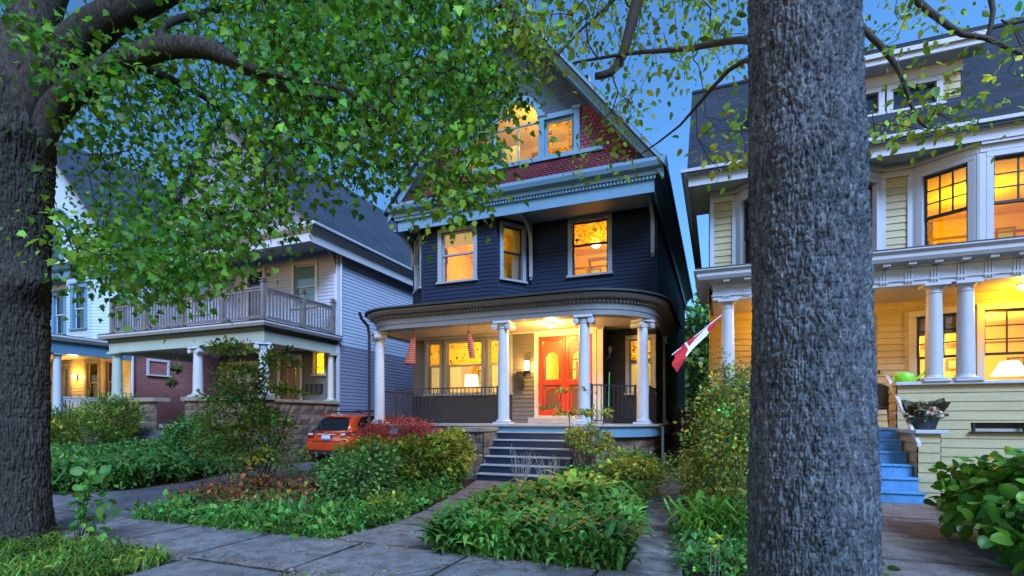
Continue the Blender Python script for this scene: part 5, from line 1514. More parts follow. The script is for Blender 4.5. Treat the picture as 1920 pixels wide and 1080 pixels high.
for sx in (1, -1):
    X = lambda x: -27 + sx * x
    q = [(X(0), 13.0, 13.7), (X(5.4), 13.0, 7.9), (X(5.4), 13.0, 7.75), (X(0), 13.0, 13.5)]
    t.prism(q if sx > 0 else q[::-1], (0, 14, 0))
t.build('roof', M['slate_y'], H4)
# brick side wall
t = MB(); Fbr = seg((BX1, 13.8), (BX1, 27)); t.box(BX1 - .2, 13.85, .9, BX1, 27, 4.45); t.build('brick_side_wall', M['brick'], H4)
t = MB(); ashlar(t, Fbr, 0, 8, 0, .9, 3); t.build('stone_foundation', M['grey_stone'], H4)
window(H4, Fbr, .55, 1.5, 3.2, 3.9, .09, 'white', 'white', 'single', ('dark_glass',))
t = MB(); t.tube([(BX1 + .08, 13.75, .3), (BX1 + .08, 13.75, 7.3)], .05, 8); t.build('downpipe', M['ltblue'], H4)
# porch with its lit back wall
w = MB(); Fbw = front(14.0); clap(w, Fbw, -32, BX1 - .05, BF, 4.1, .14, [(-25.38, -24.42, 2.1, 3.9), (-24.08, -23.2, 2.1, 3.9), (-27.25, -26.4, BF, 3.75)]); w.build('porch_wall', M['yellow'], H4)
for a, b in ((-25.42, -24.38), (-24.12, -23.16)): window(H4, Fbw, a, b, 2.05, 3.95, .14, 'rail_wood', 'rail_wood', 'double', ('glass', 'glass'), .5)
t = MB(); t.fbox(Fbw, -27.3, -27.16, -.1, .05, BF, 3.8); t.fbox(Fbw, -26.5, -26.36, -.1, .05, BF, 3.8); t.fbox(Fbw, -27.3, -26.36, -.1, .055, 3.8, 3.92); df = t.build('door_frame', M['rail_wood'], H4)
t = MB(); t.fbox(Fbw, -27.16, -26.98, -.08, -.03, BF, 3.8); t.fbox(Fbw, -26.7, -26.5, -.08, -.03, BF, 3.8); t.fbox(Fbw, -26.98, -26.7, -.08, -.03, BF, 2.0); t.fbox(Fbw, -26.98, -26.7, -.08, -.03, 3.6, 3.8); t.build('front_door', M['rail_wood'], df)
t = MB(); t.fbox(Fbw, -26.98, -26.7, -.06, -.055, 2.0, 3.6); t.build('door_pane', M['glass'], df)
room(H4, Fbw, -27.2, -22.4, 2.0, BF, 4.0, 'gold_wall', (-24.9, -1.0), 260, False)
t = MB(); bpp = arc_path([(-32, 10.6), (BX1, 10.6), (BX1, 13.8)], [0, 0, 0])
t.sweep(bpp, [(-.15, 3.75), (.1, 3.75), (.12, 4.18), (-.15, 4.18)]); t.build('porch_beam', M['midblue'], H4)
t = MB(); t.sweep(bpp, [(-.15, 4.181), (.25, 4.181), (.34, 4.30), (.34, 4.36), (-.15, 4.36)]); t.build('porch_gutter', M['white'], H4)
t = MB(); t.box(-32, 10.5, 4.361, BX1 + .1, 13.8, 4.42); t.build('porch_roof', M['roof_dark'], H4)
t = MB(); t.box(-32, 10.7, 4.0, BX1 - .1, 14, 4.03); t.build('porch_ceiling', M['ceil'], H4)
t = MB(); t.box(-32, 10.6, BF - .12, BX1 + .05, 14, BF); t.build('porch_floor', M['floor_grey'], H4)
w = MB(); clap(w, front(10.65), -32, BX1, .3, BF - .12, .14); clap(w, seg((BX1, 10.65), (BX1, 13.8)), 0, 3.2, .3, BF - .12, .14); w.build('porch_skirting', M['grey_siding'], H4)
t = MB(); t.fbox(seg((BX1, 10.65), (BX1, 13.8)), -.05, .25, .03, .06, .3, BF); t.build('corner_board', M['ltblue'], H4)
for x, y in ((-22.1, 10.7), (-22.1, 11.28), (-22.75, 10.7), (-26.5, 10.7)): tuscan(H4, x, y, BF, 3.75, .135)
wood_rail(H4, seg((BX1 - .1, 11.4), (BX1 - .1, 13.75)), 0, 2.35, BF, 2.2, 'white', .13, name='porch_railing', sq=.028); wood_rail(H4, front(10.7), -26.4, -22.9, BF, 2.2, 'white', .13, name='porch_railing', sq=.028)
t = MB(); q = Fbw(-25.95, .12, 3.2); t.fbox(Fbw, -26.0, -25.9, .02, .06, 3.1, 3.3); t.build('wall_lamp', M['iron'], H4)
t = MB(); t.lathe((q[0], q[1] - .02), [(.02, 3.1), (.06, 3.14), (.06, 3.28), (.02, 3.34)], 12); t.build('lamp_glass', M['bulb_glow'], H4)
plight(q[0], q[1] - .2, 3.25, 22, .06); 
t = MB(); t.lathe((-23.6, 12.6), [(.04, 3.86), (.12, 3.9), (.13, 3.99)], 14); t.build('ceiling_lamp', M['bulb_glow'], H4); plight(-23.6, 12.6, 3.75, 30, .08)
# ================================================================== ground, paths
def concrete(name, c, sc=1.6, wear=.3):
    m, nt, p = new_mat(name); L = nt.links.new
    v = objco(nt); a = noise(nt, sc, 8, v, .62); b = noise(nt, 55, 6, v, .7); s_ = noise(nt, 5, 5, v, .6)
    r = ramp(nt, [(.3, scale_col(c, 1 - wear)), (.7, scale_col(c, 1 + wear))]); L(a.outputs[0], r.inputs[0])
    r2 = ramp(nt, [(.35, (.55, .55, .55)), (.65, (1.35, 1.33, 1.3))]); L(b.outputs[0], r2.inputs[0])
    r3 = ramp(nt, [(.42, (.5, .46, .42)), (.55, (1, 1, 1))]); L(s_.outputs[0], r3.inputs[0])
    q = N(nt, "ShaderNodeMix", data_type='RGBA', blend_type='MULTIPLY'); q.inputs[0].default_value = .9; L(r.outputs[0], q.inputs[6]); L(r2.outputs[0], q.inputs[7])
    q2 = N(nt, "ShaderNodeMix", data_type='RGBA', blend_type='MULTIPLY'); q2.inputs[0].default_value = .6; L(q.outputs[2], q2.inputs[6]); L(r3.outputs[0], q2.inputs[7])
    L(q2.outputs[2], p.inputs["Base Color"]); p.inputs["Roughness"].default_value = .8; p.inputs["Specular IOR Level"].default_value = .3
    ad = N(nt, "ShaderNodeMath", operation='ADD'); L(a.outputs[0], ad.inputs[0]); L(b.outputs[0], ad.inputs[1])
    bp = N(nt, "ShaderNodeBump"); bp.inputs["Strength"].default_value = .6; bp.inputs["Distance"].default_value = .008; L(ad.outputs[0], bp.inputs["Height"]); L(bp.outputs[0], p.inputs["Normal"])
    return m
M['concrete'] = concrete('sidewalk_concrete', (.21, .192, .185), 1.6, .2)
M['path_con'] = concrete('front_path_concrete', (.20, .178, .165), 1.2, .22)
M['asphalt'] = concrete('driveway_concrete', (.19, .18, .19), 1.0, .4)
M['flagstone'] = concrete('flagstone', (.19, .165, .15), 2.5, .4)
M['soil'] = stone('garden_soil', (.022, .016, .011), (.06, .045, .03), 3, 1.0)
# ground sheet, finer near the houses
nx, ny = 150, 110
xs = np.concatenate([np.linspace(-400, -42, 8), np.linspace(-40, 14, nx), np.linspace(16, 400, 8)]); ys = np.concatenate([np.linspace(-60, -6, 5), np.linspace(-5, 30, ny), np.linspace(32, 600, 8)])
XX, YY = np.meshgrid(xs, ys)
ZZ = np.array([[terrain(x, y) for x in xs] for y in ys])
fine = (np.sin(XX * 3.1) * np.cos(YY * 2.7) + np.sin(XX * 7.3 + YY * 5.1) * .6) * .008
ZZ = ZZ + np.where((np.abs(XX) < 45) & (YY < 30), fine - .012, -.02)
V = np.stack([XX.ravel(), YY.ravel(), ZZ.ravel()], 1); w_ = len(xs)
i = np.arange(len(ys) - 1)[:, None] * w_; k = np.arange(w_ - 1)[None]
tag(np_mesh('ground', V, np.stack([i + k, i + k + 1, i + w_ + k + 1, i + w_ + k], -1).reshape(-1, 4), M['soil'], None, None, True), kind='structure')
def slab(mb, poly, z0, z1, n=1):
    mb.prism([(x, y, z0) for x, y in poly], (0, 0, z1 - z0))
t = MB()
x = -30.9
while x < 8:
    x1 = x + 1.3
    jit = [R.uniform(-.006, .006) for _ in range(4)]; zz = .028 + R.uniform(-.004, .004)
    slab(t, [(x + .021 + jit[0], 3.52), (x1 - .021 + jit[1], 3.52), (x1 - .021 + jit[1], 4.66 + jit[2]), (x + .021 + jit[0], 4.66 + jit[3])], -.05, zz)
    x = x1
slab(t, [(-4.72, 1.2), (-3.55, 1.2), (-3.58, 3.505), (-4.80, 3.505)], -.05, .022)
swk = tag(t.build('sidewalk', M['concrete'], None, bevel=.006), kind='structure')
M['joint'] = paint('mossy_joint_dirt', (.042, .042, .034), .95, .4, 9, .5, 40, .1)
t = MB()
def joint(a, b, w=.009, n=14, z=.0345):
    a = Vector((*a, 0)); b = Vector((*b, 0)); s_ = (b - a).normalized(); s_ = Vector((-s_.y, s_.x, 0)); vs = []
    for i in range(n + 1):
        p = a.lerp(b, i / n) + s_ * R.uniform(-.006, .006); h = w * R.uniform(.45, 1.25)
        vs += [(p.x - s_.x * h, p.y - s_.y * h, z), (p.x + s_.x * h, p.y + s_.y * h, z)]
    t.add(vs, [(2*i, 2*i+2, 2*i+3, 2*i+1) for i in range(n)])
x = -30.9
while x < 8: joint((x, 3.53), (x + R.uniform(-.01, .01), 4.65)); x += 1.3
joint((-4.8, 3.515), (-3.5, 3.515), .013); joint((-4.1, 4.665), (-2.7, 4.665), .010); joint((1.2, 4.665), (2.65, 4.665), .010); joint((-11.8, 4.67), (-7.3, 4.67), .011, 30)
for a_, b_ in (((-3.93, 5.7), (-2.85, 5.7)), ((-4.05, 6.7), (-3.0, 6.7)), ((-4.3, 7.8), (-3.2, 7.8)), ((-4.62, 9.1), (-3.2, 9.1)), ((1.28, 6.0), (2.75, 6.0)), ((1.32, 7.2), (2.9, 7.2)), ((1.38, 8.6), (3.0, 8.6))): joint(a_, b_, .008)
# a wandering crack
px_, py_ = -2.6, 3.6
while py_ < 4.6: q = (px_ + R.uniform(-.02, .16), py_ + R.uniform(.06, .14)); joint((px_, py_), q, .005, 3); px_, py_ = q
t.build('joint_dirt', M['joint'], swk)
t = MB(); slab(t, [(-30, -4.6), (12, -4.6), (12, -1.2), (-30, -1.2)], -.2, -.03); tag(t.build('road', paint('street_asphalt', (.05, .05, .052), .8, .2)), kind='structure')
# driveway
DL = [(-11.9, 4.675), (-11.2, 5.6), (-10.6, 6.6), (-10.9, 8.2), (-11.6, 10.0), (-12.3, 12.0), (-12.55, 14.5), (-12.5, 22)]
DRr = [(-9.05, 22), (-9.15, 14.5), (-9.1, 12.0), (-8.9, 10.0), (-8.3, 8.4), (-7.9, 7.0), (-7.75, 5.6), (-7.3, 4.675)]
def ribbon(l, r, z, mat, name, nsub=6):
    r = r[::-1]; mb = MB(); vs = []; n = nsub
    for a, b in zip(l, r):
        for j in range(n + 1):
            s_ = j / n; vs.append((a[0] + (b[0] - a[0]) * s_, a[1] + (b[1] - a[1]) * s_, z - .02 * (abs(s_ - .5) * 2) ** 6))
    fs = [(i * (n + 1) + j, i * (n + 1) + j + 1, (i + 1) * (n + 1) + j + 1, (i + 1) * (n + 1) + j) for i in range(len(l) - 1) for j in range(n)]
    mb.add(vs, fs); return tag(mb.build(name, mat), kind='structure')
ribbon(DL, DRr, .020, M['asphalt'], 'driveway')
# front path to the dark steps, in poured slabs
PLs = [(-4.05, 4.665), (-3.93, 5.7), (-4.05, 6.7), (-4.3, 7.8), (-4.62, 9.1), (-4.98, 10.43)]; PRs = [(-2.72, 4.665), (-2.85, 5.7), (-3.0, 6.7), (-3.2, 7.8), (-3.2, 9.1), (-2.92, 10.43)]
t = MB()
for i in range(len(PLs) - 1):
    a, b, c_, d_ = PLs[i], PRs[i], PRs[i + 1], PLs[i + 1]
    g = .018; slab(t, [(a[0], a[1] + g), (b[0], b[1] + g), (c_[0], c_[1] - g), (d_[0], d_[1] - g)], -.05, .026 + R.uniform(-.004, .004))
tag(t.build('front_path', M['path_con'], None, bevel=.008), kind='structure')
# flagstones beside the bed
t = MB(); y = 4.7; fc = lambda y: -.50 - .075 * (y - 4.7)
while y < 13.5:
    h = R.uniform(.55, .85); c0 = fc(y + h / 2); hw = .27 + R.uniform(-.03, .03)
    pts = [(c0 - hw, y), (c0 - hw * .3, y - .02), (c0 + hw, y + R.uniform(-.03, .03)), (c0 + hw + R.uniform(-.03, .03), y + h * .5), (c0 + hw, y + h - .05), (c0, y + h - .03), (c0 - hw + R.uniform(-.03, .03), y + h - .05)]
    tl = R.uniform(-.02, .02); mb_ = [(px_, py_, .0) for px_, py_ in pts]
    t.prism([(px_, py_, -.05) for px_, py_ in pts], (0, tl * .3, .085 + R.uniform(-.012, .012)))
    y += h + .02
tag(t.build('flagstone_path', M['flagstone'], None, bevel=.012), kind='structure')
# path of the yellow house
YL = [(1.25, 4.67), (1.28, 6.0), (1.32, 7.2), (1.38, 8.6), (1.45, 10.12)]; YR_ = [(2.62, 4.67), (2.75, 6.0), (2.9, 7.2), (3.0, 8.6), (3.12, 10.12)]
t = MB()
for i in range(4):
    a, b, c_, d_ = YL[i], YR_[i], YR_[i + 1], YL[i + 1]; g = .012
    slab(t, [(a[0], a[1] + g), (b[0], b[1] + g), (c_[0], c_[1] - g), (d_[0], d_[1] - g)], -.05, .028 + R.uniform(-.008, .008))
tag(t.build('yellow_house_path', M['path_con'], None, bevel=.01), kind='structure')

# ================================================================== low planting
LM = {
 'grass': leafmat('grass_blades', (.075, .14, .022)),
 'cover': leafmat('ground_cover_leaf', (.048, .135, .032)),
 'lily': leafmat('lily_strap_leaf', (.075, .18, .028)),
 'hosta': leafmat('bright_lance_leaf', (.056, .150, .030)),
 'maple': leafmat('maple_leaf', (.058, .145, .018), .5),
 'fresh': leafmat('young_yellow_green_leaf', (.125, .20, .030), .5),
 'shrub': leafmat('shrub_leaf', (.165, .20, .030)),
 'dkshrub': leafmat('deep_green_shrub_leaf', (.060, .125, .034)),
 'tree2': leafmat('young_tree_leaf', (.095, .15, .034)),
 'yew': leafmat('yew_needle', (.075, .115, .018)),
 'red': leafmat('crimson_maple_leaf', (.32, .060, .060), .4),
 'hedge': leafmat('hedge_leaf', (.105, .14, .030)),
 'rust': leafmat('rusty_leaf', (.15, .075, .028)),
 'round': leafmat('glossy_round_leaf', (.050, .15, .020), .35, .35),
 'far': leafmat('distant_tree_leaf', (.10, .17, .05), .4),
 'tan': leafmat('dry_tan_leaf', (.20, .14, .07)),
}
def stuff(parts, name, mat):
    V, F, T = merge(parts); return tag(np_mesh(name, V, F, mat, None, T), kind='stuff')
def mound(pts, poly_c, r, h): return np.array([h * max(0, 1 - ((x - poly_c[0]) ** 2 + (y - poly_c[1]) ** 2) / r ** 2) for x, y in pts])
# grass strip by the left trunk, tufts along the kerb
lawn = [(-9.5, 3.49), (-4.95, 3.49), (-4.85, 3.3), (-4.83, 1.5), (-9.5, 1.5)]
p_ = scatter(lawn, 9000)
q_ = scatter([(-3.45, 1.2), (-3.42, 3.25), (-2.6, 3.45), (-.2, 3.42), (1.6, 3.4), (1.6, 1.2)], 5000)
stuff([blades(p_, .13, 'grass', .6, .3, .25), blades(scatter(lawn, 1400), .13, 'lance', .8, .3, .2), blades(q_, .12, 'grass', .6, .3, .25)], 'grass', LM['grass'])
# bed at left, behind the driveway edge
lb = [(-12.0, 5.4), (-10.75, 6.6), (-11.0, 8.2), (-11.9, 10.0), (-12.7, 11.3), (-15.8, 11.3), (-17.2, 9.4), (-24, 10.2), (-30, 9.8), (-22, 5.4)]
p_ = scatter(lb, 13000); zo = NR.uniform(.0, .32, len(p_))
P_ = np.array([(x, y, terrain(x, y)) for x, y in p_]); P_[:, 2] += .04 + .34 * NR.random(len(P_)) ** .7
V1 = sprigs(P_, 4, .06, .085, 'ovate', -.1, .28, .3, .2, None, .7)
p2 = scatter([(-12.1, 5.8), (-10.9, 6.7), (-11.2, 8.3), (-13, 9.6), (-13.8, 8.0)], 1500)
stuff([V1, blades(p2, .42, 'strap', .7, .3)], 'ground_cover', LM['cover'])
# island bed between sidewalk and driveway
isl = [(-7.45, 4.70), (-7.85, 5.6), (-8.0, 7.0), (-8.4, 8.4), (-8.9, 9.8), (-5.4, 10.2), (-4.75, 9.0), (-4.4, 7.8), (-4.15, 6.7), (-4.02, 5.7), (-4.12, 4.70)]
p_ = scatter(isl, 5200); P_ = np.array([(x, y, .02 + .16 * R.random() ** 1.4) for x, y in p_])
edge = scatter([(-7.45, 4.64), (-4.1, 4.64), (-4.1, 5.1), (-7.6, 5.2)], 1500)
stuff([sprigs(P_, 3, .06, .085, 'ovate', -.05, .3, .35, .25, None, .6), blades(edge, .16, 'grass', .9, .3, .2), blades(scatter([(-6.0, 4.7), (-4.1, 4.7), (-4.05, 6.2), (-5.4, 6.6)], 1400), .22, 'grass', .8, .3)], 'bed_cover', LM['hosta'])
# dry stalks and rusty leaves at the foot of the small tree
P_ = np.array([(x, y, .05 + .45 * R.random() * max(.2, 1 - math.hypot(x + 6.9, y - 6.3) / 1.6)) for x, y in scatter([(-8.0, 5.6), (-7.9, 7.0), (-6.2, 7.4), (-5.6, 6.2), (-6.4, 5.3)], 520)])
rr_ = stuff([sprigs(P_, 4, .06, .07, 'ovate', .1, .35, .4, .3)], 'undergrowth', LM['rust'])
t = MB()
for _ in range(170):
    x, y = R.uniform(-8.0, -5.7), R.uniform(5.3, 7.2); a = R.uniform(0, 6.28); l = R.uniform(.25, .7)
    p0 = Vector((x, y, 0)); p1 = p0 + Vector((math.cos(a) * l * .35, math.sin(a) * l * .35, l * .7)); p2_ = p1 + Vector((math.cos(a) * l * .4, math.sin(a) * l * .4, l * R.uniform(-.2, .3)))
    t.tube([p0, p1, p2_], [.006, .005, .003], 4, False)
tag(t.build('dry_stalks', M['twig_red']), kind='stuff')
# main perennial bed right of the path
hb = [(-2.66, 4.70), (-2.78, 5.7), (-2.92, 6.7), (-3.1, 7.8), (-3.1, 9.1), (-2.86, 10.6), (-2.0, 11.3), (-1.35, 12.0), (-1.25, 10.0), (-1.1, 8.0), (-.95, 6.3), (-.82, 4.70)]
fr_ = [(-2.70, 4.60), (-2.82, 5.7), (-2.92, 6.5), (-.98, 6.5), (-.88, 5.6), (-.80, 4.60)]
p_ = scatter(fr_, 8500); A1 = blades(p_, .22, 'lance', .6, .28, .2, .28, NR.uniform(.0, .20, len(p_)))
p_ = scatter(fr_, 2200); A2 = blades(p_, .24, 'lance', 1.2, .3, .2, .3, NR.uniform(.0, .16, len(p_)))
p_ = scatter([(-2.7, 6.2), (-2.9, 8.0), (-2.9, 9.6), (-1.3, 9.6), (-1.1, 7.6), (-1.0, 6.2)], 4200); A3 = blades(p_, .22, 'lance', .8, .3, .25, .3, NR.uniform(.0, .10, len(p_)))
stuff([A1, A2, A3], 'lance_leaf_bed', LM['hosta'])
t_ = thing('daylily', (-2.0, 6.9, 0), 'clump of arching strap-leaved lilies in the middle of the front bed', 'plant')
p_ = [(-2.0 + R.gauss(0, .33), 6.9 + R.gauss(0, .3)) for _ in range(420)]
V, F, T = blades(p_, .50, 'strap', .75, .25, .2, .2); np_mesh('leaves', V, F, LM['lily'], t_, T)
# rhubarb-like big leaves
t_ = thing('broad_leaf_plant', (-1.55, 7.55, 0), 'plant with big toothed dark leaves in the front bed near the flagstones', 'plant')
a = NR.uniform(0, 6.28, 26); r_ = NR.uniform(.15, .45, 26)
P_ = np.stack([-1.55 + np.cos(a) * r_, 7.55 + np.sin(a) * r_, .72 - r_ * .5 + NR.uniform(-.1, .05, 26) - .22], 1)
V, F, T = leaf_np(P_, np.stack([np.cos(a), np.sin(a), -.65 + 0 * a], 1), np.tile([0, 0, 1.0], (26, 1)) + NR.normal(0, .2, (26, 3)), NR.uniform(.20, .30, 26), 'palm', tints(26, .2, .1))
np_mesh('leaves', V, F, LM['dkshrub'], t_, T)
t = MB()
for q in P_: t.tube([(-1.55, 7.55, 0), tuple((q + np.array([-1.55, 7.55, .3])) / 2), tuple(q)], [.012, .01, .006], 5, False)
t.build('stem', M['twig_red'], t_)
def plantlet(name, label, cat, x, y, r, h, n, per, size, tpl, mat, **kw):
    return shrub(name, label, cat, (x, y, 0), [((x, y, h * .6), (r, r, h * .45), 1)], n, per, r * .22, size, tpl, mat, M['twig'], **kw)
plantlet('leafy_perennial', 'yellow-green leafy clump at the far right corner of the front bed', 'plant', -1.45, 9.5, .5, .60, 150, 9, .085, 'ovate', LM['shrub'])
plantlet('leafy_perennial', 'bright green leafy clump at the right foot of the navy steps', 'plant', -2.35, 9.75, .42, .42, 120, 9, .08, 'ovate', LM['hosta'])
plantlet('leafy_perennial', 'low yellowish clump just left of the broad leaf plant', 'plant', -2.05, 8.3, .45, .36, 110, 9, .075, 'ovate', LM['shrub'])
plantlet('leafy_perennial', 'tall leafy clump nearest the stone porch corner', 'plant', -1.6, 10.9, .42, .62, 120, 9, .085, 'ovate', LM['hosta'])
# bare pale twigs in front of the steps
for lab, x, y, n_, h in (('pale bare twiggy bush standing before the navy steps', -3.72, 9.85, 16, .68), ('smaller bare twiggy bush right of the larger one before the steps', -3.12, 10.0, 11, .62)):
    t_ = thing('bare_bush', (x, y, 0), lab, 'bush', 'bare bushes before the steps'); t = MB()
    for k in range(n_):
        a = R.uniform(0, 6.28); s_ = R.uniform(.1, .45); l = h * R.uniform(.7, 1.1)
        p0 = Vector((x + math.cos(a) * .04, y + math.sin(a) * .04, 0)); p1 = p0 + Vector((math.cos(a) * s_ * .5, math.sin(a) * s_ * .3, l * .5)); p2_ = p0 + Vector((math.cos(a) * s_ * .75, math.sin(a) * s_ * .5, l))
        t.tube([p0, p1, p2_], [.008, .006, .003], 5, False)
        for _ in range(3):
            q = p1.lerp(p2_, R.random()); t.tube([q, q + Vector((R.uniform(-.1, .1), R.uniform(-.06, .06), R.uniform(.06, .16)))], [.004, .0025], 4, False)
    t.build('twigs', M['twig_pale'], t_)

# ================================================================== shrubs
# layered small tree beside the steps
shrub('dogwood_shrub', 'layered golden-green shrub right of the navy steps, tips up to the red door', 'shrub', (-2.35, 10.35, 0),
      [((-2.4, 10.35, .98), (.52, .45, .30), 5), ((-2.75, 10.2, 1.5), (.42, .25, .06), .9), ((-2.25, 10.5, 1.5), (.35, .25, .10), 1), ((-2.75, 10.25, 1.95), (.40, .2, .04), .4), ((-2.1, 10.5, .65), (.45, .4, .25), 2), ((-3.2, 10.2, 1.62), (.25, .15, .04), .35)],
      170, 10, .05, .06, 'ovate', LM['shrub'], M['twig'], nstem=9, droop=.1, flat=.45, warm=.3)
# bushes left of the path
shrub('spirea_bush', 'large rounded yellow-green bush between the red maple and the path', 'bush', (-6.0, 8.9, 0),
      [((-5.6, 8.9, .50), (.70, .6, .50), 4), ((-6.4, 8.6, .50), (.75, .7, .48), 5), ((-5.2, 9.3, .62), (.42, .4, .5), 2)],
      520, 15, .085, .085, 'ovate', LM['shrub'], M['twig'], nstem=14, droop=.0, cvar=.35, svar=.35)
shrub('spirea_bush', 'tall leafy bush beside the stone cheek wall of the steps', 'bush', (-5.0, 9.6, 0),
      [((-5.25, 9.8, .62), (.40, .4, .55), 3)], 150, 14, .07, .075, 'ovate', LM['shrub'], M['twig'], nstem=8, droop=.0, warm=.3)
shrub('dark_bush', 'dense dark green bush at the path edge, nearest the sidewalk', 'bush', (-4.95, 6.3, 0),
      [((-4.95, 6.4, .46), (.48, .45, .44), 4), ((-5.35, 6.6, .42), (.4, .4, .36), 2), ((-4.85, 6.6, .70), (.28, .3, .26), 1)], 330, 14, .07, .06, 'ovate', LM['dkshrub'], M['twig'], nstem=9, droop=.0, cvar=.4)
shrub('porch_shrub', 'rounded blue-green shrub against the stone base of the grey porch', 'bush', (-14.6, 10.9, 0.2), [((-14.6, 10.9, .85), (.95, .6, .6), 3), ((-15.5, 10.9, .6), (.6, .5, .4), 1)], 260, 14, .10, .09, 'ovate', LM['cover'], M['twig'], nstem=7, droop=.0, cvar=.4)
shrub('porch_shrub', 'low green shrub at the driveway corner of the grey porch', 'bush', (-13.1, 10.8, 0.1), [((-13.1, 10.8, .5), (.6, .5, .4), 1)], 130, 14, .09, .085, 'ovate', LM['dkshrub'], M['twig'], nstem=6, droop=.0, cvar=.4)
shrub('low_bush', 'small pale yellow-green tuft at the foot of the dark bush by the path', 'bush', (-4.4, 6.15, 0), [((-4.4, 6.15, .16), (.26, .3, .16), 1)], 60, 12, .05, .05, 'ovate', LM['fresh'], M['twig'], nstem=4)
shrub('leafy_bush', 'mid green bush at the driveway edge in front of the orange car', 'bush', (-7.35, 7.9, 0), [((-6.6, 7.7, .26), (.45, .5, .28), 2), ((-6.0, 7.3, .36), (.5, .5, .36), 3)], 200, 13, .08, .08, 'ovate', LM['dkshrub'], M['twig'], nstem=8, droop=.0)
# red laceleaf maple
t_ = shrub('red_laceleaf_maple', 'low crimson laceleaf maple mounded in front of the porch', 'tree', (-7.2, 10.6, 0),
      [((-7.3, 10.7, 1.10), (.85, .6, .36), 5), ((-6.5, 10.6, 1.02), (.7, .5, .30), 3), ((-7.9, 10.8, .9), (.4, .5, .32), 2)], 420, 14, .08, .085, 'needle', LM['red'], M['twig_red'], nstem=9, droop=.9, flat=.5, cname='crown', upbias=.3, tip_r=.005)
# yews at left
for lab, x, y, h, r in (('tall feathery yew left of the grey stone steps', -17.3, 10.1, 1.75, 1.05), ('shorter dark yew beside the pale blue porch', -19.6, 10.2, 1.35, .95), ('small spreading yew at the far left of the bed', -20.9, 10.6, .9, .8)):
    z = terrain(x, y)
    shrub('yew', lab, 'shrub', (x, y, z), [((x, y, z + h * .5), (r, r * .7, h * .5), 3), ((x + r * .4, y, z + h * .62), (r * .6, r * .5, h * .42), 2), ((x - r * .5, y, z + h * .35), (r * .7, r * .5, h * .35), 2)],
          230, 26, .13, .13, 'needle', LM['yew'], M['twig'], group='yews before the left houses', droop=-.6, cvar=.45, upbias=.5)
# small tree in the island bed
shrub('small_leafy_tree', 'slim young tree with loose layered foliage in the bed by the driveway', 'tree', (-7.45, 6.6, 0),
      [((-7.85, 6.6, 1.50), (.70, .55, .36), 6), ((-7.3, 6.7, 1.25), (.55, .5, .36), 4), ((-7.5, 6.5, 2.05), (.50, .45, .26), 3), ((-7.85, 6.5, 2.60), (.38, .3, .10), 1.4), ((-7.0, 6.8, 2.35), (.26, .25, .26), 1.2), ((-6.85, 6.7, 1.85), (.34, .3, .08), 1.0), ((-7.0, 6.8, .75), (.45, .45, .22), 2), ((-8.1, 6.5, 1.0), (.45, .45, .30), 2.5), ((-7.6, 6.6, .60), (.55, .45, .2), 1)],
      300, 18, .08, .066, 'ovate', LM['tree2'], M['twig'], nstem=9, droop=.1, flat=.5, cname='crown', tip_r=.005, warm=.3, lean=.1)
# hedge between the houses
shrub('tall_hedge_shrub', 'tall twiggy hedge between the flagstone path and the big trunk', 'shrub', (.05, 7.4, 0),
      [((-.02, 7.6, 1.0), (.42, .8, .8), 4), ((.25, 7.9, 1.55), (.45, .7, .55), 4), ((.3, 6.9, .9), (.45, .6, .75), 4), ((.2, 8.6, 1.2), (.5, .8, .95), 3), ((-.15, 8.8, .5), (.35, .9, .45), 2)],
      620, 15, .085, .055, 'ovate', LM['hedge'], M['twig'], nstem=26, droop=.1, cvar=.45, warm=.35, lean=.12)
shrub('tall_hedge_shrub', 'thin open shrub rising behind the tall hedge at the yellow porch corner', 'shrub', (.1, 9.9, 0), [((.15, 9.9, 1.7), (.5, .6, .8), 2), ((.0, 9.6, .8), (.4, .6, .7), 2)], 200, 9, .08, .05, 'ovate', LM['hedge'], M['twig'], nstem=14, droop=.1, warm=.3)
p_ = scatter([(-.28, 4.75), (-.5, 6.5), (.3, 6.6), (.5, 4.75)], 500)
t_ = thing('grass_clump', (-.1, 6.2, 0), 'upright grassy clump at the foot of the tall hedge', 'plant')
V, F, T = blades([(-.08 + R.gauss(0, .14), 6.25 + R.gauss(0, .18)) for _ in range(330)], .42, 'grass', .4, .25, .2, .2); np_mesh('leaves', V, F, LM['lily'], t_, T)
P_ = np.array([(x, y, .02 + .14 * R.random()) for x, y in p_]); 
stuff([sprigs(P_, 4, .05, .06, 'ovate', 0, .3, .3)], 'hedge_foot_cover', LM['cover'])
# hydrangea-like shrub at right
t_ = shrub('round_leaf_shrub', 'big glossy round-leaved shrub at the right edge before the yellow porch', 'shrub', (3.1, 6.1, 0),
      [((2.75, 7.2, .55), (.42, .5, .34), 3), ((2.95, 6.9, .62), (.45, .5, .36), 3), ((3.3, 6.5, .85), (.55, .5, .30), 3), ((2.75, 6.0, .38), (.5, .5, .32), 3), ((3.6, 6.5, 1.22), (.35, .35, .22), 2), ((3.0, 5.4, .36), (.6, .4, .34), 2.5), ((3.7, 6.0, .7), (.5, .5, .4), 2)],
      330, 7, .085, .118, 'round', LM['round'], M['twig'], nstem=12, droop=.35, flat=.7, svar=.25, cvar=.35, warm=.2)
shrub('round_leaf_shrub', 'leafy branch tip hanging in at the right edge above the yellow parapet', 'shrub', (4.9, 7.0, 0), [((4.45, 7.0, 1.78), (.36, .3, .12), 1)], 16, 7, .08, .12, 'round', LM['round'], M['twig'], nstem=4, droop=.3)
p_ = scatter([(2.72, 4.72), (2.8, 6.0), (3.0, 7.2), (3.2, 9.8), (6.5, 9.8), (5.5, 4.72)], 1500)
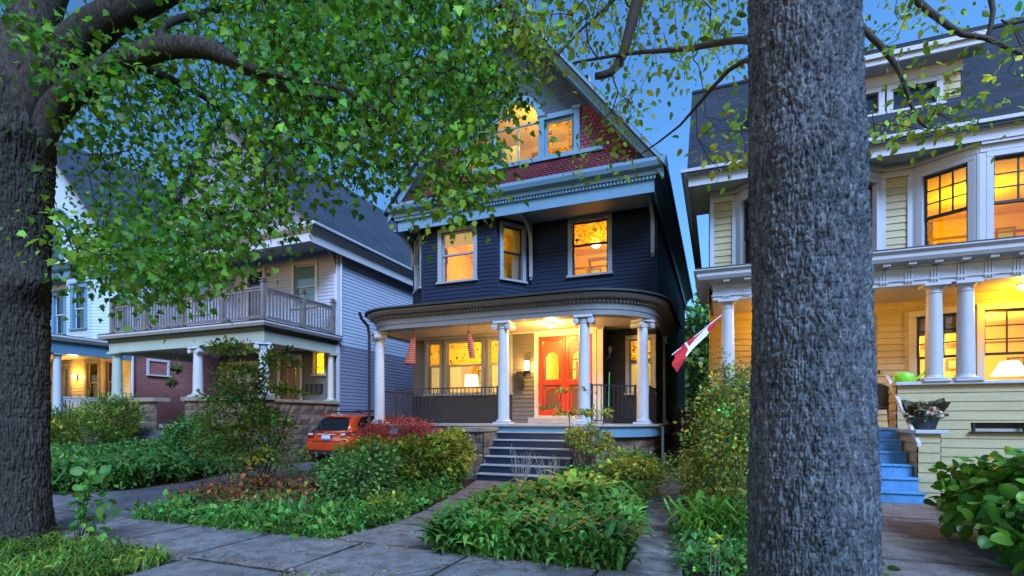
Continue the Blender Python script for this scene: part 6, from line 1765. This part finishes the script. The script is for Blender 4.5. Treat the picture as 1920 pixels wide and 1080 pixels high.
P_ = np.array([(x, y, .03 + .28 * R.random()) for x, y in p_]); stuff([sprigs(P_, 5, .07, .10, 'ovate', 0, .3, .35)], 'shrub_foot_cover', LM['cover'])
p_ = scatter([(.45, 4.75), (1.2, 4.75), (1.25, 7), (1.4, 10.1), (1.45, 11.3), (.4, 11.3)], 900); P_ = np.array([(x, y, .02 + .22 * R.random() ** 1.5) for x, y in p_]); stuff([sprigs(P_, 4, .06, .07, 'ovate', 0, .3, .35)], 'border_cover', LM['cover'])
# weeds in the ground between the houses and along walls
p_ = scatter([(-1.2, 11.0), (-1.2, 16), (-.4, 16), (.0, 11.0)], 500); P_ = np.array([(x, y, .05 + .5 * R.random() ** 2) for x, y in p_]); stuff([sprigs(P_, 5, .06, .06, 'ovate', 0, .3, .35)], 'side_yard_weeds', LM['hedge'])
# vine leaves at the foot of the left trunk
t_ = thing('trunk_sprout', (-6.35, 3.45, 0), 'broad-leaved sprouts growing at the foot of the left trunk', 'plant')
C = np.array([(-6.33 + R.gauss(0, .07), 3.5 + R.gauss(0, .08), R.uniform(.08, .80)) for _ in range(40)]); V, F, T = sprigs(C, 3, .05, .085, 'round', .2, .25, .2); np_mesh('leaves', V, F, LM['hosta'], t_, T)
t = MB()
for q in C[:10]: t.tube([(-6.4, 3.45, 0), tuple(q)], [.006, .003], 4, False)
t.build('stem', M['twig'], t_)
# dandelions
YP = leafmat('yellow_petal', (.75, .60, .04), .3)
first = None
for (px, py, h) in ((262, 1035, .16), (268, 1048, .12), (88, 1065, .14), (215, 1052, .12), (312, 930, .3), (322, 943, .22), (540, 926, .42), (572, 912, .5), (309, 967, .1), (378, 979, .1), (1332, 1018, .35), (1348, 1012, .35), (1340, 1030, .28)):
    g_ = on_ground(px, py, h)
    if first is None:
        first = thing('yellow_flower', (g_.x, g_.y, 0), 'small yellow flower on a thin green stalk among the low leaves', 'flower', 'yellow flowers in the beds')
        mb = MB(); mb.tube([(g_.x, g_.y, 0), (g_.x + .01, g_.y, h)], [.004, .003], 5); mb.build('stalk', M['rail_wood'], first)
        P_ = np.tile([g_.x + .01, g_.y, h], (16, 1)); a = NR.uniform(0, 6.28, 16); V, F, T = leaf_np(P_, np.stack([np.cos(a), np.sin(a), NR.uniform(.1, .9, 16)], 1), np.tile([0, 0, 1.], (16, 1)), np.full(16, .038), 'ovate', tints(16, .1, .05)); np_mesh('petals', V, F, YP, first, T)
        h0 = h
    else:
        c_ = copy_tree(first, Vector((g_.x, g_.y, 0))); c_.scale = (1, 1, h / h0); c_.rotation_euler.z = R.uniform(0, 6)

# fallen bits on the walks
p_ = scatter([(-8.5, 3.5), (-8.5, 4.7), (3.5, 4.7), (3.5, 3.5)], 420) + scatter([(-4.0, 4.7), (-3.0, 4.7), (-3.0, 10), (-4.5, 10)], 160) + scatter([(-11, 5), (-8, 5), (-9, 11), (-11.5, 11)], 220) + scatter([(1.3, 4.7), (2.7, 4.7), (3.0, 10), (1.5, 10)], 110)
p_ += [(R.uniform(-8, 1.5), 3.52 + abs(R.gauss(0, .08))) for _ in range(260)] + [(R.uniform(-8, -.8), 4.66 - abs(R.gauss(0, .07))) for _ in range(260)]
P_ = np.array([(x, y, .036) for x, y in p_]); a = NR.uniform(0, 6.28, len(p_))
stuff([leaf_np(P_, np.stack([np.cos(a), np.sin(a), 0 * a], 1), np.tile([0, 0, 1.], (len(p_), 1)) + NR.normal(0, .25, (len(p_), 3)), NR.uniform(.012, .045, len(p_)), 'ovate', tints(len(p_), .5, .3))], 'leaf_litter', LM['tan'])
# ================================================================== orange car
CARX, CARY = -11.2, 12.75
car = thing('car', (CARX, CARY, 0), 'orange crossover hatchback parked nose-in on the driveway between the houses', 'car')
def sect(y, pts): return [(CARX + sx * x, CARY + y, z) for sx, x, z in pts]
# body: half outline (x, z) per station from rear to front, mirrored
st = []
def ring(y, wl, ws, zl, zs, zt, wt):
    """sill width/height, shoulder width/height, deck width/height"""
    return [(0, zl), (wl * .9, zl), (wl, zl + .10), (ws, zl + (zs - zl) * .45), (ws, zs - .08), (ws * .97, zs), (wt, zt), (0, zt)]
stations = [(-.02, ring(0, .70, .72, .42, .78, .84, .55)), (.03, ring(0, .80, .84, .34, .84, .92, .68)), (.18, ring(0, .85, .89, .30, .90, .99, .72)), (.7, ring(0, .87, .90, .25, .93, 1.00, .74)), (2.0, ring(0, .87, .90, .25, .92, .98, .74)), (3.1, ring(0, .87, .895, .25, .88, .96, .72)), (3.9, ring(0, .84, .86, .28, .80, .86, .62)), (4.35, ring(0, .70, .72, .34, .66, .74, .5)), (4.43, ring(0, .55, .58, .4, .58, .64, .4))]
mb = MB(); vs = []; n = 8
for y, rg in stations:
    full = rg[1:-1]; loop = [(x, z) for x, z in full] + [(-x, z) for x, z in full[::-1]]
    vs += [(CARX + x, CARY + y, z) for x, z in loop]
m_ = 12; fs = []
for i in range(len(stations) - 1):
    for k in range(m_): fs.append((i*m_ + k, (i+1)*m_ + k, (i+1)*m_ + (k+1) % m_, i*m_ + (k+1) % m_))
fs.append(tuple(range(m_))); fs.append(tuple((len(stations)-1)*m_ + k for k in range(m_ - 1, -1, -1)))
mb.add(vs, fs); body = mb.build('body', M['car'], car, smooth='all')
sd = body.modifiers.new('s', 'SUBSURF'); sd.levels = sd.render_levels = 2
# cabin shell: roof, pillars as a closed loft, glass set proud as panels
cab = [(.16, .70, .97, .66, 1.02), (.42, .69, 1.0, .60, 1.40), (.62, .70, 1.0, .585, 1.52), (1.2, .70, 1.0, .585, 1.575), (2.2, .71, 1.0, .58, 1.57), (2.7, .71, .98, .56, 1.48), (3.45, .70, .95, .66, 1.0)]
mb = MB(); vs = []
for y, wb, zb, wt, zt in cab: vs += [(CARX + x, CARY + y, z) for x, z in ((wb, zb), (wt + (wb - wt) * .12, zt - .07), (wt - .05, zt - .005), (0, zt + .015), (-wt + .05, zt - .005), (-wt - (wb - wt) * .12, zt - .07), (-wb, zb))]
fs = []; m_ = 7
for i in range(len(cab) - 1):
    for k in range(m_ - 1): fs.append((i*m_ + k, (i+1)*m_ + k, (i+1)*m_ + k + 1, i*m_ + k + 1))
fs.append(tuple(range(m_)))
mb.add(vs, fs); cb_ = mb.build('roof', M['car'], car, smooth='all'); sd = cb_.modifiers.new('s', 'SUBSURF'); sd.levels = sd.render_levels = 2
P = lambda x, y, z: (CARX + x, CARY + y, z)
mb = MB(); mb.add([P(-.62, .15, 1.03), P(.62, .15, 1.03), P(.54, .37, 1.37), P(.40, .42, 1.42), P(-.40, .42, 1.42), P(-.54, .37, 1.37)], [(0, 1, 2, 3, 4, 5)]); mb.build('rear_window', M['dark_glass'], car)
for sx in (1, -1):
    mb = MB(); q = [P(sx * .715, .62, 1.02), P(sx * .72, 1.15, 1.02), P(sx * .64, 1.15, 1.48), P(sx * .625, .85, 1.45), P(sx * .66, .62, 1.22)]
    mb.poly(q); mb.poly([P(sx * .72, 1.2, 1.02), P(sx * .72, 2.05, 1.02), P(sx * .64, 2.05, 1.49), P(sx * .64, 1.2, 1.49)]); mb.poly([P(sx * .72, 2.12, 1.02), P(sx * .72, 3.0, 1.0), P(sx * .635, 2.5, 1.42), P(sx * .635, 2.12, 1.48)])
    mb.build('side_window', M['dark_glass'], car)
mb = MB(); mb.add([P(-.60, 3.36, 1.08), P(.60, 3.36, 1.08), P(.5, 2.72, 1.49), P(-.5, 2.72, 1.49)], [(3, 2, 1, 0)]); mb.build('windscreen', M['dark_glass'], car)
mb = MB(); mb.add([P(-.56, .46, 1.535), P(.56, .46, 1.535), P(.50, .30, 1.50), P(-.50, .30, 1.50), P(-.56, .48, 1.49), P(.56, .48, 1.49), P(.50, .31, 1.475), P(-.50, .31, 1.475)], [(0, 1, 2, 3), (7, 6, 5, 4), (3, 2, 6, 7), (0, 3, 7, 4), (2, 1, 5, 6)]); mb.build('spoiler', M['car'], car, bevel=.01)
LR = dimglass('red_tail_light_lens', (.20, .006, .01)); LW = dimglass('clear_tail_light_lens', (.55, .50, .50)); BLK = M['dark_trim']
for sx in (1, -1):
    mb = MB(); q = [(.52, -.0, .80), (.80, .02, .80), (.905, .32, .90), (.86, .36, 1.0), (.78, .09, .985), (.54, .045, .96)]
    mb.prism([P(sx * a, b - .03, c_) for a, b, c_ in (q if sx > 0 else q[::-1])], (sx * .012, .05, 0)); tl_ = mb.build('tail_light', LR, car, bevel=.012)
    mb = MB(); q = [(.54, -.04, .885), (.70, -.033, .885), (.72, -.015, .95), (.56, -.005, .945)]
    mb.prism([P(sx * a, b - .012, c_) for a, b, c_ in (q if sx > 0 else q[::-1])], (0, .02, 0)); mb.build('reverse_lamp', LW, tl_)
mb = MB(); mb.box(CARX - .80, CARY - .09, .40, CARX + .80, CARY + .05, .68); mb.build('rear_bumper', M['car'], car, bevel=.05)
mb = MB(); mb.box(CARX - .70, CARY - .075, .28, CARX + .70, CARY + .05, .39); mb.build('lower_bumper', BLK, car, bevel=.03)
mb = MB(); mb.box(CARX - .50, CARY - .085, .681, CARX + .50, CARY - .02, .70); mb.build('bumper_step', BLK, car)
mb = MB(); mb.box(CARX - .34, CARY - .055, .895, CARX + .34, CARY - .01, .925); mb.build('tailgate_trim', M['white'], car, bevel=.006)
mb = MB(); mb.box(CARX - .155, CARY - .075, .745, CARX + .155, CARY - .045, .885); pl_ = mb.build('licence_plate', paint('white_plate', (.62, .66, .72), .4, .03), car, bevel=.006)
mb = MB(); mb.box(CARX - .15, CARY - .079, .748, CARX + .15, CARY - .0755, .785); mb.build('plate_band', paint('blue_plate_band', (.08, .22, .5), .4, .03), pl_)
mb = MB(); mb.lathe((CARX, 0), [(.05, 0), (.05, .012)], 16, 1.3, .8); mb.v = [(x, CARY - .06 - z * .6, .955 + y * 1.0) for x, y, z in mb.v]; mb.build('badge', M['pewter'], car)
mb = MB(); mb.tube([P(.45, .6, 1.60), P(.47, .8, 1.64), P(.47, 2.1, 1.64), P(.45, 2.3, 1.59)], .022, 8); mb.build('roof_rail', BLK, car)
mb = MB(); mb.tube([P(-.45, .6, 1.60), P(-.47, .8, 1.64), P(-.47, 2.1, 1.64), P(-.45, 2.3, 1.59)], .022, 8); mb.build('roof_rail', BLK, car)
mb = MB(); mb.box(CARX - .82, CARY + .2, .20, CARX + .82, CARY + 4.0, .34); mb.build('underbody', BLK, car)
tyre = paint('tyre_rubber', (.012, .012, .013), .8, .2)
for sx in (1, -1):
    for yy in (.75, 3.45):
        mb = MB(); mb.lathe((0, 0), [(.24, -.11), (.32, -.105), (.34, -.07), (.34, .07), (.32, .105), (.24, .11)], 28); mb.v = [(CARX + sx * .78 + z, CARY + yy + x, .34 + y) for x, y, z in mb.v]; wh = mb.build('wheel', tyre, car, smooth=True)
        mb = MB(); mb.lathe((0, 0), [(.235, -.09), (.235, .10), (.08, .115)], 20); mb.v = [(CARX + sx * (.78 + z), CARY + yy + x, .34 + y) for x, y, z in mb.v]; mb.build('rim', M['pewter'], wh, smooth=True)
    mb = MB(); a = [math.radians(q) for q in range(-10, 200, 15)]
    mb.tube([P(sx * .89, .75 + .38 * math.cos(q), .34 + .38 * math.sin(q)) for q in a], .035, 8); mb.build('wheel_arch', BLK, car)
    mb = MB(); mb.lathe((0, 0), [(.02, 0), (.10, .03), (.10, .12), (.03, .15)], 12, 1.3, .8); mb.v = [(CARX + sx * .98 + x, CARY + 2.75 + z, 1.02 + y) for x, y, z in mb.v]; mb.build('wing_mirror', M['car'], car, smooth=True)

# ================================================================== big trees
# --- right foreground tree
T1X, T1Y = .395, 2.86
tree1 = thing('street_tree', (T1X, T1Y, 0), 'massive grey-barked tree trunk close to the camera at right, with sparse young leaves', 'tree')
def rad1(z, th):
    r = .272 - .009 * z + .10 * np.exp(-z / .28) + .014 * np.exp(-((z - 1.05) / .5) ** 2) + .012 * np.exp(-((z - 2.55) / .3) ** 2) * (1 + np.cos(th - 4.0)) * .6
    return r + .008 * np.sin(3 * th + 1) + .03 * np.exp(-z / .25) * np.cos(5 * th)
bark_trunk('trunk', lambda z: (T1X + .02 * np.sin(z * .9) - .01 * z + .014, T1Y + .0 * z), rad1, -.05, 4.6, 560, 980, M['bark'], tree1, .0105, (78, 27), ((4.25, 2.62, .10, .016), (4.9, 1.35, .12, .012), (4.0, 1.75, .10, .012)))
# --- left foreground tree
T2X, T2Y = -7.24, 3.28
tree2 = thing('street_tree', (T2X, T2Y, 0), 'old broad maple at the left edge with a hanging dense green crown', 'tree')
def rad2(z, th):
    return .31 + .012 * np.sin(3 * th) + .10 * np.exp(-z / .25) * (1 + .4 * np.cos(5 * th)) + .06 * np.exp(-((z - 4.4) / 1.0) ** 2)
bth = math.atan2(.2, 1)
bark_trunk('trunk', lambda z: (T2X + .015 * np.sin(z), T2Y + 0 * z), rad2, -.05, 5.0, 380, 620, M['bark_dark'], tree2, .015, (40, 9), ((-.2, 2.86, .20, .17), (-1.05, 4.05, .10, .05), (-.3, 4.45, .2, .10)))
mb = MB(); q = Vector((T2X, T2Y, 4.07)); dv = Vector((.42, -.91, 0)); 
pts = []; kn = MB()
for i in range(17):
    a = 2 * math.pi * i / 16; side = Vector((.91, .42, 0))
    pts.append(q + dv * .345 + side * (.075 * math.cos(a)) + Vector((0, 0, .085 * math.sin(a))))
kn.tube(pts, .022, 8, False); kn.build('knot', M['bark'], tree2)
kh = MB(); kh.poly([p + dv * .004 for p in pts[:-1]]); kh.build('knot_hollow', M['iron'], tree2)
S = lambda px, py, d: tuple(sight(px, py, d))
limbs2 = [
 [(T2X + .02, T2Y, 4.6, .30), (*S(112, 118, 5.72), .21), (*S(185, 48, 5.65), .18), (*S(260, 5, 5.6), .16), (*S(360, -40, 5.9), .14), (*S(540, -120, 6.4), .10), (*S(760, -210, 6.8), .06)],
 [(T2X + .08, T2Y + .02, 3.9, .12), (*S(100, 212, 5.68), .14), (*S(168, 152, 5.5), .125), (*S(240, 112, 5.3), .115), (*S(320, 88, 5.1), .10), (*S(400, 95, 5.1), .088), (*S(470, 132, 5.1), .06), (*S(555, 172, 5.1), .036), (*S(650, 190, 5.3), .022)],
 [(*S(400, 95, 5.1), .05), (*S(480, 130, 5.0), .036), (*S(560, 150, 4.95), .025), (*S(660, 175, 4.9), .018), (*S(760, 260, 4.9), .012)],
 [(T2X - .02, T2Y, 4.6, .27), (T2X - .1, T2Y + .15, 5.6, .24), (T2X + .1, T2Y + .5, 7.2, .18), (T2X + .4, T2Y + .9, 9.0, .11), (T2X + .5, T2Y + 1.2, 11.0, .05)],
 [(T2X, T2Y, 4.2, .2), (T2X - .55, T2Y + .1, 4.9, .17), (T2X - 1.6, T2Y + .3, 5.9, .12), (T2X - 3.0, T2Y + .5, 6.8, .06)],
 [(*S(320, 88, 5.1), .05), (*S(305, 50, 5.4), .04), (*S(400, 20, 6.2), .035), (*S(560, 0, 6.8), .025), (*S(760, 30, 7.2), .016)],
 [(*S(240, 112, 5.3), .05), (*S(380, 180, 5.9), .032), (*S(480, 260, 6.4), .02), (*S(560, 300, 6.6), .012)],
]
def pick(poly, n, d0, d1):
    return [sight(x, y, R.uniform(d0, d1)) for x, y in scatter(poly, n)]
crown = []
crown += pick([(470, -60), (900, -60), (915, 60), (915, 200), (905, 260), (870, 345), (800, 340), (740, 350), (660, 345), (560, 330), (480, 200)], 280, 4.7, 7.4)
crown += pick([(120, 120), (470, -60), (560, 330), (430, 420), (330, 500), (180, 480), (120, 400)], 112, 5.3, 7.8)
crown += pick([(130, 440), (300, 430), (420, 390), (520, 350), (560, 380), (480, 440), (420, 500), (330, 545), (220, 550), (130, 520)], 72, 5.0, 6.6)
crown += pick([(780, 350), (905, 330), (880, 375), (850, 395), (790, 400)], 9, 5.0, 5.8) + pick([(900, 150), (990, 120), (960, 170), (910, 200)], 8, 5.2, 6.2)
crown += pick([(950, 205), (985, 215), (980, 235), (955, 240)], 1, 5.0, 5.1)
crown += [Vector((R.uniform(-11, -2), R.uniform(1.2, 7.5), R.uniform(5.9, 9.5))) for _ in range(120)]
crown += [Vector((R.gauss(T2X, 1.6), R.gauss(T2Y + .6, 1.5), R.uniform(7, 11.5))) for _ in range(70)]
crown += pick([(0, 0), (30, 0), (25, 40), (0, 30)], 2, 5.0, 5.2) + pick([(80, 80), (130, 80), (130, 115), (80, 110)], 3, 4.8, 5.0) + pick([(150, 130), (240, 110), (235, 190), (170, 180)], 7, 4.7, 5.1)
grow(limbs2, [tuple(c_) for c_ in crown], .0045, .18, .3, .03).build('limbs', M['bark_dark'], tree2, smooth='all')
C = np.array([tuple(c_) for c_ in crown])
V, F, T = sprigs(C, 42, .21, .071, 'maple', .75, .28, .30, .2, None, .8, .28, .45)
np_mesh('crown', V, F, LM['maple'], tree2, T)
# --- right tree: limbs and young leaves
limbs1 = [
 [(T1X, T1Y, 4.3, .25), (T1X - .05, T1Y + .15, 5.6, .21), (T1X - .2, T1Y + .5, 7.5, .15), (T1X - .4, T1Y + .8, 9.6, .07)],
 [(T1X - .02, T1Y, 4.5, .16), (T1X - .8, T1Y + .5, 5.6, .11), (*S(1235, -160, 4.6), .075), (*S(1200, -20, 4.6), .055), (*S(1180, 60, 4.6), .048), (*S(1166, 105, 4.6), .042), (*S(1145, 136, 4.6), .036), (*S(1116, 143, 4.6), .028)],
 [(T1X + .05, T1Y + .1, 4.55, .13), (T1X + .9, T1Y + .6, 5.8, .08), (*S(1640, -180, 4.6), .05), (*S(1600, 10, 4.4), .03), (*S(1655, 90, 4.4), .024), (*S(1690, 140, 4.4), .02), (*S(1715, 215, 4.4), .014), (*S(1738, 240, 4.4), .007)],
 [(T1X + .9, T1Y + .6, 5.8, .06), (*S(1690, -80, 4.8), .04), (*S(1780, 50, 4.8), .026), (*S(1850, 72, 4.8), .022), (*S(1930, 108, 4.8), .016)],
 [(*S(1840, -70, 4.8), .03), (*S(1862, 20, 4.8), .022), (*S(1850, 72, 4.8), .018)],
 [(T1X - .1, T1Y + .28, 3.35, .03), (*S(1395, 75, 3.6), .026), (*S(1280, 92, 4.2), .02), (*S(1180, 100, 4.5), .016), (*S(1075, 118, 4.8), .010)],
 [(T1X - .1, T1Y + .25, 3.1, .02), (*S(1398, 113, 3.4), .016), (*S(1335, 165, 3.7), .013), (*S(1275, 235, 4.0), .01), (*S(1208, 285, 4.2), .006)],
 [(T1X - .8, T1Y + .5, 5.6, .05), (*S(1080, -120, 5.2), .04), (*S(960, -5, 5.4), .035), (*S(905, 26, 5.5), .03)],
 [(*S(962, -8, 5.4), .02), (*S(968, 60, 5.4), .015), (*S(1010, 95, 5.3), .010), (*S(1040, 120, 5.2), .006)],
 [(*S(1180, -30, 5.0), .02), (*S(1130, 20, 5.0), .015), (*S(1085, 60, 5.0), .012), (*S(1045, 105, 5.0), .007)],
]
cl = pick([(900, -30), (1040, -30), (1010, 80), (970, 170), (930, 160)], 24, 4.8, 6.4)
cl += pick([(950, -30), (1400, -60), (1400, 120), (1300, 140), (1230, 200), (1180, 215), (1130, 130), (1060, 90), (960, 60)], 100, 3.8, 6.2)
cl += pick([(980, 60), (1040, 80), (1060, 120), (1000, 110)], 8, 4.8, 5.6) + pick([(1110, 200), (1210, 200), (1190, 240), (1130, 230)], 6, 4.4, 5.2)
cl += pick([(1625, -40), (1760, -40), (1800, 60), (1700, 120), (1640, 60)], 12, 4.0, 5.4) + pick([(1625, 60), (1700, 110), (1800, 140), (1800, 190), (1700, 180), (1640, 130)], 4, 4.0, 5.0) + pick([(1625, 190), (1750, 200), (1840, 210), (1860, 235), (1700, 270), (1630, 285)], 18, 3.9, 4.8)
cl += pick([(1840, 20), (1930, 20), (1930, 150), (1860, 140)], 8, 4.2, 5.4) + pick([(1320, 190), (1395, 190), (1395, 330), (1330, 320)], 8, 3.8, 4.4) + pick([(1060, 290), (1210, 290), (1180, 325), (1080, 335)], 5, 4.3, 4.6)
cl += [Vector((R.uniform(-3, 5), R.uniform(1, 6.5), R.uniform(6.2, 10))) for _ in range(150)]
grow(limbs1, [tuple(c_) for c_ in cl], .003, .22, .25, .02).build('limbs', M['twig'], tree1, smooth='all')
C = np.array([tuple(c_) for c_ in cl])
V, F, T = sprigs(C, 13, .13, .062, 'ovate', .45, .25, .25, .18, None, .7, .25, .5)
np_mesh('crown', V, F, LM['fresh'], tree1, T)

# ================================================================== trees beyond the houses
def far_tree(lab, x, y, h, r, n, per, size, mat='far', trunk=.22):
    t_ = thing('background_tree', (x, y, 0), lab, 'tree', 'trees beyond the houses')
    C = blob_targets((x, y, h * .62), (r, r, h * .40), n, .35)
    limbs = [[(x, y, 0, trunk), (x + .1, y, h * .35, trunk * .75), (x, y, h * .75, trunk * .3)]]
    for k in range(5): a = k * 1.26; limbs.append([(x, y, h * (.28 + .06 * k), trunk * .4), (x + math.cos(a) * r * .6, y + math.sin(a) * r * .6, h * (.5 + .06 * k), trunk * .12)])
    grow(limbs, C[::3], .012, .2, .8).build('trunk', M['bark_dark'], t_)
    V, F, T = sprigs(np.array(C), per, r * .12, size, 'ovate', .2, .3, .35, .2, None, .8); np_mesh('crown', V, F, LM[mat], t_, T)
far_tree('leafy tree filling the gap between the navy and yellow houses', .2, 31, 8.6, 3.0, 220, 22, .34)
far_tree('pale green treetop above the dormer of the yellow house', 10.3, 21.5, 15.2, 2.6, 150, 20, .30)
far_tree('tree behind the driveway between grey and navy houses', -11.5, 36, 10, 4, 200, 20, .4)
far_tree('tree low behind the fence line right of the navy house', -.6, 40, 7, 4, 180, 20, .4)
far_tree('tall tree behind the pale blue house', -36, 32, 15, 6, 220, 20, .5)
far_tree('tree rising behind the grey house roof', -24, 36, 14, 5, 220, 20, .5)
far_tree('tree far behind the yellow house at right', 22, 34, 12, 6, 200, 20, .5)
# a board fence closing the side yard
t_ = thing('fence', (-.75, 19.0, 0), 'plain wooden board fence closing the gap between the navy and yellow houses', 'fence')
mb = MB(); x = -1.42
while x < -.3: mb.box(x, 19, .02, x + .135, 19.03, 1.75 + R.uniform(-.01, .01)); x += .142
mb.build('boards', M['rail_wood'], t_); mb = MB(); mb.box(-1.44, 19.031, .4, -.25, 19.08, .5); mb.box(-1.44, 19.031, 1.3, -.25, 19.08, 1.4); mb.build('rail', M['rail_wood'], t_)
# hanging baskets on the grey porch
for lab, px, py, d in (('dark hanging basket left of the grey porch column', 331, 692, 17.2), ('small hanging basket lower against the red brick', 322, 718, 17.6)):
    c_ = sight(px, py, d); t_ = thing('hanging_basket', tuple(c_), lab, 'basket', 'baskets under the grey porch')
    mb = MB(); mb.lathe((c_.x, c_.y), [(.05, c_.z - .16), (.15, c_.z - .05), (.17, c_.z)], 14); mb.build('basket', M['iron'], t_)
    mb = MB()
    for a in (0, 2.1, 4.2): mb.tube([(c_.x + .16 * math.cos(a), c_.y + .16 * math.sin(a), c_.z), (c_.x, c_.y, c_.z + .5)], .006, 5)
    mb.tube([(c_.x, c_.y, c_.z + .5), (c_.x, c_.y, 3.9)], .006, 5)
    mb.build('chain', M['iron'], t_)
    C = np.array(blob_targets((c_.x, c_.y, c_.z + .03), (.17, .17, .1), 30)); V, F, T = sprigs(C, 6, .04, .07, 'ovate', .4); np_mesh('foliage', V, F, LM['yew'], t_, T)
# ================================================================== light
w_ = bpy.data.worlds.new("World"); scene.world = w_; w_.use_nodes = True
nt = w_.node_tree; bg = nt.nodes["Background"]
sky = nt.nodes.new("ShaderNodeTexSky"); sky.sky_type = 'NISHITA'; sky.sun_disc = False
SUN_EL, SUN_AZ = math.radians(3.0), math.radians(200)
sky.sun_elevation = SUN_EL; sky.sun_rotation = SUN_AZ; sky.air_density = 1.0; sky.dust_density = .6; sky.ozone_density = 3.0
mulc = nt.nodes.new("ShaderNodeMix"); mulc.data_type = 'RGBA'; mulc.blend_type = 'MULTIPLY'; mulc.inputs[0].default_value = 1
mulc.inputs[7].default_value = (.60, .735, .93, 1)
nt.links.new(sky.outputs[0], mulc.inputs[6]); nt.links.new(mulc.outputs[2], bg.inputs[0])
bg.inputs[1].default_value = .15
sl = bpy.data.lights.new("sun", 'SUN'); sl.energy = 1.6; sl.angle = math.radians(25); sl.color = (.40, .60, 1)
so = bpy.data.objects.new("sun", sl); COL.objects.link(so)
so.rotation_euler = (math.radians(52), 0, math.radians(40))
scene.view_settings.view_transform = 'Standard'
scene.view_settings.look = 'None'
scene.view_settings.gamma = 1
scene.view_settings.exposure = 2.25
scene.cycles.use_denoising = True
scene.cycles.max_bounces = 6
scene.cycles.transparent_max_bounces = 12
scene.cycles.sample_clamp_indirect = 4
scene.cycles.use_light_tree = True
scene.cycles.caustics_reflective = False
scene.cycles.caustics_refractive = False
